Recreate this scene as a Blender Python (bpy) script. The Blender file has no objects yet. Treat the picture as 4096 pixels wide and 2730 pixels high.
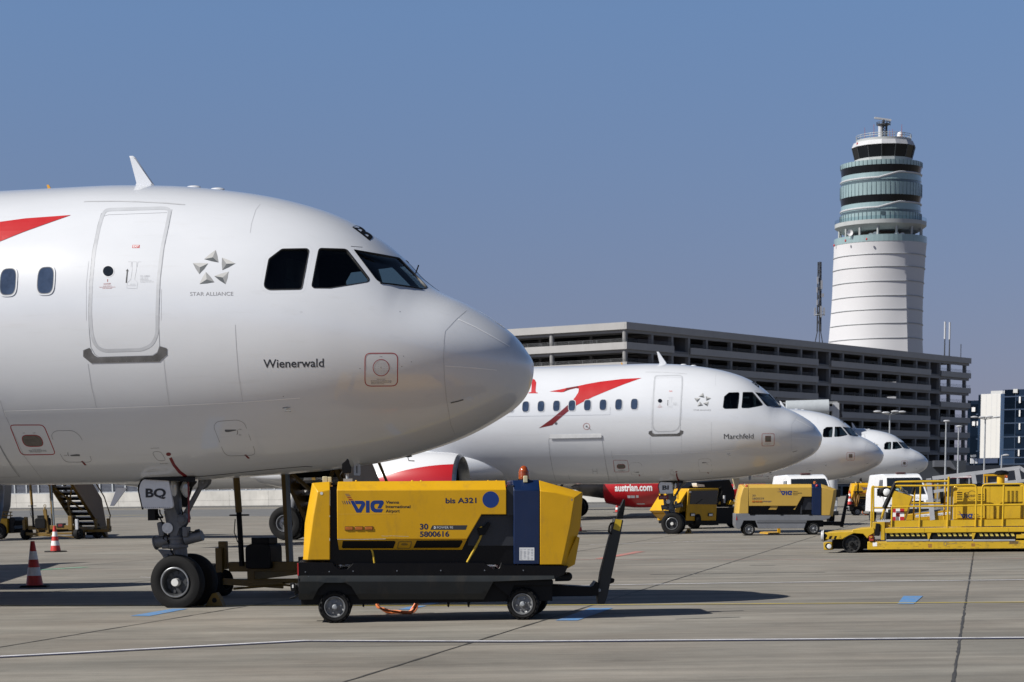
import bpy, bmesh, math, random
import numpy as np
from mathutils import Vector, Matrix, geometry
from mathutils.bvhtree import BVHTree
random.seed(7)
scene = bpy.context.scene
COL = scene.collection
R = math.radians

# ---------------------------------------------------------------- camera
CAM_H = 1.5545
FPX = 8823.85                     # focal length in pixels of the 4096 px wide photograph
PITCH, ROLL, PPY = R(-9.498), R(-0.8076), 3439.58
_fw = Vector((0, math.cos(PITCH), math.sin(PITCH)))
_up = Vector((0, -math.sin(PITCH), math.cos(PITCH)))
_rt = Vector((1, 0, 0))
RT = _rt*math.cos(ROLL) + _up*math.sin(ROLL)
UP = -_rt*math.sin(ROLL) + _up*math.cos(ROLL)
cam_data = bpy.data.cameras.new('camera')
cam = bpy.data.objects.new('camera', cam_data)
COL.objects.link(cam)
m = Matrix.Identity(4)
for i in range(3):
    m[i][0] = RT[i]; m[i][1] = UP[i]; m[i][2] = -_fw[i]
m[2][3] = CAM_H
cam.matrix_world = m
cam_data.sensor_width = 36.0
cam_data.lens = 36.0*FPX/4096
cam_data.shift_y = (PPY-1365.0)/4096
cam_data.clip_start = 0.5
cam_data.clip_end = 6000
cam_data.dof.use_dof = True
cam_data.dof.focus_distance = 28.5
cam_data.dof.aperture_fstop = 8.0
scene.camera = cam

# ---------------------------------------------------------------- sky and sun
SKY_LIFT, SKY_TINT = 0.10, (1.0, 0.985, 1.02, 1)
SUN_EL, SUN_AZ = R(40.7), R(21.0)          # light travels towards +x and a little +y
world = bpy.data.worlds.new('World')
scene.world = world
world.use_nodes = True
wn = world.node_tree
bg = wn.nodes['Background']
sky = wn.nodes.new('ShaderNodeTexSky')
sky.sky_type = 'NISHITA'
sky.sun_disc = False
sky.sun_elevation = SUN_EL
sky.sun_rotation = math.atan2(-math.cos(SUN_AZ), -math.sin(SUN_AZ))
sky.altitude = 200
sky.air_density = 1.0
sky.dust_density = 1.0
sky.ozone_density = 4.0
# the clear band low in this hazy blue sky reads as Nishita's sky a little higher up
stc = wn.nodes.new('ShaderNodeTexCoord'); sadd = wn.nodes.new('ShaderNodeVectorMath'); sadd.operation = 'ADD'
sadd.inputs[1].default_value = (0, 0, SKY_LIFT)
snm = wn.nodes.new('ShaderNodeVectorMath'); snm.operation = 'NORMALIZE'
wn.links.new(stc.outputs['Generated'], sadd.inputs[0]); wn.links.new(sadd.outputs[0], snm.inputs[0]); wn.links.new(snm.outputs[0], sky.inputs[0])
stint = wn.nodes.new('ShaderNodeMix'); stint.data_type = 'RGBA'; stint.blend_type = 'MULTIPLY'; stint.inputs['Factor'].default_value = 1
stint.inputs['B'].default_value = SKY_TINT
wn.links.new(sky.outputs[0], stint.inputs['A'])
# sky overhead dimmed to cut the fill light, a little lavender haze low down
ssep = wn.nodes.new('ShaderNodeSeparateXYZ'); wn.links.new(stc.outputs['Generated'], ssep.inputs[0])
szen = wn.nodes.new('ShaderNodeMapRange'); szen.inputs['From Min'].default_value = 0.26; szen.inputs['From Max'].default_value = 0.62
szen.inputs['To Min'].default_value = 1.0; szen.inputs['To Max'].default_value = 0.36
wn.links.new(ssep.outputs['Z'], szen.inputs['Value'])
shz = wn.nodes.new('ShaderNodeMapRange'); shz.inputs['From Min'].default_value = 0.0; shz.inputs['From Max'].default_value = 0.2
shz.inputs['To Min'].default_value = 1.0; shz.inputs['To Max'].default_value = 0.0
wn.links.new(ssep.outputs['Z'], shz.inputs['Value'])
shm = wn.nodes.new('ShaderNodeMix'); shm.data_type = 'RGBA'
shm.inputs['A'].default_value = (1, 1, 1, 1); shm.inputs['B'].default_value = (0.84, 0.53, 0.48, 1)
wn.links.new(shz.outputs[0], shm.inputs['Factor'])
sm1 = wn.nodes.new('ShaderNodeMix'); sm1.data_type = 'RGBA'; sm1.blend_type = 'MULTIPLY'; sm1.inputs['Factor'].default_value = 1
wn.links.new(stint.outputs['Result'], sm1.inputs['A']); wn.links.new(shm.outputs['Result'], sm1.inputs['B'])
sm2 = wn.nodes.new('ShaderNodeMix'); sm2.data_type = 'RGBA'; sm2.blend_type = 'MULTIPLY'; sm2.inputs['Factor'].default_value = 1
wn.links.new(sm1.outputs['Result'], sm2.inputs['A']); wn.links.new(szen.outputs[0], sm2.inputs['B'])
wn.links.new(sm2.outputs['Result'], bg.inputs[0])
bg.inputs[1].default_value = 0.088
sd = bpy.data.lights.new('sun', 'SUN')
sd.energy = 5.0
sd.angle = R(0.5)
sd.color = (1.0, 0.963, 0.90)
sun = bpy.data.objects.new('sun', sd)
COL.objects.link(sun)
_d = Vector((math.cos(SUN_AZ)*math.cos(SUN_EL), math.sin(SUN_AZ)*math.cos(SUN_EL), -math.sin(SUN_EL)))
sun.rotation_euler = _d.to_track_quat('-Z', 'Y').to_euler()
vs = scene.view_settings
vs.view_transform = 'Standard'; vs.look = 'None'; vs.gamma = 1.0; vs.exposure = 0.3
vs.use_curve_mapping = False
scene.cycles.max_bounces = 6
scene.cycles.transparent_max_bounces = 12

# ---------------------------------------------------------------- measuring helpers
ORG = Vector((0, 0, CAM_H))
def ray(u, v):
    return _fw + RT*((u-2048)/FPX) - UP*((v-PPY)/FPX)
def G(u, v, z=0.0):
    d = ray(u, v)
    return ORG + d*((z-CAM_H)/d.z)
def AT(u, v, Y):
    d = ray(u, v)
    return ORG + d*(Y/d.y)
def zm(ox, oy, k):
    return lambda x, y: (ox+x*k, oy+y*k)
class Frame:
    """a thing's own axes: x along it, y away from the viewer, z up"""
    def __init__(s, loc, yaw):
        s.loc = Vector(loc); s.yaw = yaw
        s.M = Matrix.Translation(s.loc) @ Matrix.Rotation(yaw, 4, 'Z')
        s.I = s.M.inverted()
        s.o = s.I @ ORG
    def at(s, uv, d=0.0):
        r = s.I.to_3x3() @ ray(*uv)
        return s.o + r*((d-s.o.y)/r.y)
    def pts(s, Z, lst, d=0.0):
        return [s.at(Z(*p), d) for p in lst]

# ---------------------------------------------------------------- materials
MATS = {}
def mat(name, col, rough=0.5, metal=0.0, coat=0.0, var=0.12, scale=3.0, dirt=0.0, spec=0.5, bump=0.0):
    if name in MATS: return MATS[name]
    m = bpy.data.materials.new(name); m.use_nodes = True
    t = m.node_tree; b = t.nodes['Principled BSDF']
    b.inputs['Roughness'].default_value = rough
    b.inputs['Metallic'].default_value = metal
    b.inputs['Coat Weight'].default_value = coat
    b.inputs['Coat Roughness'].default_value = 0.06
    b.inputs['Specular IOR Level'].default_value = spec
    tc = t.nodes.new('ShaderNodeTexCoord')
    nz = t.nodes.new('ShaderNodeTexNoise'); nz.inputs['Scale'].default_value = scale
    nz.inputs['Detail'].default_value = 6; nz.inputs['Roughness'].default_value = 0.65
    t.links.new(tc.outputs['Object'], nz.inputs['Vector'])
    rp = t.nodes.new('ShaderNodeMapRange')
    rp.inputs['From Min'].default_value = 0.3; rp.inputs['From Max'].default_value = 0.7
    rp.inputs['To Min'].default_value = 1-var; rp.inputs['To Max'].default_value = 1+var*0.5
    t.links.new(nz.outputs['Fac'], rp.inputs['Value'])
    mx = t.nodes.new('ShaderNodeMix'); mx.data_type = 'RGBA'; mx.blend_type = 'MULTIPLY'
    mx.inputs['Factor'].default_value = 1.0
    mx.inputs['A'].default_value = (*col, 1)
    t.links.new(rp.outputs[0], mx.inputs['B'])
    out = mx.outputs['Result']
    if dirt > 0:
        n2 = t.nodes.new('ShaderNodeTexNoise'); n2.inputs['Scale'].default_value = scale*2.7
        n2.inputs['Detail'].default_value = 8; n2.inputs['Roughness'].default_value = 0.75
        mp = t.nodes.new('ShaderNodeMapping'); mp.inputs['Scale'].default_value = (1.0, 1.0, 0.35)
        t.links.new(tc.outputs['Object'], mp.inputs[0]); t.links.new(mp.outputs[0], n2.inputs['Vector'])
        r2 = t.nodes.new('ShaderNodeMapRange')
        r2.inputs['From Min'].default_value = 0.52; r2.inputs['From Max'].default_value = 0.74
        r2.inputs['To Min'].default_value = 0; r2.inputs['To Max'].default_value = dirt
        t.links.new(n2.outputs['Fac'], r2.inputs['Value'])
        m2 = t.nodes.new('ShaderNodeMix'); m2.data_type = 'RGBA'
        t.links.new(r2.outputs[0], m2.inputs['Factor']); t.links.new(out, m2.inputs['A'])
        m2.inputs['B'].default_value = (0.09, 0.07, 0.05, 1)
        out = m2.outputs['Result']
    t.links.new(out, b.inputs['Base Color'])
    rr = t.nodes.new('ShaderNodeMapRange')
    rr.inputs['To Min'].default_value = max(0.02, rough*0.75); rr.inputs['To Max'].default_value = min(1, rough*1.3)
    t.links.new(nz.outputs['Fac'], rr.inputs['Value']); t.links.new(rr.outputs[0], b.inputs['Roughness'])
    if bump > 0:
        bp = t.nodes.new('ShaderNodeBump'); bp.inputs['Strength'].default_value = bump
        bp.inputs['Distance'].default_value = 0.01
        n3 = t.nodes.new('ShaderNodeTexNoise'); n3.inputs['Scale'].default_value = scale*12
        t.links.new(tc.outputs['Object'], n3.inputs['Vector'])
        t.links.new(n3.outputs['Fac'], bp.inputs['Height']); t.links.new(bp.outputs[0], b.inputs['Normal'])
    MATS[name] = m
    return m
def glass(name, tint, rough=0.02, mixed=0.0):
    """tinted pane: fresnel reflection over a tinted see-through"""
    if name in MATS: return MATS[name]
    m = bpy.data.materials.new(name); m.use_nodes = True
    t = m.node_tree; t.nodes.remove(t.nodes['Principled BSDF'])
    o = t.nodes['Material Output']
    tr = t.nodes.new('ShaderNodeBsdfTransparent'); tr.inputs[0].default_value = (*tint, 1)
    gl = t.nodes.new('ShaderNodeBsdfGlossy'); gl.inputs['Roughness'].default_value = rough
    lw = t.nodes.new('ShaderNodeLayerWeight'); pw = t.nodes.new('ShaderNodeMath'); pw.operation = 'POWER'; pw.inputs[1].default_value = 5.0
    t.links.new(lw.outputs['Facing'], pw.inputs[0])
    fr = t.nodes.new('ShaderNodeMath'); fr.operation = 'MULTIPLY_ADD'; fr.inputs[1].default_value = 0.95; fr.inputs[2].default_value = 0.045; t.links.new(pw.outputs[0], fr.inputs[0])
    mx = t.nodes.new('ShaderNodeMixShader')
    t.links.new(fr.outputs[0], mx.inputs[0]); t.links.new(tr.outputs[0], mx.inputs[1]); t.links.new(gl.outputs[0], mx.inputs[2])
    t.links.new(mx.outputs[0], o.inputs[0])
    MATS[name] = m
    return m

YEL = mat('yellow_paint', (0.58, 0.315, 0.008), 0.36, coat=0.03, spec=0.3, var=0.10, scale=1.6, dirt=0.3)
LYEL = mat('loader_yellow_paint', (0.56, 0.355, 0.02), 0.36, coat=0.03, spec=0.3, var=0.10, scale=1.6, dirt=0.3)
LYELW = mat('worn_loader_yellow_paint', (0.54, 0.345, 0.022), 0.42, coat=0.03, spec=0.3, var=0.14, scale=2.2, dirt=0.45)
YELW = mat('worn_yellow_paint', (0.54, 0.30, 0.010), 0.42, coat=0.03, spec=0.3, var=0.14, scale=2.2, dirt=0.45)
YELP = mat('pale_yellow_paint', (0.50, 0.32, 0.06), 0.36, coat=0.15, var=0.08, scale=1.2, dirt=0.12)
BLUE = mat('blue_paint', (0.002, 0.013, 0.055), 0.36, coat=0.15, var=0.15, scale=2, dirt=0.08)
BLUEP = mat('blue_print', (0.003, 0.03, 0.17), 0.45, var=0.05)
NAVYP = mat('navy_print', (0.006, 0.014, 0.06), 0.5, var=0.05)
BLACKP = mat('black_print', (0.015, 0.015, 0.018), 0.5, var=0.05)
REDP = mat('red_print', (0.42, 0.015, 0.02), 0.45, var=0.05)
DREDP = mat('dark_red_print', (0.16, 0.008, 0.012), 0.45, var=0.05)
BROWNRED = mat('brown_red_print', (0.30, 0.035, 0.02), 0.5, var=0.05)
WHITEP = mat('white_print', (0.78, 0.78, 0.78), 0.5, var=0.05)
GREYP = mat('grey_print', (0.42, 0.43, 0.45), 0.5, var=0.05)
LGREYP = mat('light_grey_print', (0.56, 0.57, 0.59), 0.45, var=0.05)
DGREYP = mat('dark_grey_print', (0.10, 0.105, 0.115), 0.5, var=0.05)
BLACK = mat('black_plastic', (0.004, 0.004, 0.0045), 0.5, spec=0.22, var=0.3, scale=6)
GLOSSBLACK = mat('black_gloss_paint', (0.003, 0.003, 0.004), 0.25, spec=0.22, coat=0.04, var=0.2, dirt=0.05)
DGREY = mat('dark_grey_paint', (0.022, 0.025, 0.027), 0.42, spec=0.22, coat=0.03, var=0.15, scale=2, dirt=0.25)
MGREY = mat('mid_grey_paint', (0.17, 0.178, 0.195), 0.42, coat=0.1, var=0.12, scale=2, dirt=0.2)
LGREY = mat('light_grey_paint', (0.46, 0.47, 0.49), 0.42, var=0.12, scale=2, dirt=0.15)
RUBBER = mat('rubber', (0.009, 0.009, 0.0095), 0.75, spec=0.22, var=0.4, scale=8, bump=0.3)
STEEL = mat('steel', (0.30, 0.31, 0.32), 0.34, metal=0.8, var=0.25, scale=7, dirt=0.2)
GEARGREY = mat('gear_grey_paint', (0.115, 0.12, 0.13), 0.42, var=0.25, scale=7, dirt=0.35)
GALV = mat('galvanised_steel', (0.36, 0.38, 0.40), 0.5, metal=0.35, var=0.2, scale=5)
AMBER = mat('amber_plastic', (0.42, 0.12, 0.012), 0.2, coat=0.5, var=0.25, scale=20)
BEACON = mat('beacon_plastic', (0.30, 0.055, 0.008), 0.12, coat=0.8, var=0.2, scale=9)
ORANGE = mat('orange_cable_sheath', (0.85, 0.24, 0.075), 0.5, var=0.15)
YCABLE = mat('yellow_cable_sheath', (0.55, 0.36, 0.02), 0.5, var=0.2)
LAMP = mat('lamp_lens', (0.72, 0.73, 0.72), 0.12, coat=0.6, var=0.2, scale=20)
REDPL = mat('red_plastic', (0.45, 0.02, 0.02), 0.3, coat=0.3, var=0.2)
CONER = mat('cone_red', (0.50, 0.028, 0.018), 0.45, var=0.2, scale=9, dirt=0.25)
CONEW = mat('cone_white', (0.74, 0.74, 0.72), 0.5, var=0.12, scale=9, dirt=0.3)
DARKGLASS = mat('dark_window_glass', (0.012, 0.016, 0.022), 0.06, coat=0.3, var=0.2, spec=0.6)
WHITEVAN = mat('white_van_paint', (0.76, 0.77, 0.78), 0.3, coat=0.3, var=0.06, dirt=0.06)

# ---------------------------------------------------------------- mesh helpers
def new_empty(name, loc, yaw=0.0):
    o = bpy.data.objects.new(name, None); COL.objects.link(o)
    o.empty_display_size = 0.3
    o.location = loc; o.rotation_euler = (0, 0, yaw)
    return o
def tag(o, label, cat, group=None):
    o['label'] = label; o['category'] = cat
    if group: o['group'] = group
    return o
def thing(name, label, cat, fr, group=None):
    return tag(new_empty(name, fr.loc, fr.yaw), label, cat, group)
def struct(o):
    o['kind'] = 'structure'; return o
class MB:
    def __init__(s):
        s.V = []; s.F = []; s.I = []; s.mi = 0
    def add(s, vs, fs):
        n = len(s.V); s.V += [Vector(v) for v in vs]
        for f in fs:
            s.F.append([n+i for i in f]); s.I.append(s.mi)
        return s
    def loft(s, rings, closed=True, cap=True):
        n = len(rings[0]); vs = [v for r in rings for v in r]; fs = []
        for k in range(len(rings)-1):
            for i in range(n if closed else n-1):
                j = (i+1) % n
                fs.append([k*n+i, k*n+j, (k+1)*n+j, (k+1)*n+i])
        if cap:
            fs.append(list(range(n))[::-1]); fs.append([(len(rings)-1)*n+i for i in range(n)])
        return s.add(vs, fs)
    def prism(s, pts, d0, d1):
        """outline in x-z, pushed from depth d0 to d1"""
        a = [Vector((p[0], d0, p[-1])) for p in pts]; b = [Vector((p[0], d1, p[-1])) for p in pts]
        return s.loft([a, b])
    def box(s, lo, hi):
        x0, y0, z0 = lo; x1, y1, z1 = hi
        return s.loft([[(x0, y0, z0), (x1, y0, z0), (x1, y1, z0), (x0, y1, z0)], [(x0, y0, z1), (x1, y0, z1), (x1, y1, z1), (x0, y1, z1)]])
    def bar(s, p, q, w, h=None):
        """square bar between two points"""
        p = Vector(p); q = Vector(q); h = h or w
        d = (q-p).normalized()
        a = d.cross(Vector((0, 0, 1)))
        if a.length < 1e-3: a = Vector((1, 0, 0))
        a.normalize(); b = a.cross(d)
        r = lambda c: [c+a*w/2+b*h/2, c-a*w/2+b*h/2, c-a*w/2-b*h/2, c+a*w/2-b*h/2]
        return s.loft([r(p), r(q)])
    def cyl(s, p, q, r0, r1=None, n=16, cap=True):
        p = Vector(p); q = Vector(q); r1 = r0 if r1 is None else r1
        d = (q-p).normalized(); a = d.orthogonal().normalized(); b = d.cross(a)
        rg = lambda c, r: [c+(a*math.cos(2*math.pi*i/n)+b*math.sin(2*math.pi*i/n))*r for i in range(n)]
        return s.loft([rg(p, r0), rg(q, r1)], cap=cap)
    def tube(s, pts, r, n=8, closed=False):
        pts = [Vector(p) for p in pts]; rings = []
        N = len(pts); prev = None
        for i, p in enumerate(pts):
            if closed: d = pts[(i+1) % N]-pts[i-1]
            else: d = pts[min(i+1, N-1)]-pts[max(i-1, 0)]
            d.normalize()
            a = d.orthogonal().normalized() if prev is None else (prev-d*prev.dot(d)).normalized()
            prev = a; b = d.cross(a)
            rings.append([p+(a*math.cos(2*math.pi*k/n)+b*math.sin(2*math.pi*k/n))*r for k in range(n)])
        if closed: rings.append(rings[0])
        return s.loft(rings, cap=not closed)
    def lathe(s, prof, o=(0, 0, 0), axis='Z', n=32, a0=0.0, ry=1.0, cap=True):
        """prof = [(along axis, radius)]"""
        o = Vector(o); rings = []
        for h, r in prof:
            ring = []
            for i in range(n):
                t = 2*math.pi*i/n+a0; c, q = math.cos(t)*r, math.sin(t)*r*ry
                ring.append(o+{'Z': Vector((c, q, h)), 'X': Vector((h, c, q)), 'Y': Vector((q, h, c))}[axis])
            rings.append(ring)
        return s.loft(rings, cap=cap)
    def ell(s, c, r, nu=20, nv=12):
        c = Vector(c); rings = []
        for k in range(nv+1):
            t = math.pi*(0.002+0.996*k/nv)
            rings.append([c+Vector((r[0]*math.sin(t)*math.cos(2*math.pi*i/nu), r[1]*math.sin(t)*math.sin(2*math.pi*i/nu), r[2]*math.cos(t))) for i in range(nu)])
        return s.loft(rings)
    def build(s, name, mats, parent=None, smooth=35, bevel=0.0, seg=2, fix=True, label=None):
        me = bpy.data.meshes.new(name)
        me.from_pydata([v[:] for v in s.V], [], s.F)
        mats = mats if isinstance(mats, (list, tuple)) else [mats]
        for q in mats: me.materials.append(q)
        me.polygons.foreach_set('material_index', s.I)
        if fix:
            b = bmesh.new(); b.from_mesh(me)
            bmesh.ops.recalc_face_normals(b, faces=b.faces); b.to_mesh(me); b.free()
        if smooth:
            me.polygons.foreach_set('use_smooth', [True]*len(me.polygons))
            me.set_sharp_from_angle(angle=R(smooth))
        o = bpy.data.objects.new(name, me); COL.objects.link(o)
        if parent: o.parent = parent
        if bevel:
            bv = o.modifiers.new('edge', 'BEVEL'); bv.width = bevel; bv.segments = seg
            bv.limit_method = 'ANGLE'; bv.angle_limit = R(40)
        if label: o['label'] = label
        return o
def copy_tree(o, parent=None):
    c = o.copy(); COL.objects.link(c)
    if parent: c.parent = parent
    for ch in o.children: copy_tree(ch, c)
    return c

# ---- lettering -------------------------------------------------------------
_txt = {}
def glyphs(s, bold=0.0):
    """flat triangles of a string, scaled so that width = 1 and height = 1"""
    k = (s, bold)
    if k in _txt: return _txt[k]
    cu = bpy.data.curves.new('lettering', 'FONT'); cu.body = s; cu.offset = bold; cu.resolution_u = 4
    o = bpy.data.objects.new('lettering', cu); COL.objects.link(o)
    bpy.context.view_layer.update()
    me = bpy.data.meshes.new_from_object(o.evaluated_get(bpy.context.evaluated_depsgraph_get()))
    vs = [(v.co.x, v.co.y) for v in me.vertices]; fs = [list(p.vertices) for p in me.polygons]
    bpy.data.objects.remove(o); bpy.data.curves.remove(cu); bpy.data.meshes.remove(me)
    xs = [v[0] for v in vs]; ys = [v[1] for v in vs]
    x0, x1, y0, y1 = min(xs), max(xs), min(ys), max(ys)
    vs = [((x-x0)/(x1-x0), (y-y0)/(y1-y0)) for x, y in vs]
    _txt[k] = (vs, fs)
    return _txt[k]
def lettering(name, s, f, bl, br, h, material, parent, bold=0.0, mb=None):
    """s between pixel points bl and br (lowest line), h pixels tall; f maps a pixel to a surface point"""
    vs, fs = glyphs(s, bold)
    bx, by = br[0]-bl[0], br[1]-bl[1]
    L = math.hypot(bx, by); nx, ny = by/L, -bx/L
    own = mb is None
    mb = mb or MB()
    mb.add([f(bl[0]+x*bx+y*h*nx, bl[1]+x*by+y*h*ny) for x, y in vs], fs)
    if own: return mb.build(name, material, parent, smooth=0, fix=False)
def inside(p, poly):
    c = False; n = len(poly)
    for i in range(n):
        a, b = poly[i], poly[i-1]
        if (a[1] > p[1]) != (b[1] > p[1]) and p[0] < (b[0]-a[0])*(p[1]-a[1])/(b[1]-a[1])+a[0]: c = not c
    return c
def densify(poly, step, closed=True):
    out = []; n = len(poly)
    for i in range(n if closed else n-1):
        a, b = poly[i], poly[(i+1) % n]
        k = max(1, int(math.hypot(b[0]-a[0], b[1]-a[1])/step))
        out += [(a[0]+(b[0]-a[0])*t/k, a[1]+(b[1]-a[1])*t/k) for t in range(k)]
    if not closed: out.append(poly[-1])
    return out
def rounded(poly, r, n=5):
    out = []; N = len(poly)
    for i in range(N):
        p = Vector(poly[i]); a = Vector(poly[i-1]); b = Vector(poly[(i+1) % N])
        ra = min(r, (a-p).length*0.48); rb = min(r, (b-p).length*0.48)
        s = p+(a-p).normalized()*ra; e = p+(b-p).normalized()*rb
        for k in range(n+1):
            t = k/n
            out.append(tuple(s*(1-t)**2+p*2*t*(1-t)+e*t*t))
    return out
def circle(c, rx, ry=None, n=28):
    ry = ry or rx
    return [(c[0]+rx*math.cos(2*math.pi*i/n), c[1]+ry*math.sin(2*math.pi*i/n)) for i in range(n)]
def offset_poly(poly, w):
    """inset a closed outline by w"""
    n = len(poly); A = sum(poly[i-1][0]*poly[i][1]-poly[i][0]*poly[i-1][1] for i in range(n))
    sg = 1 if A > 0 else -1
    out = []
    for i in range(n):
        a = Vector(poly[i-1]); p = Vector(poly[i]); b = Vector(poly[(i+1) % n])
        d = (b-a).normalized()
        out.append((p.x-d.y*w*sg, p.y+d.x*w*sg))
    return out
def fill(mb, poly, f, step=40):
    """flat or curved skin over a pixel outline"""
    pl = densify(poly, step); n = len(pl)
    vs = [Vector(p) for p in pl]
    xs = [p[0] for p in pl]; ys = [p[1] for p in pl]
    x = min(xs)+step/2
    while x < max(xs):
        y = min(ys)+step/2
        while y < max(ys):
            if inside((x, y), pl) and min((Vector((x, y))-q).length for q in vs[:n]) > step*0.35: vs.append(Vector((x, y)))
            y += step
        x += step
    r = geometry.delaunay_2d_cdt(vs, [], [list(range(n))], 1, 1e-6)
    mb.add([f(p.x, p.y) for p in r[0]], r[2])
def ring(mb, poly, w, f, step=40):
    pl = densify(poly, step); q = offset_poly(pl, w); n = len(pl)
    mb.add([f(*p) for p in pl]+[f(*p) for p in q], [[i, (i+1) % n, n+(i+1) % n, n+i] for i in range(n)])
def ribbon(mb, pts, w, f, step=9):
    pl = densify(pts, step, False); a = []; b = []
    for i, p in enumerate(pl):
        d = Vector(pl[min(i+1, len(pl)-1)])-Vector(pl[max(i-1, 0)]); d.normalize()
        a.append((p[0]-d.y*w/2, p[1]+d.x*w/2)); b.append((p[0]+d.y*w/2, p[1]-d.x*w/2))
    n = len(pl)
    mb.add([f(*p) for p in a]+[f(*p) for p in b], [[i, i+1, n+i+1, n+i] for i in range(n-1)])
def pix(Z, lst): return [Z(*p) for p in lst]

# ---- wheels ----------------------------------------------------------------
def wheel(mb, c, r, w, rim, mi=(0, 1, 2), n=40, lugs=0, face=-1, bolts=6, dish=0.3):
    """wheel turning about y at c; mi = tyre, rim, hub materials; face = side of the visible rim"""
    c = Vector(c); mb.mi = mi[0]; h = w/2
    prof = [(-h*0.72, rim), (-h*0.95, rim+0.25*(r-rim)), (-h, rim+0.55*(r-rim)), (-h*0.86, r*0.94), (-h*0.55, r*0.99), (0, r), (h*0.55, r*0.99), (h*0.86, r*0.94), (h, rim+0.55*(r-rim)), (h*0.95, rim+0.25*(r-rim)), (h*0.72, rim)]
    mb.lathe(prof, c, 'Y', n, cap=False)
    if lugs:
        for i in range(lugs):
            t = 2*math.pi*i/lugs
            for sgn in (-1, 1):
                t2 = t+(0.5*2*math.pi/lugs if sgn > 0 else 0)
                er = Vector((math.sin(t2), 0, math.cos(t2))); et = Vector((math.cos(t2), 0, -math.sin(t2)))
                a = c+er*(r*0.985)+Vector((0, sgn*h*0.1, 0)); b = c+er*(r*0.90)+Vector((0, sgn*h*1.03, 0))
                tw = math.pi*r/lugs*0.52
                mb.loft([[a-et*tw, a+et*tw, a+et*tw+er*r*0.045, a-et*tw+er*r*0.045], [b-et*tw, b+et*tw, b+et*tw+er*r*0.05, b-et*tw+er*r*0.05]])
    f = face
    mb.mi = mi[1]
    mb.lathe([(-f*h*.80, rim*1.04), (-f*h*.80, .001)], c, 'Y', n, cap=False)
    mb.lathe([(f*h*0.86, rim*1.06), (f*h*0.93, rim*1.05), (f*h*0.93, rim*0.96), (f*h*0.62, rim*0.88), (f*h*dish, rim*0.78), (f*h*(dish+0.05), rim*0.40), (f*h*(dish+0.12), rim*0.36), (f*h*(dish+0.12), 0.001)], c, 'Y', n, cap=False)
    for i in range(bolts):
        t = 2*math.pi*(i+0.3)/bolts
        p = c+Vector((math.sin(t)*rim*0.6, f*h*dish, math.cos(t)*rim*0.6))
        mb.cyl(p, p+Vector((0, f*0.03, 0)), rim*0.09, n=8)
    mb.mi = mi[2]
    mb.lathe([(f*h*(dish+0.1), rim*0.26), (f*h*(dish+0.45), rim*0.25), (f*h*(dish+0.55), rim*0.18), (f*h*(dish+0.57), 0.001)], c, 'Y', 20)

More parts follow.
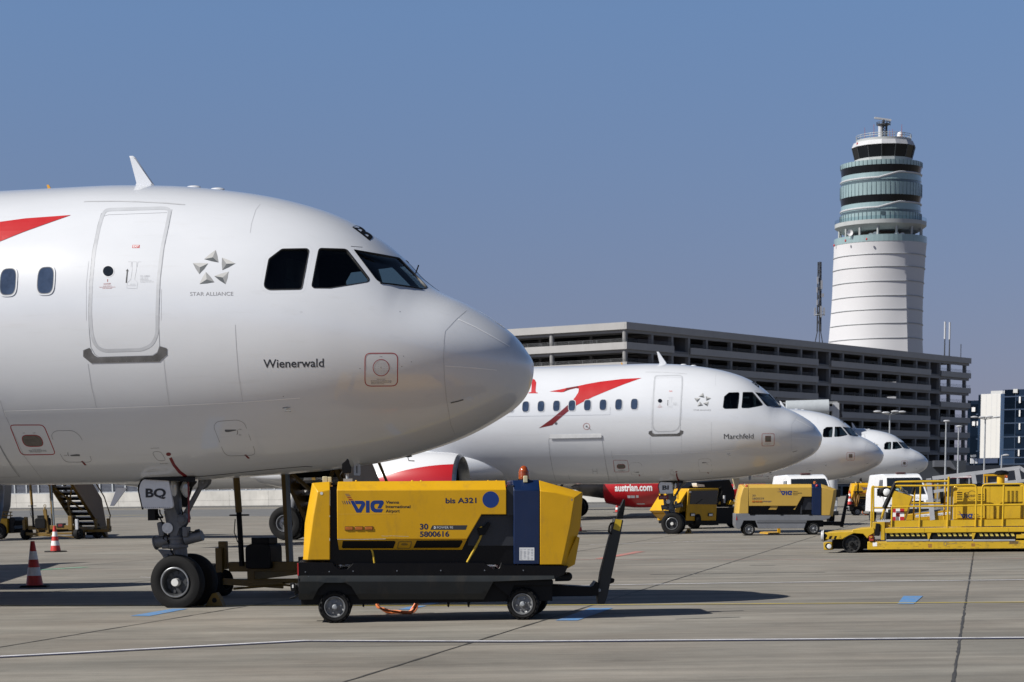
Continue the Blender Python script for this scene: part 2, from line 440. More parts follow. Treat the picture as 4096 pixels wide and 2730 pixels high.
# ---------------------------------------------------------------- ground
def concrete():
    m = bpy.data.materials.new('apron_concrete'); m.use_nodes = True
    t = m.node_tree; b = t.nodes['Principled BSDF']; L = t.links.new
    def N(k, **kw):
        n = t.nodes.new(k)
        for a, v in kw.items(): setattr(n, a, v)
        return n
    tc = N('ShaderNodeTexCoord')
    def noise(scale, sc=(1, 1, 1), detail=8, rough=0.6, rot=0):
        mp = N('ShaderNodeMapping'); mp.inputs['Scale'].default_value = sc; mp.inputs['Rotation'].default_value = (0, 0, rot)
        nz = N('ShaderNodeTexNoise'); nz.inputs['Scale'].default_value = scale
        nz.inputs['Detail'].default_value = detail; nz.inputs['Roughness'].default_value = rough
        L(tc.outputs['Object'], mp.inputs[0]); L(mp.outputs[0], nz.inputs['Vector']); return nz.outputs['Fac']
    def rng(s, a, c, lo, hi):
        r = N('ShaderNodeMapRange'); r.inputs['From Min'].default_value = a; r.inputs['From Max'].default_value = c
        r.inputs['To Min'].default_value = lo; r.inputs['To Max'].default_value = hi; L(s, r.inputs['Value']); return r.outputs[0]
    def mul(a, c):
        n = N('ShaderNodeMath', operation='MULTIPLY'); L(a, n.inputs[0]); L(c, n.inputs[1]); return n.outputs[0]
    v = rng(noise(0.13), 0.3, 0.7, 0.82, 1.12)
    v = mul(v, rng(noise(0.9, (0.35, 1.6, 1), rot=R(12)), 0.3, 0.7, 0.78, 1.15))
    v = mul(v, rng(noise(3.0, (0.3, 2.4, 1), rot=R(5)), 0.35, 0.7, 0.90, 1.08))
    v = mul(v, rng(noise(60, detail=3), 0.3, 0.7, 0.90, 1.10))
    v = mul(v, rng(noise(1.1, (0.10, 2.2, 1), rot=R(13)), 0.60, 0.74, 1.0, 0.72))
    v = mul(v, rng(noise(0.55, (0.7, 1.4, 1), detail=10, rough=0.72), 0.57, 0.74, 1.0, 0.58))
    v = mul(v, rng(noise(0.28, (0.12, 3.0, 1), detail=9, rough=0.7, rot=R(2)), 0.38, 0.66, 0.80, 1.12))
    v = mul(v, rng(noise(2.2, (0.16, 2.6, 1), detail=9, rough=0.75, rot=R(-4)), 0.56, 0.72, 1.0, 0.74))
    v = mul(v, rng(noise(0.42, (1, 1, 1), detail=12, rough=0.78), 0.36, 0.66, 0.84, 1.12))
    v = mul(v, rng(noise(1.7, (1, 1, 1), detail=8, rough=0.7, rot=R(40)), 0.62, 0.70, 1.0, 0.80))
    v = mul(v, rng(noise(7.0, detail=10, rough=0.75), 0.66, 0.74, 1.0, 0.70))
    mx = N('ShaderNodeMix', data_type='RGBA', blend_type='MULTIPLY'); mx.inputs['Factor'].default_value = 1
    mx.inputs['A'].default_value = (0.240, 0.227, 0.197, 1); L(v, mx.inputs['B'])
    cr = rng(noise(0.35), 0.35, 0.65, 0, 1)
    m2 = N('ShaderNodeMix', data_type='RGBA', blend_type='MULTIPLY'); m2.inputs['B'].default_value = (1.0, 0.955, 0.93, 1)
    L(cr, m2.inputs['Factor']); L(mx.outputs['Result'], m2.inputs['A'])
    L(m2.outputs['Result'], b.inputs['Base Color'])
    b.inputs['Roughness'].default_value = 0.85; b.inputs['Specular IOR Level'].default_value = 0.25
    bp = N('ShaderNodeBump'); bp.inputs['Strength'].default_value = 0.25; bp.inputs['Distance'].default_value = 0.01
    L(noise(25, detail=6), bp.inputs['Height']); L(bp.outputs[0], b.inputs['Normal'])
    return m
gmb = MB()
gmb.add([(-3000, -60, 0), (3000, -60, 0), (3000, 5000, 0), (-3000, 5000, 0)], [[0, 1, 2, 3]])
struct(gmb.build('apron_ground', concrete(), smooth=0, fix=False))

def worn(name, col, wear=0.5, scale=3.0):
    """road paint with the concrete showing through where it is worn"""
    m = bpy.data.materials.new(name); m.use_nodes = True
    t = m.node_tree; b = t.nodes['Principled BSDF']; L = t.links.new
    tc = t.nodes.new('ShaderNodeTexCoord'); nz = t.nodes.new('ShaderNodeTexNoise')
    nz.inputs['Scale'].default_value = scale; nz.inputs['Detail'].default_value = 10; nz.inputs['Roughness'].default_value = 0.72
    L(tc.outputs['Object'], nz.inputs['Vector'])
    r = t.nodes.new('ShaderNodeMapRange'); r.inputs['From Min'].default_value = 0.45; r.inputs['From Max'].default_value = 0.68
    r.inputs['To Min'].default_value = 0; r.inputs['To Max'].default_value = wear; L(nz.outputs['Fac'], r.inputs['Value'])
    mx = t.nodes.new('ShaderNodeMix'); mx.data_type = 'RGBA'
    mx.inputs['A'].default_value = (*col, 1); mx.inputs['B'].default_value = (0.22, 0.21, 0.19, 1)
    L(r.outputs[0], mx.inputs['Factor']); L(mx.outputs['Result'], b.inputs['Base Color'])
    b.inputs['Roughness'].default_value = 0.7
    return m
PWHITE = worn('worn_white_paint', (0.62, 0.62, 0.645), 0.7)
PNAVY = worn('worn_navy_edge', (0.045, 0.05, 0.10), 0.35)
PYEL = worn('worn_yellow_line', (0.50, 0.38, 0.04), 0.6)
PBLUE = worn('worn_blue_paint', (0.075, 0.22, 0.46), 0.85, 7)
PRED = worn('worn_red_paint', (0.45, 0.16, 0.13), 0.95, 2)
PGREEN = worn('worn_green_paint', (0.14, 0.36, 0.22), 1.0, 2)
PDARK = worn('joint_sealant', (0.035, 0.033, 0.03), 0.25, 6)
PSTAIN = worn('old_sealant_stain', (0.165, 0.157, 0.14), 0.9, 3)
PSKID = worn('rubber_skid_mark', (0.10, 0.098, 0.092), 0.95, 2.2)
PASPH = worn('old_asphalt', (0.13, 0.128, 0.122), 0.5, 0.5)
def line_on_ground(name, pts, w, m, z=0.004, world_pts=False, jitter=0.0):
    mb = MB(); P = [Vector(p) if world_pts else G(*p) for p in pts]
    if jitter:
        Q = []
        for a, b in zip(P[:-1], P[1:]):
            k = max(2, int((b-a).length/0.25))
            Q += [a.lerp(b, i/k) for i in range(k)]
        P = Q+[P[-1]]
    a = []; b = []; f0 = random.uniform(0.7, 1.3)
    for i, p in enumerate(P):
        d = P[min(i+1, len(P)-1)]-P[max(i-1, 0)]; d.z = 0; d.normalize(); n = Vector((-d.y, d.x, 0))
        off = random.gauss(0, jitter); ww = w*(1+(random.uniform(-0.4, 0.4) if jitter else 0))
        a.append(Vector((p.x, p.y, z))+n*(ww/2+off)); b.append(Vector((p.x, p.y, z))-n*(ww/2-off))
    n = len(P); mb.add(a+b, [[i, i+1, n+i+1, n+i] for i in range(n-1)])
    return struct(mb.build(name, m, smooth=0, fix=False))
def patch_on_ground(name, pts, m, z=0.004):
    mb = MB(); P = [G(*p) for p in pts]
    mb.add([(p.x, p.y, z) for p in P], [list(range(len(P)))])
    return struct(mb.build(name, m, smooth=0, fix=False))
# slab joints: all run towards the same far point
ja, jb = G(1392, 2725), G(3203, 2164)
jd = (jb-ja).normalized(); jn = Vector((jd.y, -jd.x, 0))
offs = []
for (u, v), w in (((1392, 2725), 0.03), ((3812, 2730), 0.026), ((520, 2504), 0.03), ((300, 2215), 0.03)):
    p = G(u, v); offs.append(p.dot(jn))
    line_on_ground('slab_joint', [p-jd*12, p+jd*330], w, PDARK, 0.004, True, jitter=0.003)
o0 = offs[0]; sp = (offs[1]-offs[0])/1.0
for k in (-4, -3, -2, -1, 2, 3, 4, 5):
    p = jn*(o0+sp*k)
    if min(abs(o0+sp*k-q) for q in offs) < 2.5: continue
    line_on_ground('slab_joint', [p+jd*20, p+jd*330], 0.03, PDARK, 0.004, True)
for k, off in enumerate((41.5, 49.0, 56.5, 71.5, 79.0, 94, 109, 124, 139)):
    p = jd*off
    line_on_ground('slab_joint', [p-jn*60, p+jn*80], 0.010, PSTAIN, 0.0036, True)
# painted lines
line_on_ground('painted_line', [(-900, 2427), (0, 2424.5), (2048, 2424), (4096, 2411), (5000, 2405)], 0.11, PYEL, 0.008)
W1 = [(-600, 2659), (0, 2630), (1218, 2566), (2048, 2569), (4096, 2554), (4700, 2550)]
line_on_ground('painted_line', W1, 0.27, PNAVY, 0.007)
line_on_ground('painted_line', W1, 0.115, PWHITE, 0.011)
line_on_ground('painted_line', [(2300, 2344), (3000, 2333), (4096, 2321), (4700, 2315)], 0.12, PWHITE, 0.007)
line_on_ground('painted_line', [(560, 2310), (800, 2318)], 0.06, PWHITE, 0.006)
line_on_ground('painted_line', [(2360, 2180), (3000, 2160)], 0.10, PWHITE, 0.006)
line_on_ground('painted_line', [(2240, 2240), (3500, 2240), (4096, 2236)], 0.06, PRED, 0.006)
line_on_ground('painted_line', [(2400, 2237), (2560, 2208)], 0.25, PRED, 0.007)
line_on_ground('painted_line', [(110, 2284), (340, 2270)], 0.30, PGREEN, 0.006)
line_on_ground('painted_line', [(120, 2066), (380, 2063), (760, 2060)], 0.9, PYEL, 0.006)
patch_on_ground('painted_mark', [(520, 2466), (600, 2466), (752, 2437), (690, 2437)], PBLUE, 0.005)
patch_on_ground('painted_mark', [(3590, 2418), (3655, 2418), (3692, 2386), (3614, 2386)], PBLUE, 0.006)
patch_on_ground('painted_mark', [(2222, 2484), (2310, 2484), (2452, 2434), (2360, 2434)], PBLUE, 0.005)
patch_on_ground('painted_mark', [(1590, 2440), (1640, 2440), (1830, 2398), (1780, 2398)], PBLUE, 0.005)
# darker asphalt strip in front of the wall, skid marks
patch_on_ground('taxi_road', [(-800, 2078), (1500, 2062), (3000, 2010), (3000, 1996), (1500, 2034), (-800, 2050)], PASPH, 0.003)
for pts, w in (([(2700, 2478), (2960, 2470)], 0.06), ([(2600, 2300), (3300, 2290)], 0.12), ([(3000, 2262), (3100, 2262)], 0.12)):
    line_on_ground('skid_mark', pts, w, PSKID, 0.0045)
# ================================================================ AIRCRAFT
TH = R(13.383)
PLANE_AT = [(0.366, 30.191), (10.671, 75.827), (20.388, 121.143), (31.067, 165.021)]
def mono(xk, yk, x):
    xk = np.array(xk, float); yk = np.array(yk, float); h = np.diff(xk); d = np.diff(yk)/h
    m = np.zeros(len(xk)); m[0] = d[0]; m[-1] = d[-1]
    for i in range(1, len(xk)-1):
        if d[i-1]*d[i] > 0:
            w1 = 2*h[i]+h[i-1]; w2 = h[i]+2*h[i-1]; m[i] = (w1+w2)/(w1/d[i-1]+w2/d[i])
    i = np.clip(np.searchsorted(xk, x)-1, 0, len(h)-1); t = (x-xk[i])/h[i]
    return yk[i]*(2*t**3-3*t*t+1)+m[i]*h[i]*(t**3-2*t*t+t)+yk[i+1]*(-2*t**3+3*t*t)+m[i+1]*h[i]*(t**3-t*t)
WS = [0, .1, .25, .5, 1, 1.5, 2, 2.5, 3, 3.5, 4, 5, 6, 7, 9, 24, 28, 32, 36, 37.4]
WY = [0, .40, .65, .92, 1.27, 1.50, 1.66, 1.78, 1.86, 1.91, 1.94, 1.965, 1.975, 1.975, 1.975, 1.975, 1.8, 1.3, .5, .12]
CS = [0, .25, .5, 1, 2, 3, 4, 5, 6, 9, 24, 30, 37.4]
CZ = [3.19, 3.22, 3.26, 3.36, 3.56, 3.72, 3.82, 3.88, 3.915, 3.915, 3.915, 4.3, 5.1]
TS = [0, .1, .25, .5, .9, 1.3, 1.5, 1.7, 1.9, 2.1, 2.4, 2.7, 3, 3.5, 4, 5, 6, 7, 9, 26, 32, 37.4]
TZ = [3.19, 3.398, 3.59, 3.79, 4.03, 4.22, 4.37, 4.58, 4.766, 4.925, 5.115, 5.258, 5.367, 5.504, 5.60, 5.722, 5.765, 5.762, 5.755, 5.755, 5.65, 5.25]
BS = [0, .1, .25, .5, 1, 1.5, 2, 3, 4, 5, 6, 7, 9, 23, 27, 32, 37.4]
BZ = [3.19, 2.819, 2.655, 2.50, 2.262, 2.102, 1.985, 1.855, 1.795, 1.742, 1.727, 1.727, 1.745, 1.745, 2.2, 3.5, 4.95]
def prof(s):
    q = np.sqrt(np.atleast_1d(np.asarray(s, float)))
    r = lambda a, b: mono(np.sqrt(a), b, q)
    return r(WS, WY), r(CS, CZ), r(TS, TZ), r(BS, BZ)
def hull_grid(S, n, inset=0.0):
    w, c, t, b = prof(S); V = []
    for i, s in enumerate(S):
        for k in range(n):
            ph = 2*math.pi*k/n; cs = math.cos(ph)
            y = (w[i]-inset)*math.sin(ph); z = c[i]+((t[i]-c[i]-inset) if cs > 0 else (c[i]-b[i]-inset))*cs
            V.append((-s, y, z))
    return V
def side_pt(s, z, side=-1, lift=0.0):
    """point of the hull at station s and height z; side -1 = starboard (faces the camera)"""
    w, c, t, b = (float(q[0]) for q in prof(s))
    k = (z-c)/((t-c) if z > c else (c-b)); y = w*math.sqrt(max(0, 1-k*k))
    return Vector((-s, side*(y+lift), z))
def hull_normal(p):
    s = max(0.002, -p.x)
    def Fv(s, y, z):
        w, c, t, b = (float(q[0]) for q in prof(max(s, 1e-4)))
        h = (t-c) if z > c else (c-b)
        return (y/max(w, 1e-3))**2+((z-c)/max(h, 1e-3))**2
    e = 0.004
    g = Vector((-(Fv(s+e, p.y, p.z)-Fv(max(s-e, 1e-4), p.y, p.z))/(2*e), (Fv(s, p.y+e, p.z)-Fv(s, p.y-e, p.z))/(2*e), (Fv(s, p.y, p.z+e)-Fv(s, p.y, p.z-e))/(2*e)))
    return g.normalized()

NPH = 96
S1 = list(np.linspace(0.02, 3.0, 150)**2); S1 += list(np.linspace(9.3, 37.4, 60))
S2 = [s for s in S1 if 0.3 < s < 36.5]
def hull_shell():
    V = hull_grid(S1, NPH); n = NPH; F = []; I = []
    tip = len(V); V.append((0, 0, 3.19))
    for k in range(n): F.append((tip, (k+1) % n, k)); I.append(0)
    for i in range(len(S1)-1):
        for k in range(n):
            j = (k+1) % n; F.append((i*n+k, i*n+j, (i+1)*n+j, (i+1)*n+k)); I.append(0)
    F.append(tuple((len(S1)-1)*n+k for k in range(n))); I.append(0)
    outer = (list(V), list(F))
    o = len(V); V += hull_grid(S2, n, 0.05)
    F.append(tuple(o+k for k in range(n))); I.append(1)
    for i in range(len(S2)-1):
        for k in range(n):
            j = (k+1) % n; F.append((o+i*n+k, o+(i+1)*n+k, o+(i+1)*n+j, o+i*n+j)); I.append(1)
    F.append(tuple(o+(len(S2)-1)*n+k for k in range(n))[::-1]); I.append(1)
    return V, F, I, outer
HV, HF, HI, (OV, OF) = hull_shell()
BVH = BVHTree.FromPolygons(OV, OF)
PF = [Frame((x, y, 0), -TH) for x, y in PLANE_AT]
def on_hull(lift=0.004, which=0):
    fr = PF[which]; I3 = fr.I.to_3x3()
    def f(u, v):
        d = (I3 @ ray(u, v)).normalized()
        loc, n, _, _ = BVH.ray_cast(fr.o, d)
        if loc is None:
            # grazing the outline: take the nearest skin point
            t = -(fr.o.y)/d.y
            loc, n, _, _ = BVH.find_nearest(fr.o+d*t)
        n = hull_normal(loc)
        if n.dot(d) > 0 and abs(n.dot(d)) > 0.3: n = -n
        return loc+n*lift
    return f
A = zm(0, 550, 0.46749); B = zm(1000, 800, 0.5102); C = zm(0, 1300, 0.51); D2 = zm(2000, 1250, 0.4464); E = zm(500, 1850, 0.4017)

def white_skin():
    m = bpy.data.materials.new('white_aircraft_paint'); m.use_nodes = True
    t = m.node_tree; b = t.nodes['Principled BSDF']; L = t.links.new
    tc = t.nodes.new('ShaderNodeTexCoord')
    def noise(scale, sc, detail=6, rough=0.6):
        mp = t.nodes.new('ShaderNodeMapping'); mp.inputs['Scale'].default_value = sc
        nz = t.nodes.new('ShaderNodeTexNoise'); nz.inputs['Scale'].default_value = scale
        nz.inputs['Detail'].default_value = detail; nz.inputs['Roughness'].default_value = rough
        L(tc.outputs['Object'], mp.inputs[0]); L(mp.outputs[0], nz.inputs['Vector']); return nz.outputs['Fac']
    def rng(s, a, c, lo, hi):
        r = t.nodes.new('ShaderNodeMapRange'); r.inputs['From Min'].default_value = a; r.inputs['From Max'].default_value = c
        r.inputs['To Min'].default_value = lo; r.inputs['To Max'].default_value = hi; L(s, r.inputs['Value']); return r.outputs[0]
    g = rng(noise(1.3, (0.5, 1, 1)), 0.3, 0.7, 0, 1)
    mx = t.nodes.new('ShaderNodeMix'); mx.data_type = 'RGBA'
    mx.inputs['A'].default_value = (0.625, 0.642, 0.672, 1); mx.inputs['B'].default_value = (0.59, 0.608, 0.638, 1); L(g, mx.inputs['Factor'])
    # soiling: thin streaks running aft
    st = rng(noise(6.0, (0.12, 1.5, 1.5), 9, 0.7), 0.57, 0.78, 0, 0.22)
    m2 = t.nodes.new('ShaderNodeMix'); m2.data_type = 'RGBA'; m2.inputs['B'].default_value = (0.40, 0.39, 0.36, 1)
    L(st, m2.inputs['Factor']); L(mx.outputs['Result'], m2.inputs['A'])
    L(m2.outputs['Result'], b.inputs['Base Color'])
    b.inputs['Roughness'].default_value = 0.28
    b.inputs['Coat Weight'].default_value = 0.8; b.inputs['Coat Roughness'].default_value = 0.035
    # very slight waviness of the sheet metal
    bp = t.nodes.new('ShaderNodeBump'); bp.inputs['Strength'].default_value = 0.14; bp.inputs['Distance'].default_value = 0.02
    L(noise(1.9, (1, 1, 1), 2), bp.inputs['Height']); L(bp.outputs[0], b.inputs['Coat Normal'])
    return m
SKIN = white_skin()
INNER = mat('cockpit_lining', (0.03, 0.032, 0.035), 0.8, var=0.2)
SEAL = mat('window_seal', (0.006, 0.006, 0.007), 0.5, var=0.1)
PANE = glass('cockpit_glass', (0.46, 0.54, 0.54), 0.015)
CABINPANE = mat('cabin_pane', (0.035, 0.055, 0.10), 0.05, coat=0.6, var=0.35, scale=7)

plane = thing('passenger_jet', 'x', 'aircraft', PF[0], 'white passenger jets parked in a row')

WIN = {
 'rear': [(250, 387), (448, 383), (463, 400), (408, 690), (395, 702), (150, 706), (117, 688), (111, 662), (148, 465)],
 'mid': [(552, 381), (745, 387), (765, 397), (933, 615), (932, 636), (915, 646), (630, 692), (500, 692), (484, 675), (538, 395)],
 'front': [(812, 390), (1170, 455), (1186, 470), (1390, 682), (1386, 694), (1360, 701), (1030, 650), (992, 628)]}
f0 = on_hull(0.0)
cut = MB()
winpts = {}
for k, pl in WIN.items():
    P = [f0(*p) for p in densify(rounded(pix(B, pl), 7, 3), 18)]
    n = Vector()
    for p in P: n += hull_normal(p)
    n.normalize()
    winpts[k] = P
    for sg in (1, -1):
        M = Matrix.Diagonal((1, sg, 1))
        cut.loft([[M @ (p+n*0.25) for p in P], [M @ (p-n*0.33) for p in P]])
hb = bpy.data.meshes.new('fuselage'); hb.from_pydata(HV, [], HF)
for q in (SKIN, INNER, SEAL): hb.materials.append(q)
hb.polygons.foreach_set('material_index', HI)
b_ = bmesh.new(); b_.from_mesh(hb); bmesh.ops.recalc_face_normals(b_, faces=[f for f in b_.faces if f.material_index == 0]); bmesh.ops.recalc_face_normals(b_, faces=[f for f in b_.faces if f.material_index == 1]); bmesh.ops.reverse_faces(b_, faces=[f for f in b_.faces if f.material_index == 1]); b_.to_mesh(hb); b_.free()
hobj = bpy.data.objects.new('fuselage', hb); COL.objects.link(hobj)
cobj = cut.build('window_cutter', [SEAL], smooth=0)
bo = hobj.modifiers.new('cut', 'BOOLEAN'); bo.object = cobj; bo.operation = 'DIFFERENCE'; bo.solver = 'EXACT'
bo.material_mode = 'TRANSFER'
bpy.context.view_layer.update()
me = bpy.data.meshes.new_from_object(hobj.evaluated_get(bpy.context.evaluated_depsgraph_get()))
bpy.data.objects.remove(hobj); cm = cobj.data; bpy.data.objects.remove(cobj); bpy.data.meshes.remove(cm)
me.name = 'fuselage'
print('hull materials', [x.name if x else None for x in me.materials])
skin_i = [i for i, x in enumerate(me.materials) if x and x.name.startswith('white_aircraft')][0]
me.polygons.foreach_set('use_smooth', [True]*len(me.polygons))
nv = [hull_normal(v.co) for v in me.vertices]
ln = [None]*len(me.loops)
for p in me.polygons:
    for li in p.loop_indices:
        ln[li] = nv[me.loops[li].vertex_index] if p.material_index == skin_i else p.normal.copy()
me.normals_split_custom_set(ln)
fuselage = bpy.data.objects.new('fuselage', me); COL.objects.link(fuselage); fuselage.parent = plane

for k, P in winpts.items():
    for sg in (-1, 1):
        Q = [Vector((p.x, p.y if sg < 0 else -p.y, p.z)) for p in P]
        N = [hull_normal(p) for p in Q]; n = len(Q); c = sum(Q, Vector())/n
        mb = MB()          # black seal round the pane
        out = [q+(q-c).normalized()*0.007+nn*0.003 for q, nn in zip(Q, N)]
        inn = [q-(q-c).normalized()*0.008+nn*0.003 for q, nn in zip(Q, N)]
        dp = [q-(q-c).normalized()*0.010-nn*0.03 for q, nn in zip(Q, N)]
        mb.loft([out, inn, dp], cap=False)
        fr = mb.build('cockpit_window', SEAL, plane, smooth=30)
        mb = MB(); gp = [q-(q-c).normalized()*0.004-nn*0.018 for q, nn in zip(Q, N)]
        cc = sum(gp, Vector())/n
        cov = np.array([(p-cc)[:] for p in gp]); nn_ = Vector(np.linalg.svd(cov)[2][2])
        fl = [p-nn_*(p-cc).dot(nn_) for p in gp]
        rg = [gp]
        for t in (.94, .85, .7, .5, .3, .1): rg.append([cc+(f-cc)*t+(p-f)*t*max(0, (t-.7)/.3)**1.5 for p, f in zip(gp, fl)])
        mb.loft(rg)
        mb.F.pop(-2); mb.I.pop()
        mb.build('pane', PANE, fr, smooth=80, fix=True)
# flight deck: bulkhead, glareshield, two seats
mb = MB()
w, c, t, b = (float(q[0]) for q in prof(4.2))
mb.loft([[(-4.2, (w-.06)*math.cos(a), c+(t-c-.06 if math.sin(a) > 0 else c-b-.06)*math.sin(a)) for a in np.linspace(0, 2*math.pi, 40)[:-1]], [(-4.3, (w-.06)*math.cos(a), c+(t-c-.06 if math.sin(a) > 0 else c-b-.06)*math.sin(a)) for a in np.linspace(0, 2*math.pi, 40)[:-1]]])
mb.loft([[(-1.75, -1.0, 4.05), (-1.75, 1.0, 4.05), (-1.75, 1.0, 3.6), (-1.75, -1.0, 3.6)], [(-2.15, -1.15, 4.16), (-2.15, 1.15, 4.16), (-2.15, 1.15, 3.6), (-2.15, -1.15, 3.6)]])
for y in (-0.55, 0.55):
    mb.box((-3.3, y-.27, 3.4), (-3.16, y+.27, 4.36)); mb.box((-3.28, y-.14, 4.36), (-3.18, y+.14, 4.66))
mb.box((-3.1, -.4, 4.78), (-2.3, .4, 4.95));  mb.box((-3.5, 0, 3.6), (-3.46, 1.2, 4.75))
mb.build('flight_deck', INNER, plane, bevel=0.02)

# ---- nose, seams, panels -----------------------------------------------------
fh = on_hull(0.002)
mb = MB()
ribbon(mb, pix(C, [(690, 305), (715, 480), (757, 650)]), 1.6, fh); ribbon(mb, pix(C, [(1282, 260), (1305, 480), (1330, 632)]), 1.4, fh)
ribbon(mb, pix(C, [(1845, 0), (1852, 150), (1870, 400), (1905, 603)]), 1.6, fh)
ribbon(mb, pix(B, [(1698, 868), (1620, 935), (1530, 1030), (1521, 1100), (1518, 1250), (1524, 1400), (1540, 1566)])+[(1792, 1632), (1803, 1700), (1820, 1738)], 1.8, fh)
ribbon(mb, pix(C, [(0, 590), (32, 690), (190, 1030), (330, 1210)]), 1.6, fh)
ribbon(mb, pix(C, [(0, 945), (60, 1050), (130, 1150), (152, 1175), (140, 1190), (70, 1195), (0, 1195)]), 1.8, fh)
ribbon(mb, pix(B, [(80, 35), (45, 80), (10, 190), (2, 260)]), 1.4, fh)
ribbon(mb, pix(A, [(738, 1568), (738, 1260), (760, 1060)]), 1.0, fh); ribbon(mb, pix(A, [(1378, 1568), (1382, 1300)]), 1.0, fh)
mb.build('skin_seam', mat('seam_line', (0.42, 0.43, 0.45), 0.6), plane, smooth=0, fix=False)
mb = MB()
ribbon(mb, pix(E, [(620, 152), (900, 128), (1400, 75), (1800, 40), (1867, 45)]), 2.2, on_hull(0.002))
ribbon(mb, pix(B, [(790, 365), (880, 372)]), 1.5, fh)
mb.build('gear_bay_seam', mat('dark_seam_line', (0.06, 0.06, 0.065), 0.6), plane, smooth=0, fix=False)
mb = MB()
for pl in ([(32, 676), (760, 655), (1330, 635), (1905, 606), (2353, 574)], [(32, 676), (50, 720)]):
    ribbon(mb, pix(C, pl), 2.6, on_hull(0.0032))
for pl in ([(1632, 937), (1775, 1003), (1905, 1075), (2035, 1150)], [(1530, 1303), (1685, 1312), (1840, 1326), (1935, 1336)], [(1780, 860), (1895, 932), (2000, 1008)]):
    ribbon(mb, pix(B, pl), 3.2, on_hull(0.0032))
mb.build('lightning_strip', mat('bright_edge', (0.86, 0.86, 0.86), 0.35), plane, smooth=0, fix=False)
for pl in ([(430, 830), (575, 828), (630, 870), (722, 1060), (705, 1079), (520, 1078), (490, 1050), (398, 865)], [(1700, 757), (1865, 744), (1920, 770), (2005, 1000), (1985, 1025), (1790, 1030), (1755, 1005), (1672, 795)], [(1205, 992), (1262, 992), (1300, 1055), (1290, 1068), (1235, 1068), (1195, 1010)]):
    mb = MB(); ring(mb, rounded(pix(C, pl), 14, 4), 1.5, fh); o = mb.build('access_panel', mat('panel_gap', (0.22, 0.22, 0.23), 0.6), plane, smooth=0, fix=False)
mb = MB()
for pl in ([(1765, 822), (1850, 822), (1853, 828), (1790, 842), (1770, 840), (1762, 832)], [(547, 1022), (600, 1015), (625, 1016), (628, 1030), (560, 1030)]): fill(mb, pix(C, pl), fh)
ribbon(mb, pix(C, [(1860, 826), (1864, 845), (1858, 862)]), 2, fh); ribbon(mb, pix(C, [(533, 1000), (532, 1015), (540, 1028)]), 2, fh)
mb.build('panel_latch', DGREYP, plane, smooth=0, fix=False)
mb = MB()
for pl in ([(635, 1070), (650, 1067), (680, 1100), (664, 1103)], [(1915, 1020), (1930, 1017), (1961, 1047), (1945, 1050)]): fill(mb, pix(C, pl), fh)
ribbon(mb, pix(C, [(1336, 1043), (1365, 1100), (1410, 1155), (1462, 1192)]), 12, fh); fill(mb, circle(C(1322, 1015), 10, 7), fh)
mb.build('red_marker', DREDP, plane, smooth=0, fix=False)
mb = MB()
for (s, c0, c1, h) in (('SERVICE PANEL AREA', (1182, 972), (1250, 968), 3), ('DO NOT OPEN', (1255, 1092), (1318, 1090), 3), ('CLOSED', (1868, 824), (1895, 822), 3.5), ('OPEN', (1872, 868), (1893, 866), 3.5), ('CLOSED', (502, 1028), (528, 1026), 3), ('F/O', (180, 853), (195, 851), 3.5), ('CAPT', (258, 852), (280, 850), 3.5)):
    lettering('', s, fh, C(*c0), C(*c1), h, None, None, mb=mb)
mb.build('service_lettering', DGREYP, plane, smooth=0, fix=False)
# pitot probes and small fittings on the nose
def probe(px, py, name='air_data_probe', k=.6):
    p = f0(px, py); n = hull_normal(p); mb = MB(); V3 = Vector
    mb.mi = 0; mb.loft([[p+Vector((dx*k, 0, dz*k)) for dx, dz in ((.09, 0), (.03, .025), (-.09, .015), (-.09, -.01), (0, -.02))], [p+n*.010+Vector((dx*k, 0, dz*k)) for dx, dz in ((.08, 0), (.03, .018), (-.08, .01), (-.08, -.008), (0, -.015))]])
    mb.mi = 1; mb.tube([p+Vector((-.02, 0, -.01))*k, p+n*.07*k+Vector((-.01, 0, -.035))*k, p+n*.075*k+Vector((.12, 0, -.04))*k], 0.007, 6)
    mb.build(name, [DGREYP, STEEL], plane)
probe(*C(2245, 650)); probe(1640, 1850)
mb = MB(); ribbon(mb, [(1803, 1612), (1830, 1606), (1853, 1599)], 4.5, on_hull(0.004)); mb.build('drain_slot', DGREYP, plane, smooth=0, fix=False)
mb = MB()
for px in (B(1176, 878), B(1203, 1226), B(1265, 1271), B(1190, 1307), B(862, 1323), B(262, 1541), C(2222, 562)):
    fill(mb, circle(px, 1.8, n=8), fh)
mb.build('skin_vent', DGREYP, plane, smooth=0, fix=False)
mb = MB(); ring(mb, pix(B, [(397, 872), (412, 881), (397, 889)]), 1.2, fh); mb.build('jacking_mark', GREYP, plane, smooth=0, fix=False)
# dotted rivet lines round the cockpit windows
mb = MB()
for k, e in (('rear', -14), ('front', -8)):
    pl = offset_poly(rounded(pix(B, WIN[k]), 8, 3), e)
    dn = densify(pl, 7)
    if k == 'front': dn = [p for p in dn if p[1] < 1030]
    for p in dn: fill(mb, circle(p, 0.9, n=5), fh, 60)
mb.build('rivet_row', mat('rivet_grey', (0.52, 0.53, 0.55), 0.5), plane, smooth=0, fix=False)
# wiper and sensor at the foot of the windscreen
mb = MB()
mb.tube([on_hull(0.008)(*B(1020, 655)), on_hull(0.012)(*B(1130, 668)), on_hull(0.012)(*B(1245, 685)), on_hull(0.008)(*B(1350, 702))], 0.009, 6)
q = on_hull(0.0)(*B(1300, 575)); mb.tube([q, q+Vector((.05, -.03, .10))], 0.010, 6)
mb.build('windscreen_wiper', BLACK, plane)

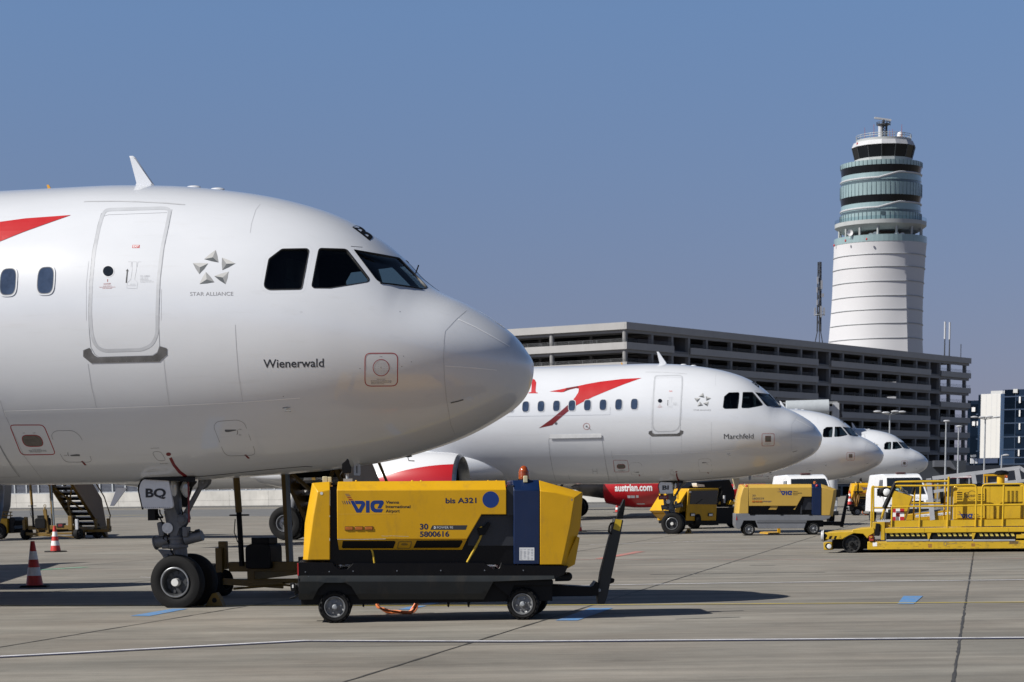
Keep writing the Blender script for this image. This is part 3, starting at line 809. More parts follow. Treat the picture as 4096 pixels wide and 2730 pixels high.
# ---- door ----------------------------------------------------------------------
band = pix(A, [(905, 606), (1425, 591), (1470, 618), (1437, 780), (1400, 950), (1368, 1220), (1358, 1500)])+pix(C, [(1246, 20), (1243, 80), (1205, 165), (1120, 208), (810, 217), (745, 180), (710, 100), (700, 20)])+pix(A, [(757, 1500), (765, 1250), (790, 980), (835, 760), (868, 650)])
mb = MB(); ring(mb, rounded(band, 22, 4), 13, on_hull(0.002), 15)
door = mb.build('cabin_door', mat('door_band_grey', (0.46, 0.475, 0.50), 0.4), plane, smooth=0, fix=False)
mb = MB()
ribbon(mb, pix(A, [(868, 650), (835, 760), (790, 980), (765, 1250), (757, 1500)])+pix(C, [(700, 60), (712, 175), (745, 232), (775, 253), (1195, 241), (1235, 215), (1252, 165), (1246, 20)])+pix(A, [(1362, 1500), (1372, 1220), (1404, 950), (1441, 780), (1472, 618)]), 1.8, on_hull(0.002), 15)
ribbon(mb, pix(A, [(880, 680), (925, 664), (1430, 645)]), 0.9, on_hull(0.002), 15)
mb.build('door_gap', mat('door_gap_grey', (0.26, 0.27, 0.29), 0.5), door, smooth=0, fix=False)
mb = MB(); fill(mb, pix(C, [(654, 200), (700, 181), (708, 183), (716, 212), (740, 240), (770, 255), (1200, 243), (1235, 220), (1252, 180), (1254, 167), (1308, 183), (1308, 235), (1248, 288), (715, 300), (654, 250)]), on_hull(0.006), 20)
o = mb.build('door_sill', mat('worn_steel_plate', (0.19, 0.19, 0.195), 0.38, metal=0.6, var=0.35, scale=5), plane, smooth=0, fix=False)
mb = MB()
for p in [(662, 203), (662, 250), (716, 296), (786, 293), (872, 290), (932, 288), (993, 287), (1041, 286), (1089, 284), (1136, 283), (1200, 282), (1246, 281), (1303, 187), (1303, 231)]: fill(mb, circle(C(*p), 2.2, n=8), on_hull(0.008), 60)
mb.build('bolt', STEEL, o, smooth=0, fix=False)
mb = MB(); fill(mb, circle(A(926, 1146), 25, 24), on_hull(0.002), 20); o = mb.build('porthole_surround', LGREYP, door, smooth=0, fix=False)
mb = MB(); fill(mb, circle(A(926, 1146), 21, 20.5), on_hull(0.0032), 20); mb.build('porthole', DARKGLASS, door, smooth=0, fix=False)
mb = MB(); fill(mb, pix(A, [(1134, 922), (1196, 922), (1193, 948), (1131, 948)]), on_hull(0.002)); mb.build('exit_plate', REDP, door, smooth=0, fix=False)
lettering('exit_lettering', 'EXIT', on_hull(0.0032), A(1138, 944), A(1189, 944), 8.5, WHITEP, door, bold=0.03)
mb = MB(); fill(mb, pix(A, [(1075, 1245), (1085, 1245), (1094, 1146), (1101, 1146), (1091, 1126), (1077, 1146), (1085, 1146)]), on_hull(0.0035), 6); mb.build('door_arrow', BLACKP, door, smooth=0, fix=False)
mb = MB()
for pl in ([(1097, 1065), (1125, 1065), (1120, 1112)], [(1208, 1066), (1181, 1066), (1173, 1112)], [(1133, 1066), (1170, 1066), (1168, 1130), (1152, 1215), (1178, 1245), (1172, 1293), (1085, 1292), (1088, 1245), (1120, 1215), (1130, 1140), (1133, 1066)], [(1090, 1262), (1105, 1270), (1165, 1270)]):
    ribbon(mb, pix(A, pl), 1.0, on_hull(0.002), 12)
mb.build('door_handle', GREYP, door, smooth=0, fix=False)
mb = MB()
lettering('', 'TO OPEN', on_hull(0.002), A(1199, 1197), A(1281, 1195), 6.5, None, None, mb=mb)
for s, y, x1 in (('1 PUSH FLAP TO', 1209, 1265), ('  GRASP HANDLE', 1220, 1268), ('2 LIFT HANDLE FULLY UP', 1231, 1296), ('  TO HORIZONTAL GREEN LINE', 1242, 1315)):
    lettering('', s, on_hull(0.002), A(1199, y), A(x1, y-2), 3.4, None, None, mb=mb)
lettering('', 'PUSH HERE', on_hull(0.002), A(1112, 1260), A(1158, 1259), 2.6, None, None, mb=mb)
mb.build('door_lettering', GREYP, door, smooth=0, fix=False)
mb = MB(); fill(mb, pix(A, [(918, 1238), (923, 1238), (923, 1222), (926, 1222), (921, 1212), (916, 1222), (918, 1222)]), on_hull(0.002))
lettering('', 'DANGER', on_hull(0.002), A(888, 1261), A(949, 1259), 5.5, None, None, mb=mb)
for s, y, x0, x1 in (('DO NOT OPEN DOOR', 1277, 882, 956), ('IF RED WARNING LIGHT IS FLASHING', 1287, 848, 988), ('CABIN PRESSURIZED', 1297, 876, 958)): lettering('', s, on_hull(0.002), A(x0, y), A(x1, y-2), 3.2, None, None, mb=mb)
mb.build('danger_lettering', BROWNRED, door, smooth=0, fix=False)
mb = MB(); ribbon(mb, pix(A, [(718, 553), (735, 549), (1020, 547), (1200, 552), (1400, 562), (1580, 577)]), 4.0, on_hull(0.004)); mb.build('rain_gutter', mat('gutter_grey', (0.46, 0.47, 0.49), 0.5), plane, smooth=0, fix=False)

# ---- emblem and lettering ------------------------------------------------------------
tri = [((1845, 965), (1747, 1043), (1870, 1072), (1820, 1028), 'LMD'), ((1900, 1030), (2015, 1080), (1902, 1138), (1938, 1083), 'LDM'), ((1957, 1150), (1833, 1188), (1930, 1258), (1905, 1200), 'LDM'), ((1762, 1152), (1707, 1256), (1835, 1240), (1768, 1216), 'LDM'), ((1650, 1077), (1782, 1080), (1706, 1172), (1712, 1112), 'LDM')]
sh = {'L': 0, 'M': 1, 'D': 2}
mb = MB()
for a, b, c, m_, k in tri:
    es = [(a, b), (b, c), (c, a)]
    ks = {'LMD': 'LDM', 'LDM': 'LDM'}[k]
    for (p, q), kk in zip(es, ks):
        mb.mi = sh[kk]
        ctr = ((a[0]+b[0]+c[0])/3, (a[1]+b[1]+c[1])/3)
        mid = ((p[0]+q[0])/2, (p[1]+q[1])/2); bul = (mid[0]+(mid[0]-ctr[0])*0.10, mid[1]+(mid[1]-ctr[1])*0.10)
        fill(mb, pix(A, [p, bul, q, m_]), on_hull(0.002), 30)
emblem = mb.build('alliance_emblem', [mat('emblem_light', (0.46, 0.46, 0.45), 0.4), mat('emblem_mid', (0.24, 0.245, 0.25), 0.4), mat('emblem_dark', (0.05, 0.06, 0.068), 0.5)], plane, smooth=0, fix=False)
lettering('alliance_lettering', 'STAR ALLIANCE', on_hull(0.002), A(1627, 1357), A(1996, 1355), 15, mat('lettering_grey', (0.22, 0.22, 0.235), 0.5), plane)
name1 = lettering('name_lettering', 'Wienerwald', on_hull(0.002), B(105, 1319), B(580, 1311), 34, mat('name_grey', (0.028, 0.033, 0.045), 0.5), plane, bold=0.012)
# registration letter on the crown
def crown_letter(ch):
    vs, fs = glyphs(ch, 0.03); mb = MB(); fc = on_hull(0.0045)
    mb.add([fc(*B(800+134*y+40*x+8*x*y, 210+104*y-20*x-12*x*y+6)) for x, y in vs], fs)
    return mb.build('crown_lettering', mat('crown_black', (.004, .004, .005), .7, spec=.1), plane, smooth=0, fix=False)
crown1 = crown_letter('B')
# static ports
def port_ring(name, Z, poly, rad, inner, disc, lines, which=0):
    lf = 0.004 if which else 0.0; fk = on_hull(0.002+lf, which); mb = MB(); ring(mb, rounded(pix(Z, poly), rad, 5), 3.4 if which == 0 else 1.5, fk, 15)
    ring(mb, inner, 2.6 if which == 0 else 1.2, on_hull(0.0032+lf, which), 15)
    o = mb.build(name, mat('port_red', (0.34, 0.012, 0.02), 0.5), plane, smooth=0, fix=False)
    mb = MB(); fill(mb, inner, on_hull(0.0015+lf, which), 8); mb.build('sensor_plate', disc, o, smooth=0, fix=False)
    if lines:
        mb = MB()
        for s, y, x0, x1, h in lines: lettering('', s, fk, Z(x0, y), Z(x1, y), h, None, None, mb=mb)
        mb.build('port_lettering', DGREYP, o, smooth=0, fix=False)
    return o
port1 = port_ring('static_port', B, [(898, 1200), (1160, 1199), (1160, 1463), (898, 1464)], 26, circle(B(1028, 1316), 33.5, 34), LGREYP, [('STBY', 1232, 1016, 1040, 3.5), ('STATIC PORT', 1411, 994, 1062, 4), ('DO NOT PLUG OR DEFORM HOLES', 1424, 948, 1108, 4), ('AREA WITHIN RED LINE MUST BE', 1435, 948, 1108, 4), ('SMOOTH AND CLEAN', 1446, 948, 1050, 4)])
mb = MB()
for i in range(5):
    for j in range(5):
        x, y = 982+23*i, 1288+18*j
        if (x-1028)**2+(y-1322)**2 < 52**2: fill(mb, circle(B(x, y), 0.9, n=6), on_hull(0.0032), 60)
ring(mb, circle(B(1027, 1316), 2.6, n=10), 0.9, on_hull(0.0032)); mb.build('port_hole', DGREYP, port1, smooth=0, fix=False)
port_ring('static_port', C, [(70, 783), (345, 782), (442, 1020), (165, 1024)], 20, rounded(pix(C, [(160, 864), (318, 862), (352, 955), (190, 957)]), 26, 6), mat('sensor_brown', (0.13, 0.115, 0.10), 0.5, var=0.3, scale=20), [('STATIC PORTS', 979, 255, 322, 3), ('DO NOT PLUG OR DEFORM HOLES', 987, 225, 362, 3), ('AREA WITHIN RED LINE MUST BE', 994, 230, 365, 3), ('SMOOTH AND CLEAN', 1001, 234, 320, 3)])

# ---- livery stripe, traced on the second jet where it shows whole ----------------------
fs2 = on_hull(0.005, 1)
mb = MB()
fill(mb, pix(D2, [(1270, 589), (1100, 598), (900, 622), (780, 643), (700, 661), (707, 690), (700, 722), (675, 760), (640, 802), (625, 815), (690, 832), (760, 795), (830, 760), (950, 710), (1100, 650)]), fs2, 7)
fill(mb, pix(D2, [(443, 710), (560, 688), (600, 678), (570, 715), (548, 718)]), fs2, 7)
stripe = mb.build('livery_stripe', mat('livery_red', (0.44, 0.016, 0.018), 0.35, coat=0.3, var=0.04), plane, smooth=0, fix=False)
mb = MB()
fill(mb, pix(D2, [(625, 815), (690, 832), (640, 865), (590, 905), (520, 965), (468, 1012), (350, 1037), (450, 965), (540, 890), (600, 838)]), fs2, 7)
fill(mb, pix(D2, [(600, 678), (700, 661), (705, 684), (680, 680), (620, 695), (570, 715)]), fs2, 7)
mb.build('stripe_dark_red', mat('livery_dark_red', (0.15, 0.012, 0.014), 0.35, coat=0.3, var=0.04), stripe, smooth=0, fix=False)  # darker red of the printed gradient
mb = MB()
fill(mb, pix(D2, [(255, 727), (255, 720), (280, 714), (284, 640), (282, 612), (270, 600), (290, 595), (312, 605), (325, 630), (319, 700), (322, 716), (338, 721), (337, 727)]), fs2, 6)
fill(mb, pix(D2, [(165, 727), (165, 720), (190, 714), (194, 610), (170, 604), (228, 594), (225, 700), (228, 716), (245, 721), (245, 727)]), fs2, 6)
fill(mb, pix(D2, [(226, 622), (244, 604), (270, 595), (290, 596), (283, 640), (272, 618), (252, 618), (226, 645)]), fs2, 6)
mb.build('airline_lettering', REDP, plane, smooth=0, fix=False)
# cabin windows
def cabin_window(s):
    z = 4.352; mb = MB()
    for rr, lift, w_, h_, mi in ((1, 0.0085, 0.133, 0.194, 0),):
        o1 = [side_pt(s-w_*math.copysign(abs(math.cos(a))**0.6, math.cos(a)), z+h_*math.copysign(abs(math.sin(a))**0.6, math.sin(a)), -1, lift) for a in np.linspace(0, 2*math.pi, 37)[:-1]]
        o2 = [side_pt(s-0.118*math.copysign(abs(math.cos(a))**0.62, math.cos(a)), z+0.178*math.copysign(abs(math.sin(a))**0.62, math.sin(a)), -1, lift) for a in np.linspace(0, 2*math.pi, 37)[:-1]]
        o3 = [side_pt(s-0.108*math.copysign(abs(math.cos(a))**0.62, math.cos(a)), z+0.168*math.copysign(abs(math.sin(a))**0.62, math.sin(a)), -1, 0.0075) for a in np.linspace(0, 2*math.pi, 37)[:-1]]
        mb.loft([o1, o2], cap=False); mb.mi = 1; mb.loft([o2, o3], cap=False)
    fr = mb.build('cabin_window', [mat('window_surround', (0.56, 0.575, 0.60), 0.35, coat=0.4, var=0.05), DGREYP], plane, smooth=0, fix=False)
    mb = MB(); n = 36; mb.add(o3+[side_pt(s, z, -1, 0.008)], [[i, (i+1) % n, n] for i in range(n)])
    mb.build('pane', CABINPANE, fr, smooth=0, fix=False)
for k in range(15): cabin_window(6.08+0.5334*k)
# cargo door, light and emblem ring of the second jet
mb = MB()
fill(mb, rounded(pix(D2, [(447, 1092), (905, 1084), (912, 1122), (443, 1130)]), 5), on_hull(0.03, 1), 14)
cargo = mb.build('cargo_door', mat('cargo_hinge', (0.74, 0.75, 0.76), 0.3, coat=0.4), plane, smooth=0, fix=False)
mb = MB()
for pl in ([(441, 1126), (436, 1150), (445, 1260), (475, 1430), (500, 1510)], [(912, 1126), (930, 1250), (955, 1400), (976, 1510)]): ribbon(mb, pix(D2, pl), 1.2, on_hull(0.005, 1))
ribbon(mb, pix(D2, [(445, 1131), (912, 1122)]), 1.6, on_hull(0.034, 1)); ribbon(mb, pix(D2, [(990, 850), (985, 918), (60, 935)]), 0.7, on_hull(0.005, 1))
for pl in ([(830, 1400), (835, 1450)], [(868, 1400), (872, 1450)], [(832, 1425), (870, 1425)], [(612, 1455), (628, 1505)]): ribbon(mb, pix(D2, pl), 1.0, on_hull(0.005, 1))
mb.build('door_gap', mat('door_gap_grey', (0.3, 0.3, 0.3)), cargo, smooth=0, fix=False)
mb = MB(); ring(mb, circle(D2(776, 1023), 13.5), 1.5, on_hull(0.005, 1), 8); mb.build('sensor_ring', BROWNRED, plane, smooth=0, fix=False)
mb = MB(); fill(mb, circle(D2(776, 1023), 3.5), on_hull(0.005, 1)); ribbon(mb, pix(D2, [(776, 1023), (816, 1052)]), 1.4, on_hull(0.012, 1)); fill(mb, circle(D2(502, 996), 5.5), on_hull(0.005, 1)); mb.build('drain_outlet', DGREYP, plane, smooth=0, fix=False)

# ---- aerials ----------------------------------------------------------------------
fr1 = PF[0]
bl = [fr1.at(A(*p), 0.0) for p in [(1108, 160), (1140, 160), (1160, 175), (1235, 285), (1320, 408), (1300, 440), (1150, 455), (1172, 405), (1145, 300)]]
mb = MB()
c_ = sum(bl, Vector())/len(bl)
mb.loft([[p+Vector((0, -0.006, 0)) for p in bl], [p.lerp(c_, 0.12)+Vector((0, -0.03, 0)) for p in bl]])
mb.loft([[p+Vector((0, 0.006, 0)) for p in bl], [p.lerp(c_, 0.12)+Vector((0, 0.03, 0)) for p in bl]])
mb.loft([[p+Vector((0, -0.006, 0)) for p in bl], [p+Vector((0, 0.006, 0)) for p in bl]])
mb.build('blade_aerial', SKIN, plane, smooth=30)
tp = on_hull(0.0)
mb = MB()
for (x, y) in ((1655, 425), (1858, 443)): mb.ell(fr1.at(A(x, y), 0.0)+Vector((0, 0, -0.01)), (0.11, 0.08, 0.03), 12, 8)
mb.build('roof_fairing', SKIN, plane)
p = fr1.at(A(430, 437), 0.0); mb = MB(); mb.loft([[p+Vector(v) for v in ((-.03, -.01, -.03), (.03, -.01, -.03), (.03, .01, -.03), (-.03, .01, -.03))], [p+Vector(v) for v in ((-.05, -.005, .05), (-.02, -.005, .05), (-.02, .005, .05), (-.05, .005, .05))]])
mb.build('orange_aerial', mat('orange_paint', (0.55, 0.27, 0.02), 0.4), plane)

# ---- nose gear ------------------------------------------------------------------------
ng = lambda x, y, d=0.0: fr1.at(E(x, y), d)
mb = MB()
hub = Vector((-5.07, 0, 0.355))
piv = Vector((-5.10, 0, 1.0))
mb.cyl(hub, piv, 0.075, 0.075, 20)
mb.cyl(ng(540, 935), ng(541, 850), 0.095, 0.09, 20); mb.cyl(ng(525, 860), ng(517, 730), 0.135, 0.125, 24)
mb.lathe([(0, .15), (.05, .15)], ng(524, 850), 'Z', 24); mb.lathe([(0, .145), (.04, .145)], ng(520, 770), 'Z', 24)
mb.cyl(ng(517, 740), ng(478, 470), 0.115, 0.13, 20); mb.cyl(ng(478, 470), ng(455, 180), 0.13, 0.13, 20)
mb.prism([ng(*q, -0.1) for q in [(400, 470), (500, 430), (530, 525), (600, 500), (617, 560), (575, 640), (545, 660), (520, 740), (455, 740), (440, 560)]], -0.12, 0.06)
mb.cyl(hub+Vector((0, -.36, 0)), hub+Vector((0, .36, 0)), 0.05)
mb.cyl(ng(440, 945, -.06), ng(395, 950, -.06), 0.05, 0.04); 
mb.prism([ng(*q, -.05) for q in [(325, 868), (370, 872), (450, 878), (478, 905), (480, 940), (440, 945), (392, 962), (372, 925)]], -0.07, 0.07)
gear = mb.build('nose_gear', GEARGREY, plane, bevel=0.006)
mb = MB(); mb.cyl(ng(588, 545, -.02), ng(768, 215, -.02), 0.04, 0.035, 14); mb.cyl(ng(560, 570, -.16), ng(575, 570, .1), 0.05)
mb.prism([ng(*q, -.03) for q in [(742, 180), (850, 170), (838, 212), (805, 250), (770, 272), (735, 235)]], -0.08, 0.04); mb.cyl(ng(768, 192, -.11), ng(768, 192, .05), 0.035)
mb.cyl(ng(565, 577, -.14), ng(565, 577, -.1), .075, n=20); mb.build('drag_brace', GEARGREY, gear, bevel=0.004)
mb = MB(); mb.cyl(ng(600, 772, -.05), ng(770, 728, -.05), 0.075, 0.075, 18); mb.cyl(ng(700, 690, -.05), ng(745, 680, -.05), .025); mb.cyl(ng(742, 690, -.05), ng(742, 725, -.05), .04)
mb.cyl(ng(297, 802, -.05), ng(440, 775, -.05), 0.085, 0.08, 18); mb.cyl(ng(297, 803, -.05), ng(312, 800, -.05), 0.10, 0.10, 18); mb.cyl(ng(372, 842, -.1), ng(440, 838, -.1), .03)
mb.build('steering_actuator', GEARGREY, gear, bevel=0.004)
mb = MB(); mb.box(ng(572, 742, -.16)-Vector((0, .0, 0)), ng(655, 642, -.02)); mb.cyl(ng(355, 600, -.08), ng(378, 735, -.08), .055, .055, 14); mb.cyl(ng(355, 620, -.08), ng(350, 595, -.08), .04)
mb.build('valve_block', GEARGREY, gear, bevel=0.008)
mb = MB(); mb.cyl(ng(422, 655, -.17), ng(424, 655, -.10), .075, .07, 20); mb.build('taxi_light', LAMP, gear)
mb = MB()
for x, y, z in ((478, 250, -.28), (600, 262, .05)): mb.lathe([(-.06, .05), (0, .12), (.015, .125), (.025, .10), (.035, .001)], ng(x, y, z), 'X', 24)
mb.build('landing_light', LAMP, gear)
mb = MB()
for a in ([(310, 470), (330, 520), (360, 575), (378, 610)], [(345, 470), (350, 510), (372, 540)], [(385, 620), (400, 700), (380, 760), (440, 800)], [(410, 690), (415, 730), (440, 745)], [(455, 850), (460, 890), (490, 925)], [(560, 470), (575, 500), (560, 560)], [(640, 690), (680, 695), (740, 680)]):
    mb.tube([ng(*q, -.12) for q in a], 0.011, 6)
mb.build('hydraulic_hose', BLACK, gear)
mb = MB(); mb.prism([ng(*q, -.2) for q in [(224, 465), (300, 465), (300, 545), (303, 578), (226, 580)]], -.2, -.08); mb.cyl(ng(300, 548, -.12), ng(380, 548, -.12), .015); mb.build('relay_box', BLACK, gear, bevel=0.006)
mb = MB(); mb.prism([ng(*q, -.22) for q in [(622, 175), (637, 175), (648, 600), (630, 600)]], -.225, -.215); mb.build('warning_pennant', DREDP, gear, smooth=0)
for y in (-.255, .255):
    mb = MB(); wheel(mb, hub+Vector((0, y, 0)), 0.385, 0.23, 0.205, face=-1 if y < 0 else 1, bolts=0, dish=0.05)
    mb.mi = 1
    for i in range(9):
        t = 2*math.pi*i/9; q = hub+Vector((math.sin(t)*.135, y-.012 if y < 0 else y+.012, math.cos(t)*.135)); mb.cyl(q, q+Vector((0, -.012 if y < 0 else .012, 0)), .026, n=10)
    mb.mi = 2; mb.cyl(hub+Vector((0, y+(-.02 if y < 0 else .02), 0)), hub+Vector((0, y+(-.115 if y < 0 else .115), 0)), .056, .052, 24)
    mb.build('wheel', [RUBBER, mat('wheel_rim_dark', (0.035, 0.037, 0.04), 0.45, metal=0.0, var=0.35, scale=12), mat('hub_cap', (0.60, 0.60, 0.58), 0.45, var=0.15)], gear)
    mb = MB(); mb.lathe([(-.005, .212), (-.01, .205), (-.01, .192), (0.02, .185)] if y < 0 else [(.005, .212), (.01, .205), (.01, .192), (-.02, .185)], hub+Vector((0, y*1.42, 0)), 'Y', 40, cap=False); mb.build('rim_flange', STEEL, gear)
# gear doors with the letters on them
dz = -0.46
dp = [ng(*q, dz) for q in rounded([(160, 190), (200, 162), (430, 157), (484, 440), (460, 459), (178, 466), (136, 270)], 30, 4)]
mb = MB(); mb.prism(dp, dz, dz+0.035); gdoor = mb.build('gear_door', mat('gear_door_white', (0.66, 0.67, 0.69), 0.4, var=0.08, dirt=0.15), plane, bevel=0.004)
mb = MB()
for i in range(14):
    for pl in (((150+i*20, 170), ) if i < 13 else ()), (((185+i*20, 458), ) if i < 14 else ()): 
        for q in pl: mb.cyl(ng(q[0], q[1]+ (4 if q[1]<300 else -8), dz), ng(q[0], q[1]+(4 if q[1]<300 else -8), dz-.004), .006, n=6)
mb.build('rivet', DGREYP, gdoor)
mb = MB(); mb.tube([ng(*q, dz+.02) for q in [(200, 158), (165, 180), (138, 235), (134, 275), (178, 470)]], .014, 6); mb.tube([ng(*q, dz+.02) for q in [(205, 156), (432, 151)]], .016, 6); mb.build('door_seal', BLACK, gdoor)
letters1 = lettering('door_lettering', 'BQ', lambda u, v: fr1.at((u, v), dz-.006), E(205, 368), E(407, 366), 43, BLACKP, gdoor, bold=0.035)
mb = MB(); mb.prism([ng(*q, .42) for q in [(440, 160), (690, 165), (612, 448), (520, 442)]], .42, .45); mb.prism([ng(*q, .3) for q in [(490, 150), (690, 150), (690, 200), (640, 260), (490, 240)]], .05, .4)
mb.build('gear_door', BLACK, plane)
mb = MB(); mb.loft([[ng(*q, -.5) for q in [(178, 150), (700, 150), (700, 200), (200, 170)]], [ng(*q, .3) for q in [(178, 150), (700, 150), (700, 200), (200, 170)]]]); mb.build('gear_bay', BLACK, plane)

# ---- wings, engines, main gear, tail ------------------------------------------------------
def airfoil(s, y, c, z, tk=0.12, n=14):
    up = []; lo = []
    for i in range(n+1):
        x = (1-math.cos(math.pi*i/n))/2; t = 5*tk*(0.2969*math.sqrt(x)-0.126*x-0.3516*x*x+0.2843*x**3-0.1036*x**4)
        up.append((x, t+0.02*math.sin(math.pi*x))); lo.append((x, -t+0.02*math.sin(math.pi*x)))
    return [Vector((-(s+x*c), y, z+h*c)) for x, h in up+lo[-2:0:-1]]
for sg in (-1, 1):
    mb = MB()
    mb.loft([airfoil(11.9, sg*1.2, 6.6, 2.25, 0.14), airfoil(14.6, sg*6.3, 3.9, 2.75, 0.12), airfoil(19.2, sg*16.2, 1.6, 3.75, 0.11)])
    wing = mb.build('wing', mat('wing_grey', (0.52, 0.53, 0.55), 0.4, var=0.08), plane, smooth=40)
    mb = MB()
    for y, s, L in ((2.9, 16.3, 3.2), (6.4, 17.2, 2.9), (10.2, 18.6, 2.4)): mb.ell((-(s+L/2), sg*y, 2.15+0.07*(y-2)), (L/2, .16, .24), 16, 12)
    mb.build('flap_fairing', SKIN, wing)
    mb = MB(); mb.loft([airfoil(19.3, sg*16.2, 1.4, 3.75, .06), [p+Vector((-1.2, sg*.35, 1.6)) for p in airfoil(19.3, sg*16.2, .6, 3.75, .06)]]); mb.build('wing_tip', SKIN, wing)
    # engine nacelle: axis along x
    ec = Vector((-11.05, sg*5.75, 1.70))
    NP = [(0.05, .90), (0.0, .955), (0.03, 1.0), (0.12, 1.045), (.4, 1.10), (.9, 1.135), (1.6, 1.125), (2.4, 1.04), (3.1, .88), (3.12, .84), (2.6, .86)]
    mb = MB(); mb.lathe([(-x, r) for x, r in NP[3:]], ec, 'X', 64, cap=False)
    m = bpy.data.materials.get('nacelle_paint')
    if not m:
        m = bpy.data.materials.new('nacelle_paint'); m.use_nodes = True; t = m.node_tree; b = t.nodes['Principled BSDF']; L = t.links.new
        tc = t.nodes.new('ShaderNodeTexCoord'); sp = t.nodes.new('ShaderNodeSeparateXYZ'); L(tc.outputs['Object'], sp.inputs[0])
        # red below a curve that falls towards the tail
        k1 = t.nodes.new('ShaderNodeMath'); k1.operation = 'ADD'; k1.inputs[1].default_value = 11.05; L(sp.outputs['X'], k1.inputs[0])
        k2 = t.nodes.new('ShaderNodeMath'); k2.operation = 'MULTIPLY'; L(k1.outputs[0], k2.inputs[0]); L(k1.outputs[0], k2.inputs[1])
        k3 = t.nodes.new('ShaderNodeMath'); k3.operation = 'MULTIPLY_ADD'; k3.inputs[1].default_value = -0.06; k3.inputs[2].default_value = 2.42; L(k2.outputs[0], k3.inputs[0])
        k4 = t.nodes.new('ShaderNodeMath'); k4.operation = 'LESS_THAN'; L(sp.outputs['Z'], k4.inputs[0]); L(k3.outputs[0], k4.inputs[1])
        mx = t.nodes.new('ShaderNodeMix'); mx.data_type = 'RGBA'; mx.inputs['A'].default_value = (.62, .625, .64, 1); mx.inputs['B'].default_value = (.42, .011, .016, 1)
        L(k4.outputs[0], mx.inputs['Factor']); L(mx.outputs['Result'], b.inputs['Base Color']); b.inputs['Roughness'].default_value = .3; b.inputs['Coat Weight'].default_value = .5; b.inputs['Coat Roughness'].default_value = .05
    eng = mb.build('engine', m, plane, smooth=50)
    mb = MB(); mb.lathe([(-x, r) for x, r in [(.13, 1.044), (.03, 1.0), (0, .955), (.05, .90), (.35, .86)]], ec, 'X', 64, cap=False); mb.build('intake_lip', STEEL, eng, smooth=60)
    mb = MB(); mb.lathe([(-x, r) for x, r in [(.34, .87), (.9, .86), (.92, .3), (.55, .01)]], ec, 'X', 48, cap=False); mb.build('fan', mat('fan_dark', (0.02, 0.02, 0.022), .4), eng, smooth=60)
    mb = MB(); mb.lathe([(-x, r) for x, r in [(2.6, .70), (3.3, .62), (4.4, .46), (4.42, .42), (4.1, .40)]], ec, 'X', 40); mb.lathe([(-x, r) for x, r in [(4.1, .30), (4.6, .24), (5.0, .03)]], ec, 'X', 32)
    mb.build('exhaust', mat('exhaust_metal', (0.11, 0.105, 0.10), .4, metal=.7, var=.3), eng, smooth=60)
    mb = MB(); mb.loft([[ec+Vector((-1.0, y, .95)) for y in (-.12, .12)]+[ec+Vector((-1.6, y, 1.2)) for y in (.12, -.12)], [ec+Vector((-4.6, y, .5)) for y in (-.1, .1)]+[ec+Vector((-5.5, y, 1.1)) for y in (.1, -.1)]]); mb.build('pylon', SKIN, eng)
    def on_nac(side):
        def f(x, z):
            r = float(np.interp(-(x-ec.x), [q[0] for q in NP[3:9]], [q[1] for q in NP[3:9]]))+0.008
            return Vector((x, ec.y+side*math.sqrt(max(0.01, r*r-(z-ec.z)**2)), z))
        return f
    fn = on_nac(sg); vs, fs = glyphs('austrian.com', 0.03); mb = MB()
    x0, L = ec.x-2.45, 2.0
    if sg < 0: mb.add([fn(x0+L*x, 1.43+0.36*y) for x, y in vs], fs)
    else: mb.add([fn(x0+L*(1-x), 1.43+0.36*y) for x, y in vs], fs)
    mb.build('airline_lettering', WHITEP, eng, smooth=0, fix=False)
    mb = MB()
    for x, z, w_, h_ in ((x0+.66, 1.08, .16, .13), (x0+.84, 1.08, .22, .13), (x0+1.12, 1.09, .14, .13), (x0+1.1, .74, .42, .05)):
        mb.add([fn(x, z), fn(x+w_, z), fn(x+w_, z+h_), fn(x, z+h_)], [[0, 1, 2, 3]])
    mb.build('cowl_sticker', LGREYP, eng, smooth=0, fix=False)
    mb = MB(); mb.cyl((-17.2, sg*3.8, 2.4), (-17.7, sg*3.8, .6), .13); mb.bar((-17.6, sg*3.6, 1.0), (-17.0, sg*2.0, 2.3), .1); mg = mb.build('main_gear', GEARGREY, plane)
    for y in (-.42, .42):
        mb = MB(); wheel(mb, (-17.7, sg*3.8+y, .565), .57, .40, .27, face=-1 if y < 0 else 1, bolts=8); mb.build('wheel', [RUBBER, STEEL, DGREY], mg)
mb = MB()
S = np.linspace(10.1, 20.6, 40); rings = []
for s in S:
    t = (s-10.1)/10.5; k = max(0.02, math.sin(math.pi*min(1, max(0, t)))**0.42)
    rings.append([Vector((-s, 2.30*k*math.copysign(abs(math.cos(a))**.8, math.cos(a)), 2.35+(0.85 if math.sin(a) < 0 else .95)*k*math.copysign(abs(math.sin(a))**.8, math.sin(a)))) for a in np.linspace(0, 2*math.pi, 49)[:-1]])
mb.loft(rings); mb.build('belly_fairing', SKIN, plane, smooth=50)
mb = MB(); fin = [airfoil(29.8, 0, 6.0, 0, .09), airfoil(34.9, 0, 2.4, 0, .09)]
mb.loft([[Vector((p.x, p.z, 5.4)) for p in fin[0]], [Vector((p.x, p.z, 11.7)) for p in fin[1]]]); mb.build('tail_fin', mat('livery_red', (0.5, 0.02, 0.02)), plane, smooth=40)
mb = MB()
for sg in (-1, 1): mb.loft([airfoil(32.2, sg*.4, 3.4, 5.0, .1), airfoil(35.2, sg*6.2, 1.4, 5.6, .1)])
mb.build('tailplane', SKIN, plane, smooth=40)
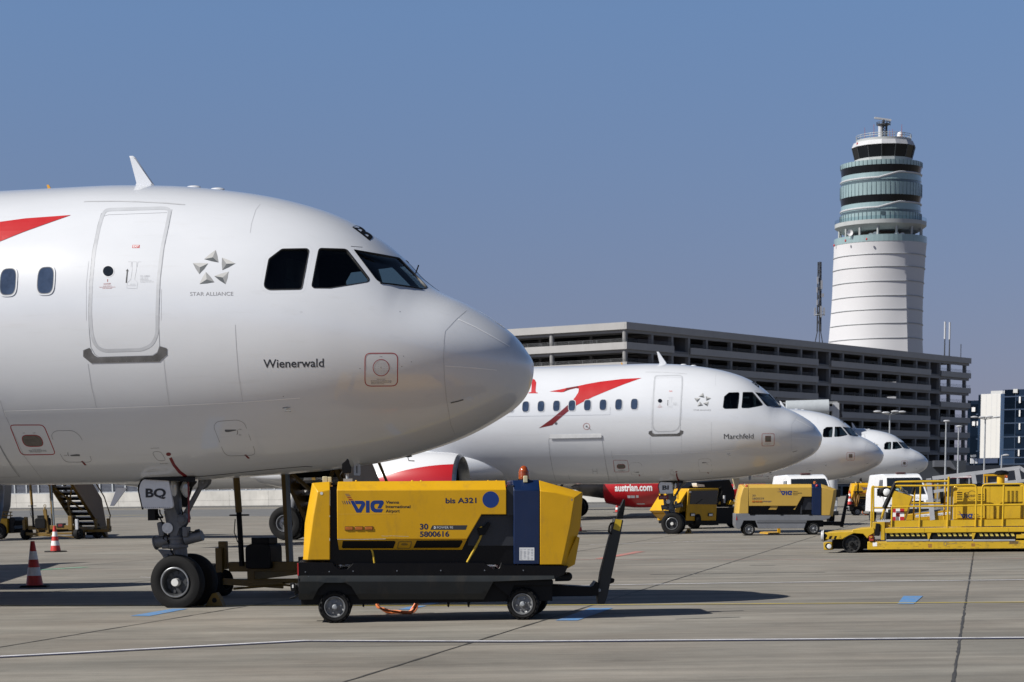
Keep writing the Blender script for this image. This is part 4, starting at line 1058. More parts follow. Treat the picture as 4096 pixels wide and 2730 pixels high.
mb = MB(); mb.prism([(-25.6, 0, 1.85), (-25.2, 0, 1.85), (-25.75, 0, 1.2), (-25.9, 0, 1.2)], -.03, .03); mb.build('drain_mast', SKIN, plane)
# ground power plug under the nose
Z5 = zm(1100, 1750, 0.6375)
pp = lambda x, y, d=-0.25: fr1.at(Z5(x, y), d)
mb = MB(); mb.mi = 0; mb.cyl(pp(484, 100), pp(484, 145), .04, .035); mb.cyl(pp(508, 128), pp(508, 158), .055, .03); mb.cyl(pp(470, 103), pp(498, 100), .045)
mb.mi = 1; mb.prism([pp(*q) for q in rounded([(497, 165), (537, 165), (537, 240), (497, 240)], 8, 3)], -.27, -.25); mb.mi = 0; mb.prism([pp(*q) for q in [(514, 180), (519, 180), (519, 225), (514, 225)]], -.275, -.27)
mb.build('power_socket', [BLACK, GALV], plane)

LAB = ['nearest white jet with Wienerwald on its nose and BQ on its gear door', 'second white jet with Marchfeld on its nose and BI on its gear door', 'third white jet in the row, its nose showing between two other noses', 'farthest and smallest white jet, its nose in front of the car park']
plane['label'] = LAB[0]
jets = [plane]
for k in (1, 2, 3):
    c = copy_tree(plane); c.location = PF[k].loc; c.rotation_euler = (0, 0, PF[k].yaw); c['label'] = LAB[k]
    jets.append(c)
    for ch in list(c.children):
        base = ch.name.split('.')[0]
        if base in ('name_lettering', 'crown_lettering') or (base == 'static_port' and ch.data == port1.data) or (k > 1 and base in ('alliance_emblem', 'alliance_lettering') and False):
            for g in list(ch.children): bpy.data.objects.remove(g)
            bpy.data.objects.remove(ch)
        elif base == 'gear_door':
            for g in list(ch.children):
                if g.name.startswith('door_lettering'): bpy.data.objects.remove(g)
def give(k, o):
    o.parent = jets[k]; return o
sq = [(903, 675), (948, 675), (948, 722), (903, 722)]
G2 = zm(2600, 1400, 0.5102)
p2 = port_ring('static_port', G2, [(876, 655), (975, 654), (975, 754), (876, 756)], 8, pix(G2, sq), mat('sensor_brown', (0.1, 0.1, 0.1)), [('STATIC PORT', 732, 910, 942, 1.2), ('DO NOT PLUG OR DEFORM HOLES', 738, 896, 958, 1.2), ('SMOOTH AND CLEAN', 744, 896, 940, 1.2)], 1)
give(1, p2)
for k in (2, 3): give(k, copy_tree(p2))
n2 = lettering('name_lettering', 'Marchfeld', on_hull(0.005, 1), G2(580, 699), G2(812, 696), 20, mat('name_grey', (0.03, 0.03, 0.04)), plane); give(1, n2)
for k, ch in ((1, 'B'), (2, 'X'), (3, 'X')): give(k, crown_letter(ch))
for k, s in ((1, 'BI'), (2, 'XA'), (3, 'XB')):
    gd = [c for c in jets[k].children if c.name.startswith('gear_door') and len(c.children)][0]
    if k == 1:
        o = lettering('door_lettering', s, lambda u, v: fr1.at((u, v), dz-.006), E(225, 368), E(375, 366), 43, BLACKP, gd, bold=0.035)
        mb = MB(); mb.add([fr1.at(E(*q), dz-.008) for q in [(140, 505), (375, 500), (380, 600), (150, 610)]], [[0, 1, 2, 3]])
        tg = mb.build('warning_tag', DREDP, gd, smooth=0, fix=False)
        lettering('tag_lettering', 'NO TOW', lambda u, v: fr1.at((u, v), dz-.012), E(185, 575), E(330, 572), 14, GREYP, gd)
for c in jets: 
    if c is not plane: pass
# ================================================================ GROUND EQUIPMENT
def shell(mb, fr, Z, inner, outer, d0, d1, d2, d3):
    """body with chamfered edges: inner outline at the side face, outer outline a little further in"""
    a = fr.pts(Z, inner, d0)
    b = [fr.at(Z(*q), d1) if q else Vector((p.x, d1, p.z)) for p, q in zip(a, outer)]
    c = [Vector((p.x, d2, p.z)) for p in b]; d = [Vector((p.x, d3, p.z)) for p in a]
    return mb.loft([a, b, c, d])
def decal(fr, d):
    return lambda u, v: fr.at((u, v), d)
def airport_logo(fr, d, Z, parent, k=1.0, ox=0, oy=0, words=True):
    """striped V-I-e mark; outline units are those of the mark on the near cart"""
    T = lambda x, y: Z(ox+(x-650)*k, oy+(y-85)*k)
    P = lambda l: [T(*q) for q in l]; f = decal(fr, d)
    mb = MB()
    for l in ([(822, 226), (893, 224), (995, 400), (1053, 295), (1122, 325), (1045, 467), (950, 467)],
              [(905, 226), (1080, 226), (1112, 245), (1130, 290), (1122, 325), (1053, 295), (938, 293)],
              [(1143, 222), (1216, 222), (1218, 467), (1145, 467)],
              [(1312, 219), (1470, 217), (1498, 228), (1510, 262), (1500, 295), (1450, 382), (1375, 382), (1420, 290), (1340, 289), (1318, 305), (1312, 345), (1330, 382), (1360, 394), (1497, 395), (1462, 464), (1320, 462), (1275, 440), (1245, 400), (1234, 340), (1240, 280), (1265, 240)],
              [(776, 228), (800, 228), (832, 294), (808, 294)], [(733, 228), (752, 228), (778, 294), (757, 294)], [(718, 88), (802, 86), (803, 94), (722, 95)], [(737, 118), (822, 116), (825, 128), (742, 130)]):
        fill(mb, P(l), f, 400)
    o = mb.build('airport_logo', BLUEP, parent, smooth=0, fix=False)
    mb = MB()
    for l in ([(755, 150), (838, 147), (850, 166), (768, 168)], [(783, 188), (862, 186), (878, 212), (797, 214)]): fill(mb, P(l), f, 400)
    mb.build('logo_stripe', BROWNRED, o, smooth=0, fix=False)
    mb = MB()
    for l in ([(650, 228), (658, 228), (692, 294), (683, 294)], [(690, 228), (702, 228), (732, 294), (720, 294)]): fill(mb, P(l), f, 400)
    mb.build('logo_stripe', NAVYP, o, smooth=0, fix=False)
    if words:
        mb = MB(); s = 1.0*k
        u = Z(1, 0)[0]-Z(0, 0)[0]
        for t, y0, y1, x1, h in (('Vienna', 285, 285, 1822, 62), ('International', 375, 375, 2053, 62), ('Airport', 483, 483, 1835, 82)):
            lettering('', t, f, T(1548, y0), T(x1, y1), h*k*u, None, None, bold=0.02, mb=mb)
        mb.build('logo_lettering', BLACKP, o, smooth=0, fix=False)
    return o
def put_wheel(name, parent, c, r, w, rim, yaw=0.0, far=False, mats=None, **kw):
    mb = MB(); wheel(mb, (0, 0, 0), r, w, rim, face=1 if far else -1, **kw)
    o = mb.build(name, mats or [RUBBER, STEEL, GALV], parent); o.location = c; o.rotation_euler = (0, 0, yaw)
    return o

# ---------------------------------------------------------------- near ground power cart
F1 = Frame(G(1340, 2494), R(3.0))
cart = thing('power_cart', 'yellow ground power cart marked bis A321, parked under the nearest nose', 'ground power unit', F1, 'ground power carts')
px1 = lambda l, d=0.0: F1.pts(Z5, l, d)
W_ = 1.45
mb = MB(); shell(mb, F1, Z5, [(268, 342), (345, 332), (345, 770), (205, 770), (240, 500)], [(233, 287), (345, 278), None, (176, 770), (187, 540)], 0, .13, W_-.13, W_)
o = mb.build('end_cap', YEL, cart, bevel=0.008)
mb = MB(); mb.cyl(F1.at(Z5(292, 352), -.003), F1.at(Z5(292, 352), .01), .018, n=12); mb.build('bolt', LAMP, o)
mb = MB(); shell(mb, F1, Z5, [(388, 331), (1452, 331), (1452, 485), (1296, 485), (1205, 640), (391, 640)], [(394, 278), (1446, 272), None, None, None, None], 0, .13, W_-.13, W_)
hood = mb.build('hood', YEL, cart, bevel=0.008)
vslope = lambda u, v: F1.at((u, v), 0.09*max(0, min(1, (v-(1750+640*.6375))/(65*.6375)))-.0015)
mb = MB(); a = px1([(391, 640), (1205, 640)]); b = px1([(402, 706), (1172, 706)], .09)
mb.loft([[a[0], a[1], b[1], b[0]], [Vector((p.x, .4, p.z)) for p in (a[0], a[1], b[1], b[0])]])
vent = mb.build('vent_panel', YEL, cart)
for pl in ([(425, 650), (750, 650), (757, 657), (742, 697), (425, 697), (419, 690)], [(890, 648), (1172, 646), (1178, 654), (1158, 690), (1148, 694), (868, 695)]):
    mb = MB(); fill(mb, pix(Z5, pl), vslope, 300); mb.build('vent_opening', BLACK, vent, smooth=0, fix=False)
mb = MB(); ring(mb, rounded(pix(Z5, [(775, 652), (862, 652), (850, 700), (763, 700)]), 8, 4), 4, vslope, 60); fill(mb, circle(Z5(812, 672), 14, 5), vslope, 60); mb.build('latch', mat('latch_shadow', (0.22, 0.13, 0.015), .5), vent, smooth=0, fix=False)
mb = MB(); p0 = px1([(345, 310), (1500, 310), (1500, 800), (345, 800)], .12); mb.prism(p0, .12, W_-.12); body = mb.build('inner_housing', GLOSSBLACK, cart)
mb = MB(); mb.prism(px1([(1235, 492), (1497, 490), (1497, 680), (1208, 680)], .10), .10, .125); mb.prism(px1([(1455, 300), (1497, 300), (1497, 490), (1455, 490)], .04), .04, .14); mb.build('side_panel', mat('cart_recess', (0.02, 0.022, 0.028), .45), cart)
mb = MB(); shell(mb, F1, Z5, [(1497, 332), (1660, 332), (1660, 797), (1500, 797)], [(1489, 270), (1656, 268), None, None], 0, .13, W_-.13, W_); col = mb.build('control_column', BLUE, cart, bevel=0.008)
mb = MB(); fill(mb, pix(Z5, [(1533, 692), (1627, 692), (1627, 772), (1533, 772)]), decal(F1, -.0012), 300); sheet = mb.build('data_sheet', mat('paper', (0.66, 0.67, 0.68), .6), col, smooth=0, fix=False)
mb = MB()
for i in range(15):
    for j in range(4):
        if random.random() < 0.85: fill(mb, pix(Z5, [(1537+j*23, 702+i*4.5), (1537+j*23+random.uniform(8, 19), 702+i*4.5), (1537+j*23+12, 703.6+i*4.5), (1537+j*23, 703.6+i*4.5)]), decal(F1, -.0022), 300)
mb.build('table_lines', GREYP, sheet, smooth=0, fix=False)
mb = MB(); shell(mb, F1, Z5, [(1663, 335), (1760, 346), (1880, 380), (1852, 560), (1800, 800), (1663, 800)], [(1656, 270), (1770, 302), (1931, 346), (1917, 560), (1836, 815), None], 0, .13, W_-.13, W_)
nose = mb.build('front_cap', YEL, cart, bevel=0.008)
mb = MB(); mb.prism(px1([(1893, 622), (1913, 630), (1882, 798), (1830, 826), (1812, 802)], .08), .08, W_-.08); mb.build('front_skirt', YELW, cart, bevel=0.006)
mb = MB(); mb.cyl(F1.at(Z5(1860, 392), .03), F1.at(Z5(1860, 392), .0), .014, n=10); mb.build('bolt', STEEL, nose)
# amber side lamps
for i in range(3):
    x = 438+62*i; mb = MB(); q = px1([(x, 560-.5*i), (x+52, 559-.5*i), (x+52, 584-.5*i), (x, 584-.5*i)])
    mb.prism(q, -.006, .02); fr_ = mb.build('side_lamp', mat('lamp_recess', (0.09, 0.04, 0.006), .5), cart)
    mb = MB(); mb.prism(px1([(x+4, 564-.5*i), (x+50, 563-.5*i), (x+50, 581-.5*i), (x+4, 582-.5*i)]), -.012, 0); mb.build('lens', AMBER, fr_, bevel=.003)
# scuffs: bare edges
mb = MB()
for l, w in (([(391, 640), (500, 641), (695, 638)], 2.0), ([(345, 330), (345, 430)], .8), ([(343, 490), (343, 500)], 2), ([(343, 632), (343, 650)], 2.4), ([(668, 619), (700, 621), (730, 618), (790, 621), (838, 622)], 1.1)): ribbon(mb, pix(Z5, l), w, decal(F1, -.001), 10)
mb.build('paint_scuff', mat('bare_primer', (0.62, 0.56, 0.42), .5, var=.4, scale=30), hood, smooth=0, fix=False)
mb = MB(); ribbon(mb, pix(Z5, [(391, 482), (500, 482), (760, 480)]), .7, decal(F1, -.003)); mb.build('panel_seam', mat('yellow_seam', (.75, .5, .1), .5), hood, smooth=0, fix=False)
# lettering
airport_logo(F1, -.0012, zm(1240, 1960, .19549), hood, 1.0, 650, 85)
lettering('size_lettering', 'bis A321', decal(F1, -.0012), Z5(1070, 415), Z5(1264, 413), 22, NAVYP, hood, bold=.025)
mb = MB(); fill(mb, circle(Z5(1353, 391), 33, 33, 40), decal(F1, -.0012), 300); mb.build('blue_disc', BLUEP, hood, smooth=0, fix=False)
lettering('fleet_number', '30', decal(F1, -.0012), Z5(909, 580), Z5(962, 579), 24, NAVYP, hood, bold=.03)
lettering('fleet_number', '5800616', decal(F1, -.0012), Z5(909, 626), Z5(1093, 624), 23, NAVYP, hood, bold=.03)
mb = MB(); fill(mb, pix(Z5, [(988, 553), (1207, 552), (1196, 580), (974, 580)]), decal(F1, -.0012), 300); strip = mb.build('power_strip', mat('strip_black', (.03, .032, .036), .4), hood, smooth=0, fix=False)
lettering('strip_lettering', 'D', decal(F1, -.0022), Z5(997, 574), Z5(1009, 574), 9.6, WHITEP, strip, bold=.05)
lettering('strip_lettering', 'POWER 90', decal(F1, -.0022), Z5(1016, 574), Z5(1117, 573), 9.6, LGREYP, strip)
# chassis
mb = MB(); mb.prism(px1([(145, 785), (365, 785), (373, 803), (403, 828), (452, 828), (489, 791), (1312, 786), (1332, 802), (1366, 826), (1398, 826), (1412, 812), (1419, 785), (1440, 800), (1840, 808), (1815, 862), (1752, 890), (1700, 872), (145, 872)], -.02), -.02, W_+.02)
rail = mb.build('upper_rail', GLOSSBLACK, cart, bevel=.006)
mb = MB()
for x, y in ((190, 845), (340, 843), (490, 840), (765, 838), (1040, 836), (1315, 835), (1558, 835), (210, 876)): mb.cyl(F1.at(Z5(x, y), -.03), F1.at(Z5(x, y), -.02), .008, n=8)
mb.build('bolt', STEEL, rail)
ky = [1750+q*.6375 for q in (868, 893, 980, 1022)]
fold = lambda u, v: F1.at((u, v), float(np.interp(v, ky, [-.02, -.06, -.02, .05])))
mb = MB(); sk = [(145, 868), (1752, 868), (1752, 891), (1600, 896), (1370, 905), (1310, 1018), (530, 1018), (478, 935), (440, 912), (312, 912), (272, 950), (237, 1018), (150, 1020)]
fill(mb, pix(Z5, sk), fold, 16); skirt = mb.build('chassis_skirt', DGREY, cart, smooth=25, fix=False)
mb = MB(); q = px1([(145, 868), (150, 1020)], 0); mb.loft([[Vector((q[0].x, -.02, q[0].z)), Vector((q[0].x, -.06, q[0].z-.05)), Vector((q[1].x, .05, q[1].z)), Vector((q[1].x, W_-.05, q[1].z)), Vector((q[0].x, W_+.06, q[0].z-.05)), Vector((q[0].x, W_+.02, q[0].z))], [Vector((q[0].x+.03, -.0, q[0].z)), Vector((q[0].x+.03, -.03, q[0].z-.05)), Vector((q[1].x+.03, .06, q[1].z)), Vector((q[1].x+.03, W_-.06, q[1].z)), Vector((q[0].x+.03, W_+.03, q[0].z-.05)), Vector((q[0].x+.03, W_, q[0].z))]]); mb.build('end_plate', LGREY, cart)
mb = MB(); mb.prism(px1([(139, 790), (147, 790), (149, 868), (141, 868)], -.022), -.026, .1); mb.build('reflector', REDPL, cart)
def forklift_icon(x):
    mb = MB(); f = fold
    for l in ([(x, 962), (x+12, 962), (x+12, 955), (x+60, 955), (x+60, 968)], [(x+28, 955), (x+28, 936), (x+56, 940), (x+56, 955)]): ribbon(mb, pix(Z5, l), .8, lambda u, v: fold(u, v)+Vector((0, -.003, 0)))
    for c in (x+20, x+46): ring(mb, circle(Z5(c, 968), 4.5, n=14), .9, lambda u, v: fold(u, v)+Vector((0, -.003, 0)))
    mb.build('lift_point_icon', mat('icon_line', (.012, .012, .012), .5), skirt, smooth=0, fix=False)
forklift_icon(568); forklift_icon(1128)
mb = MB(); mb.box((px1([(160, 900)], .1)[0].x, .12, .22), (px1([(1740, 900)], .1)[0].x, W_-.12, .52)); mb.box((px1([(240, 900)])[0].x, .05, .34), (px1([(530, 900)])[0].x, .5, .5))
mb.prism(px1([(1368, 898), (1745, 898), (1745, 926), (1500, 928), (1470, 1000), (1372, 920)], .05), .05, W_-.05)
for x in (545, 1078, 1205): mb.prism(px1([(x, 1015), (x+36, 1018), (x+18, 1040), (x+14, 1068), (x+4, 1062)], .2), .2, .26)
mb.prism(px1([(1398, 925), (1444, 925), (1444, 970), (1408, 970), (1398, 950)], .1), .1, .2); mb.prism(px1([(160, 1018), (215, 1018), (180, 1046)], .1), .1, .2)
mb.build('underframe', BLACK, cart)
mb = MB(); p = F1.at(Z5(1758, 876), .25); q = F1.at(Z5(1838, 874), .25); mb.cyl(p, q, .055, .055, 20); mb.ell(q, (.055, .055, .055), 20, 10); p2_ = p+Vector((0, .95, 0)); q2_ = q+Vector((0, .95, 0)); mb.cyl(p2_, q2_, .055, .055, 20); mb.ell(q2_, (.055, .055, .055), 20, 10); mb.build('bumper', BLACK, cart)
mb = MB(); mb.prism(rounded([(v.x, v.z) for v in px1([(93, 915), (128, 918), (128, 965), (100, 965)], .3)], .01, 2), .3, .45); mb.prism(px1([(128, 925), (146, 930), (146, 985), (120, 990)], .4), .4, .9); mb.prism(px1([(88, 1010), (140, 992), (146, 998), (100, 1016)], .4), .4, .55); mb.build('tow_hitch', BLACK, cart, bevel=.004)
mb = MB(); mb.prism(px1([(107, 925), (116, 925), (116, 945), (107, 945)], .29), .29, .305); mb.build('hitch_lamp', LAMP, cart)
CWM = [RUBBER, mat('cart_rim', (0.20, 0.205, 0.21), .45, metal=.3, var=.25, scale=14, dirt=.3), GALV]
hl = F1.at(Z5(375, 1065), .02); hr = F1.at(Z5(1553, 1046), .02)
for c, yaw in ((hl, 0.0), (hr, R(-9))):
    for far in (0, 1):
        off = Vector((0, .1+far*1.18, 0)); off.rotate(Matrix.Rotation(yaw, 3, 'Z'))
        put_wheel('wheel', cart, c+off, c.z, .23, .122, yaw, far, CWM, lugs=18, bolts=6, dish=.55)
# towing bar, raised
mb = MB(); mb.prism(px1([(1585, 930), (1735, 926), (1990, 940), (2018, 904), (2034, 920), (2030, 996), (1760, 1000), (1600, 1004)], .5), .52, .92); mb.prism(px1([(2085, 905), (2105, 895), (2118, 884), (2134, 890), (2130, 912), (2100, 922)], .6), .64, .80); mb.build('tow_arm', BLACK, cart, bevel=.008)
mb = MB(); mb.prism(px1([(2028, 1046), (2024, 985), (2044, 850), (2131, 508), (2187, 520), (2163, 645), (2086, 1000), (2070, 1046)], .6), .62, .82); bar = mb.build('tow_bar', mat('bar_dark_grey', (.022, .024, .024), .5, var=.3), cart, bevel=.006)
mb = MB(); mb.prism(px1([(2147, 508), (2156, 450), (2166, 438), (2188, 388), (2198, 392), (2196, 440), (2184, 512)], .66), .67, .77); mb.cyl(F1.at(Z5(2165, 462), .66), F1.at(Z5(2165, 462), .65), .016, n=10); mb.build('tow_eye', BLACK, bar, bevel=.006)
mb = MB(); fill(mb, pix(Z5, [(2137, 512), (2177, 519), (2163, 590), (2122, 575)]), decal(F1, .615), 300); mb.build('warning_sticker', mat('sticker_yellow', (.55, .38, .02), .5), bar, smooth=0, fix=False)
mb = MB(); mb.tube(px1([(2130, 535), (2108, 540), (2098, 560), (2094, 592), (2104, 602), (2114, 606)], .6), .011, 8); mb.build('grip', BLACK, bar)
mb = MB(); mb.cyl(F1.at(Z5(2035, 960), .615), F1.at(Z5(2035, 960), .60), .02, n=12); mb.build('pivot_bolt', STEEL, bar)
# cables
def strand(fr, Z, l, d0, r, n=5, m=ORANGE, name='cable', parent=None, spread=.03):
    for i in range(n):
        pts = [fr.at(Z(*q), d0+.05*i) for q in l]; out = []
        j = [Vector((random.gauss(0, spread), random.gauss(0, spread), random.gauss(0, spread*.5))) for _ in pts]
        pts = [p+(q if 0 < k < len(pts)-1 else q*.5) for k, (p, q) in enumerate(zip(pts, j))]
        for k in range(len(pts)-1):
            p0 = pts[max(k-1, 0)]; p1 = pts[k]; p2 = pts[k+1]; p3 = pts[min(k+2, len(pts)-1)]
            for t in np.linspace(0, 1, 7)[:-1]:
                q = 0.5*((2*p1)+(p2-p0)*t+(2*p0-5*p1+4*p2-p3)*t*t+(3*p1-p0-3*p2+p3)*t**3); q.z = max(q.z, r*1.1); out.append(q)
        out.append(pts[-1]); mb = MB(); mb.tube(out, r, 8); mb.build(name, m, parent)
strand(F1, Z5, [(632, 1012), (648, 1055), (690, 1086), (760, 1096), (835, 1100), (880, 1075), (898, 1015)], 1.75, .0125, 6, parent=cart, spread=.022)
strand(F1, Z5, [(1290, 560), (1292, 622), (1262, 690), (1205, 785)], .06, .014, 2, YCABLE, 'cable', cart, .008)
strand(F1, Z5, [(606, 700), (612, 730), (622, 790)], .085, .012, 2, YCABLE, 'cable', cart, .006)
mb = MB(); mb.prism(px1([(1270, 575), (1312, 560), (1340, 530), (1352, 545), (1318, 610), (1280, 618)], .05), .04, .12); mb.build('cable_plug', BLACK, cart, bevel=.006)
# beacon, horn, roof fittings
q = F1.at(Z5(1562, 280), .3); mb = MB(); mb.lathe([(-.02, .07), (.03, .071), (.035, .06)], q, 'Z', 24); mb.box(q+Vector((-.02, -.11, -.03)), q+Vector((.05, -.07, .045))); bc = mb.build('beacon_base', BLACK, cart)
mb = MB(); mb.lathe([(.03, .062), (.05, .066), (.10, .065), (.14, .058), (.172, .044), (.192, .022), (.197, .001)], q, 'Z', 28); mb.build('beacon', BEACON, cart)
mb = MB()
for z_ in (.06, .075, .09, .105, .12): mb.lathe([(z_, .066), (z_+.004, .0675), (z_+.008, .066)], q, 'Z', 28)
mb.build('beacon_ribs', BEACON, bc)
mb = MB(); p = F1.at(Z5(1572, 268), .1); mb.box(p+Vector((-.025, -.02, -.03)), p+Vector((.025, .03, .05))); p = F1.at(Z5(315, 275), .3); mb.box(p+Vector((-.03, -.06, -.03)), p+Vector((.03, .06, .055))); p = F1.at(Z5(340, 275), .6); mb.box(p+Vector((-.03, -.06, -.03)), p+Vector((.03, .06, .05))); mb.build('lifting_lug', mat('lug_beige', (.55, .5, .32), .5), cart, bevel=.006)
mb = MB(); p = F1.at(Z5(455, 275), .3); mb.cyl(p, p+Vector((0, 0, .10)), .018); mb.box(p+Vector((-.05, -.04, -.02)), p+Vector((.06, .04, .03))); mb.build('plug_holder', GALV, cart)
mb = MB(); mb.prism(rounded([(v.x, v.z) for v in px1([(420, 165), (440, 150), (452, 133), (464, 140), (468, 165), (480, 190), (478, 225), (430, 228), (420, 200)], .3)], .015, 3), .24, .36); mb.tube(px1([(425, 215), (408, 240), (415, 258), (450, 268)], .3), .008, 6); mb.build('cable_plug', BLACK, cart, bevel=.01)
mb = MB(); mb.prism(px1([(383, 283), (352, 285), (350, 300), (383, 300)], .2), .2, .4); mb.build('hinge_cover', BLACK, cart)
for x in (862, 917, 1337, 1390, 510):
    p = F1.at(Z5(x, 275), .17); mb = MB(); mb.ell(p, (.016, .016, .012), 10, 6); mb.build('roof_bolt', YEL, hood)

# ---------------------------------------------------------------- second cart, pale with a grey chassis
Z8 = zm(2850, 1850, 0.255)
F2 = Frame(G(2995.5, 2143.5), R(-2.5))
cart2 = thing('power_cart', 'pale yellow ground power cart with grey chassis and blue column, numbered 5800559', 'ground power unit', F2, 'ground power carts')
px2 = lambda l, d=0.0: F2.pts(Z8, l, d)
mb = MB(); shell(mb, F2, Z8, [(487, 398), (570, 392), (562, 805), (416, 805), (440, 560)], [(443, 350), (575, 345), None, (365, 805), (388, 560)], 0, .15, W_-.15, W_); mb.build('end_cap', YELP, cart2, bevel=.01)
mb = MB(); shell(mb, F2, Z8, [(573, 396), (1558, 396), (1558, 540), (1408, 540), (1325, 685), (573, 685)], [(575, 345), (1556, 342), None, None, None, None], 0, .15, W_-.15, W_); hood2 = mb.build('hood', YELP, cart2, bevel=.01)
mb = MB(); mb.prism(px2([(573, 360), (1560, 360), (1560, 840), (573, 840)], .12), .12, W_-.12); mb.build('inner_housing', GLOSSBLACK, cart2)
mb = MB(); mb.prism(px2([(880, 742), (915, 690), (1032, 690), (1000, 742)], .04), .04, .1); mb.prism(px2([(1270, 742), (1310, 690), (1325, 690), (1290, 742)], .04), .04, .1); mb.build('vent_panel', YELP, cart2)
mb = MB(); mb.prism(px2([(1440, 560), (1555, 556), (1555, 745), (1400, 745)], .09), .09, .125); mb.prism(px2([(1385, 675), (1408, 672), (1402, 810), (1375, 810)], .05), .05, .1); mb.build('side_panel', mat('cart_recess', (.06, .06, .07), .45), cart2)
mb = MB(); shell(mb, F2, Z8, [(1562, 396), (1708, 394), (1704, 832), (1560, 826)], [(1556, 342), (1702, 339), None, None], -.01, .15, W_-.15, W_+.01); col2 = mb.build('control_column', BLUE, cart2, bevel=.01)
mb = MB(); shell(mb, F2, Z8, [(1712, 392), (1770, 404), (1903, 442), (1880, 600), (1838, 833), (1708, 833)], [(1705, 342), (1775, 362), (1946, 425), (1932, 600), (1885, 850), None], 0, .15, W_-.15, W_); mb.build('front_cap', YELP, cart2, bevel=.01)
mb = MB(); mb.prism(px2([(358, 805), (562, 805), (592, 826), (1552, 826), (1572, 834), (1862, 838), (1835, 880), (1738, 910), (1480, 915), (1440, 1036), (722, 1040), (702, 985), (672, 915), (490, 915), (463, 980), (428, 1046), (388, 1046), (357, 985)], -.02), -.02, W_+.02); ch2 = mb.build('chassis', MGREY, cart2, bevel=.01)
mb = MB(); mb.prism(px2([(690, 905), (1480, 905), (1475, 945), (695, 945)], -.03), -.035, -.02); mb.build('chassis_fold', mat('grey_recess', (.12, .125, .135), .5), cart2)
mb = MB(); mb.prism(px2([(590, 815), (660, 815), (660, 830), (590, 830)], -.03), -.03, .1); mb.prism(px2([(1060, 812), (1110, 812), (1105, 832), (1065, 832)], -.03), -.03, .1); mb.prism(px2([(1515, 812), (1560, 812), (1560, 832), (1515, 832)], -.03), -.03, .1); mb.build('hinge_cover', BLACK, cart2)
mb = MB(); mb.prism(px2([(368, 905), (378, 838), (388, 905)], -.03), -.03, -.018); mb.build('reflector', REDPL, cart2)
mb = MB(); mb.prism(px2([(480, 915), (690, 915), (710, 1000), (1440, 1030), (1480, 915), (1740, 915), (1740, 1010), (450, 1010)], .15), .15, W_-.15); mb.build('underframe', BLACK, cart2)
h1 = F2.at(Z8(574, 1055), .02); h2 = F2.at(Z8(1586, 1040), .02)
for c in (h1, h2):
    for far in (0, 1): put_wheel('wheel', cart2, c+Vector((0, .1+1.2*far, 0)), c.z, .22, .125, 0, far, CWM, bolts=6, dish=.55)
mb = MB(); mb.prism(px2([(1700, 930), (2020, 930), (2050, 965), (2040, 1000), (1720, 985)], .6), .6, .95); mb.build('tow_arm', BLACK, cart2)
mb = MB(); mb.prism(px2([(2005, 1015), (2012, 945), (2098, 560), (2112, 500), (2142, 520), (2075, 900), (2052, 1020)], .7), .7, .86); mb.build('tow_bar', BLACK, cart2)
mb = MB(); p = F2.at(Z8(1637, 368), .05); mb.ell(p, (.045, .045, .045), 12, 8); p = F2.at(Z8(535, 375), .06); mb.ell(p, (.05, .045, .04), 12, 8); mb.build('warning_light', REDPL, cart2)
mb = MB(); p = F2.at(Z8(1605, 342), .35); mb.lathe([(0, .05), (.08, .045), (.10, .001)], p, 'Z', 14); mb.build('beacon', AMBER, cart2)
airport_logo(F2, -.002, Z8, hood2, .274, 1015, 412)
for i in range(3):
    mb = MB(); x = 620+57*i; mb.prism(px2([(x, 603), (x+42, 602), (x+42, 625), (x, 626)]), -.012, .01); mb.build('side_lamp', AMBER, cart2)
lettering('fleet_number', '30', decal(F2, -.002), Z8(624, 537), Z8(674, 537), 7.8, NAVYP, hood2)
lettering('fleet_number', '5800559', decal(F2, -.002), Z8(624, 586), Z8(808, 586), 8.2, NAVYP, hood2)
lettering('maker_lettering', 'hitzinger', decal(F2, -.002), Z8(793, 634), Z8(930, 632), 9, mat('maker_grey', (.12, .08, .1), .5), hood2, bold=.02)
# yellow wheel strap lying under it
mb = MB(); q = [G(*Z8(*p), 0.0) for p in [(740, 1118), (820, 1105), (1020, 1108), (1035, 1125), (900, 1130)]]; a = [Vector((p.x, p.y, .0)) for p in q]; b_ = [Vector((p.x, p.y, .05)) for p in q]; mb.loft([a, b_])
q = G(*Z8(1040, 1115)); mb.box(q+Vector((-.04, -.04, 0)), q+Vector((.05, .1, .38)))
tag(mb.build('wheel_chock', YELW), 'yellow chock with upright handle on the ground under the pale cart', 'chock')

# ---------------------------------------------------------------- two more carts further back
c3 = copy_tree(cart); c3.location = G(3430, 2063); c3.rotation_euler = (0, 0, R(-2)); c3['label'] = 'distant yellow ground power cart with a traffic cone on its end, between the two vans'
c4 = copy_tree(cart2); p = AT(3800, 1990, 150); c4.location = (p.x-3.4, 150, 0); c4.rotation_euler = (0, 0, R(-2)); c4['label'] = 'farthest yellow power cart, mostly hidden behind the grey conveyor frame'
for c, keep in ((c3, ('airport_logo',)), (c4, ())):
    for ch in list(c.children):
        if ch.name.startswith('hood'):
            for g in list(ch.children):
                if g.name.split('.')[0] in ('fleet_number', 'size_lettering', 'power_strip', 'strip_lettering', 'blue_disc', 'maker_lettering'): 
                    for gg in list(g.children): bpy.data.objects.remove(gg)
                    bpy.data.objects.remove(g)
F3 = Frame(c3.location, R(-2)); Z9 = zm(3250, 1850, .2423)
h3 = [q for q in c3.children if q.name.startswith('hood')][0]
lettering('maker_lettering', 'hitzinger', decal(F3, -.003), Z9(785, 515), Z9(910, 512), 5.0, mat('maker_orange', (.5, .12, .01), .5), h3, bold=.03)
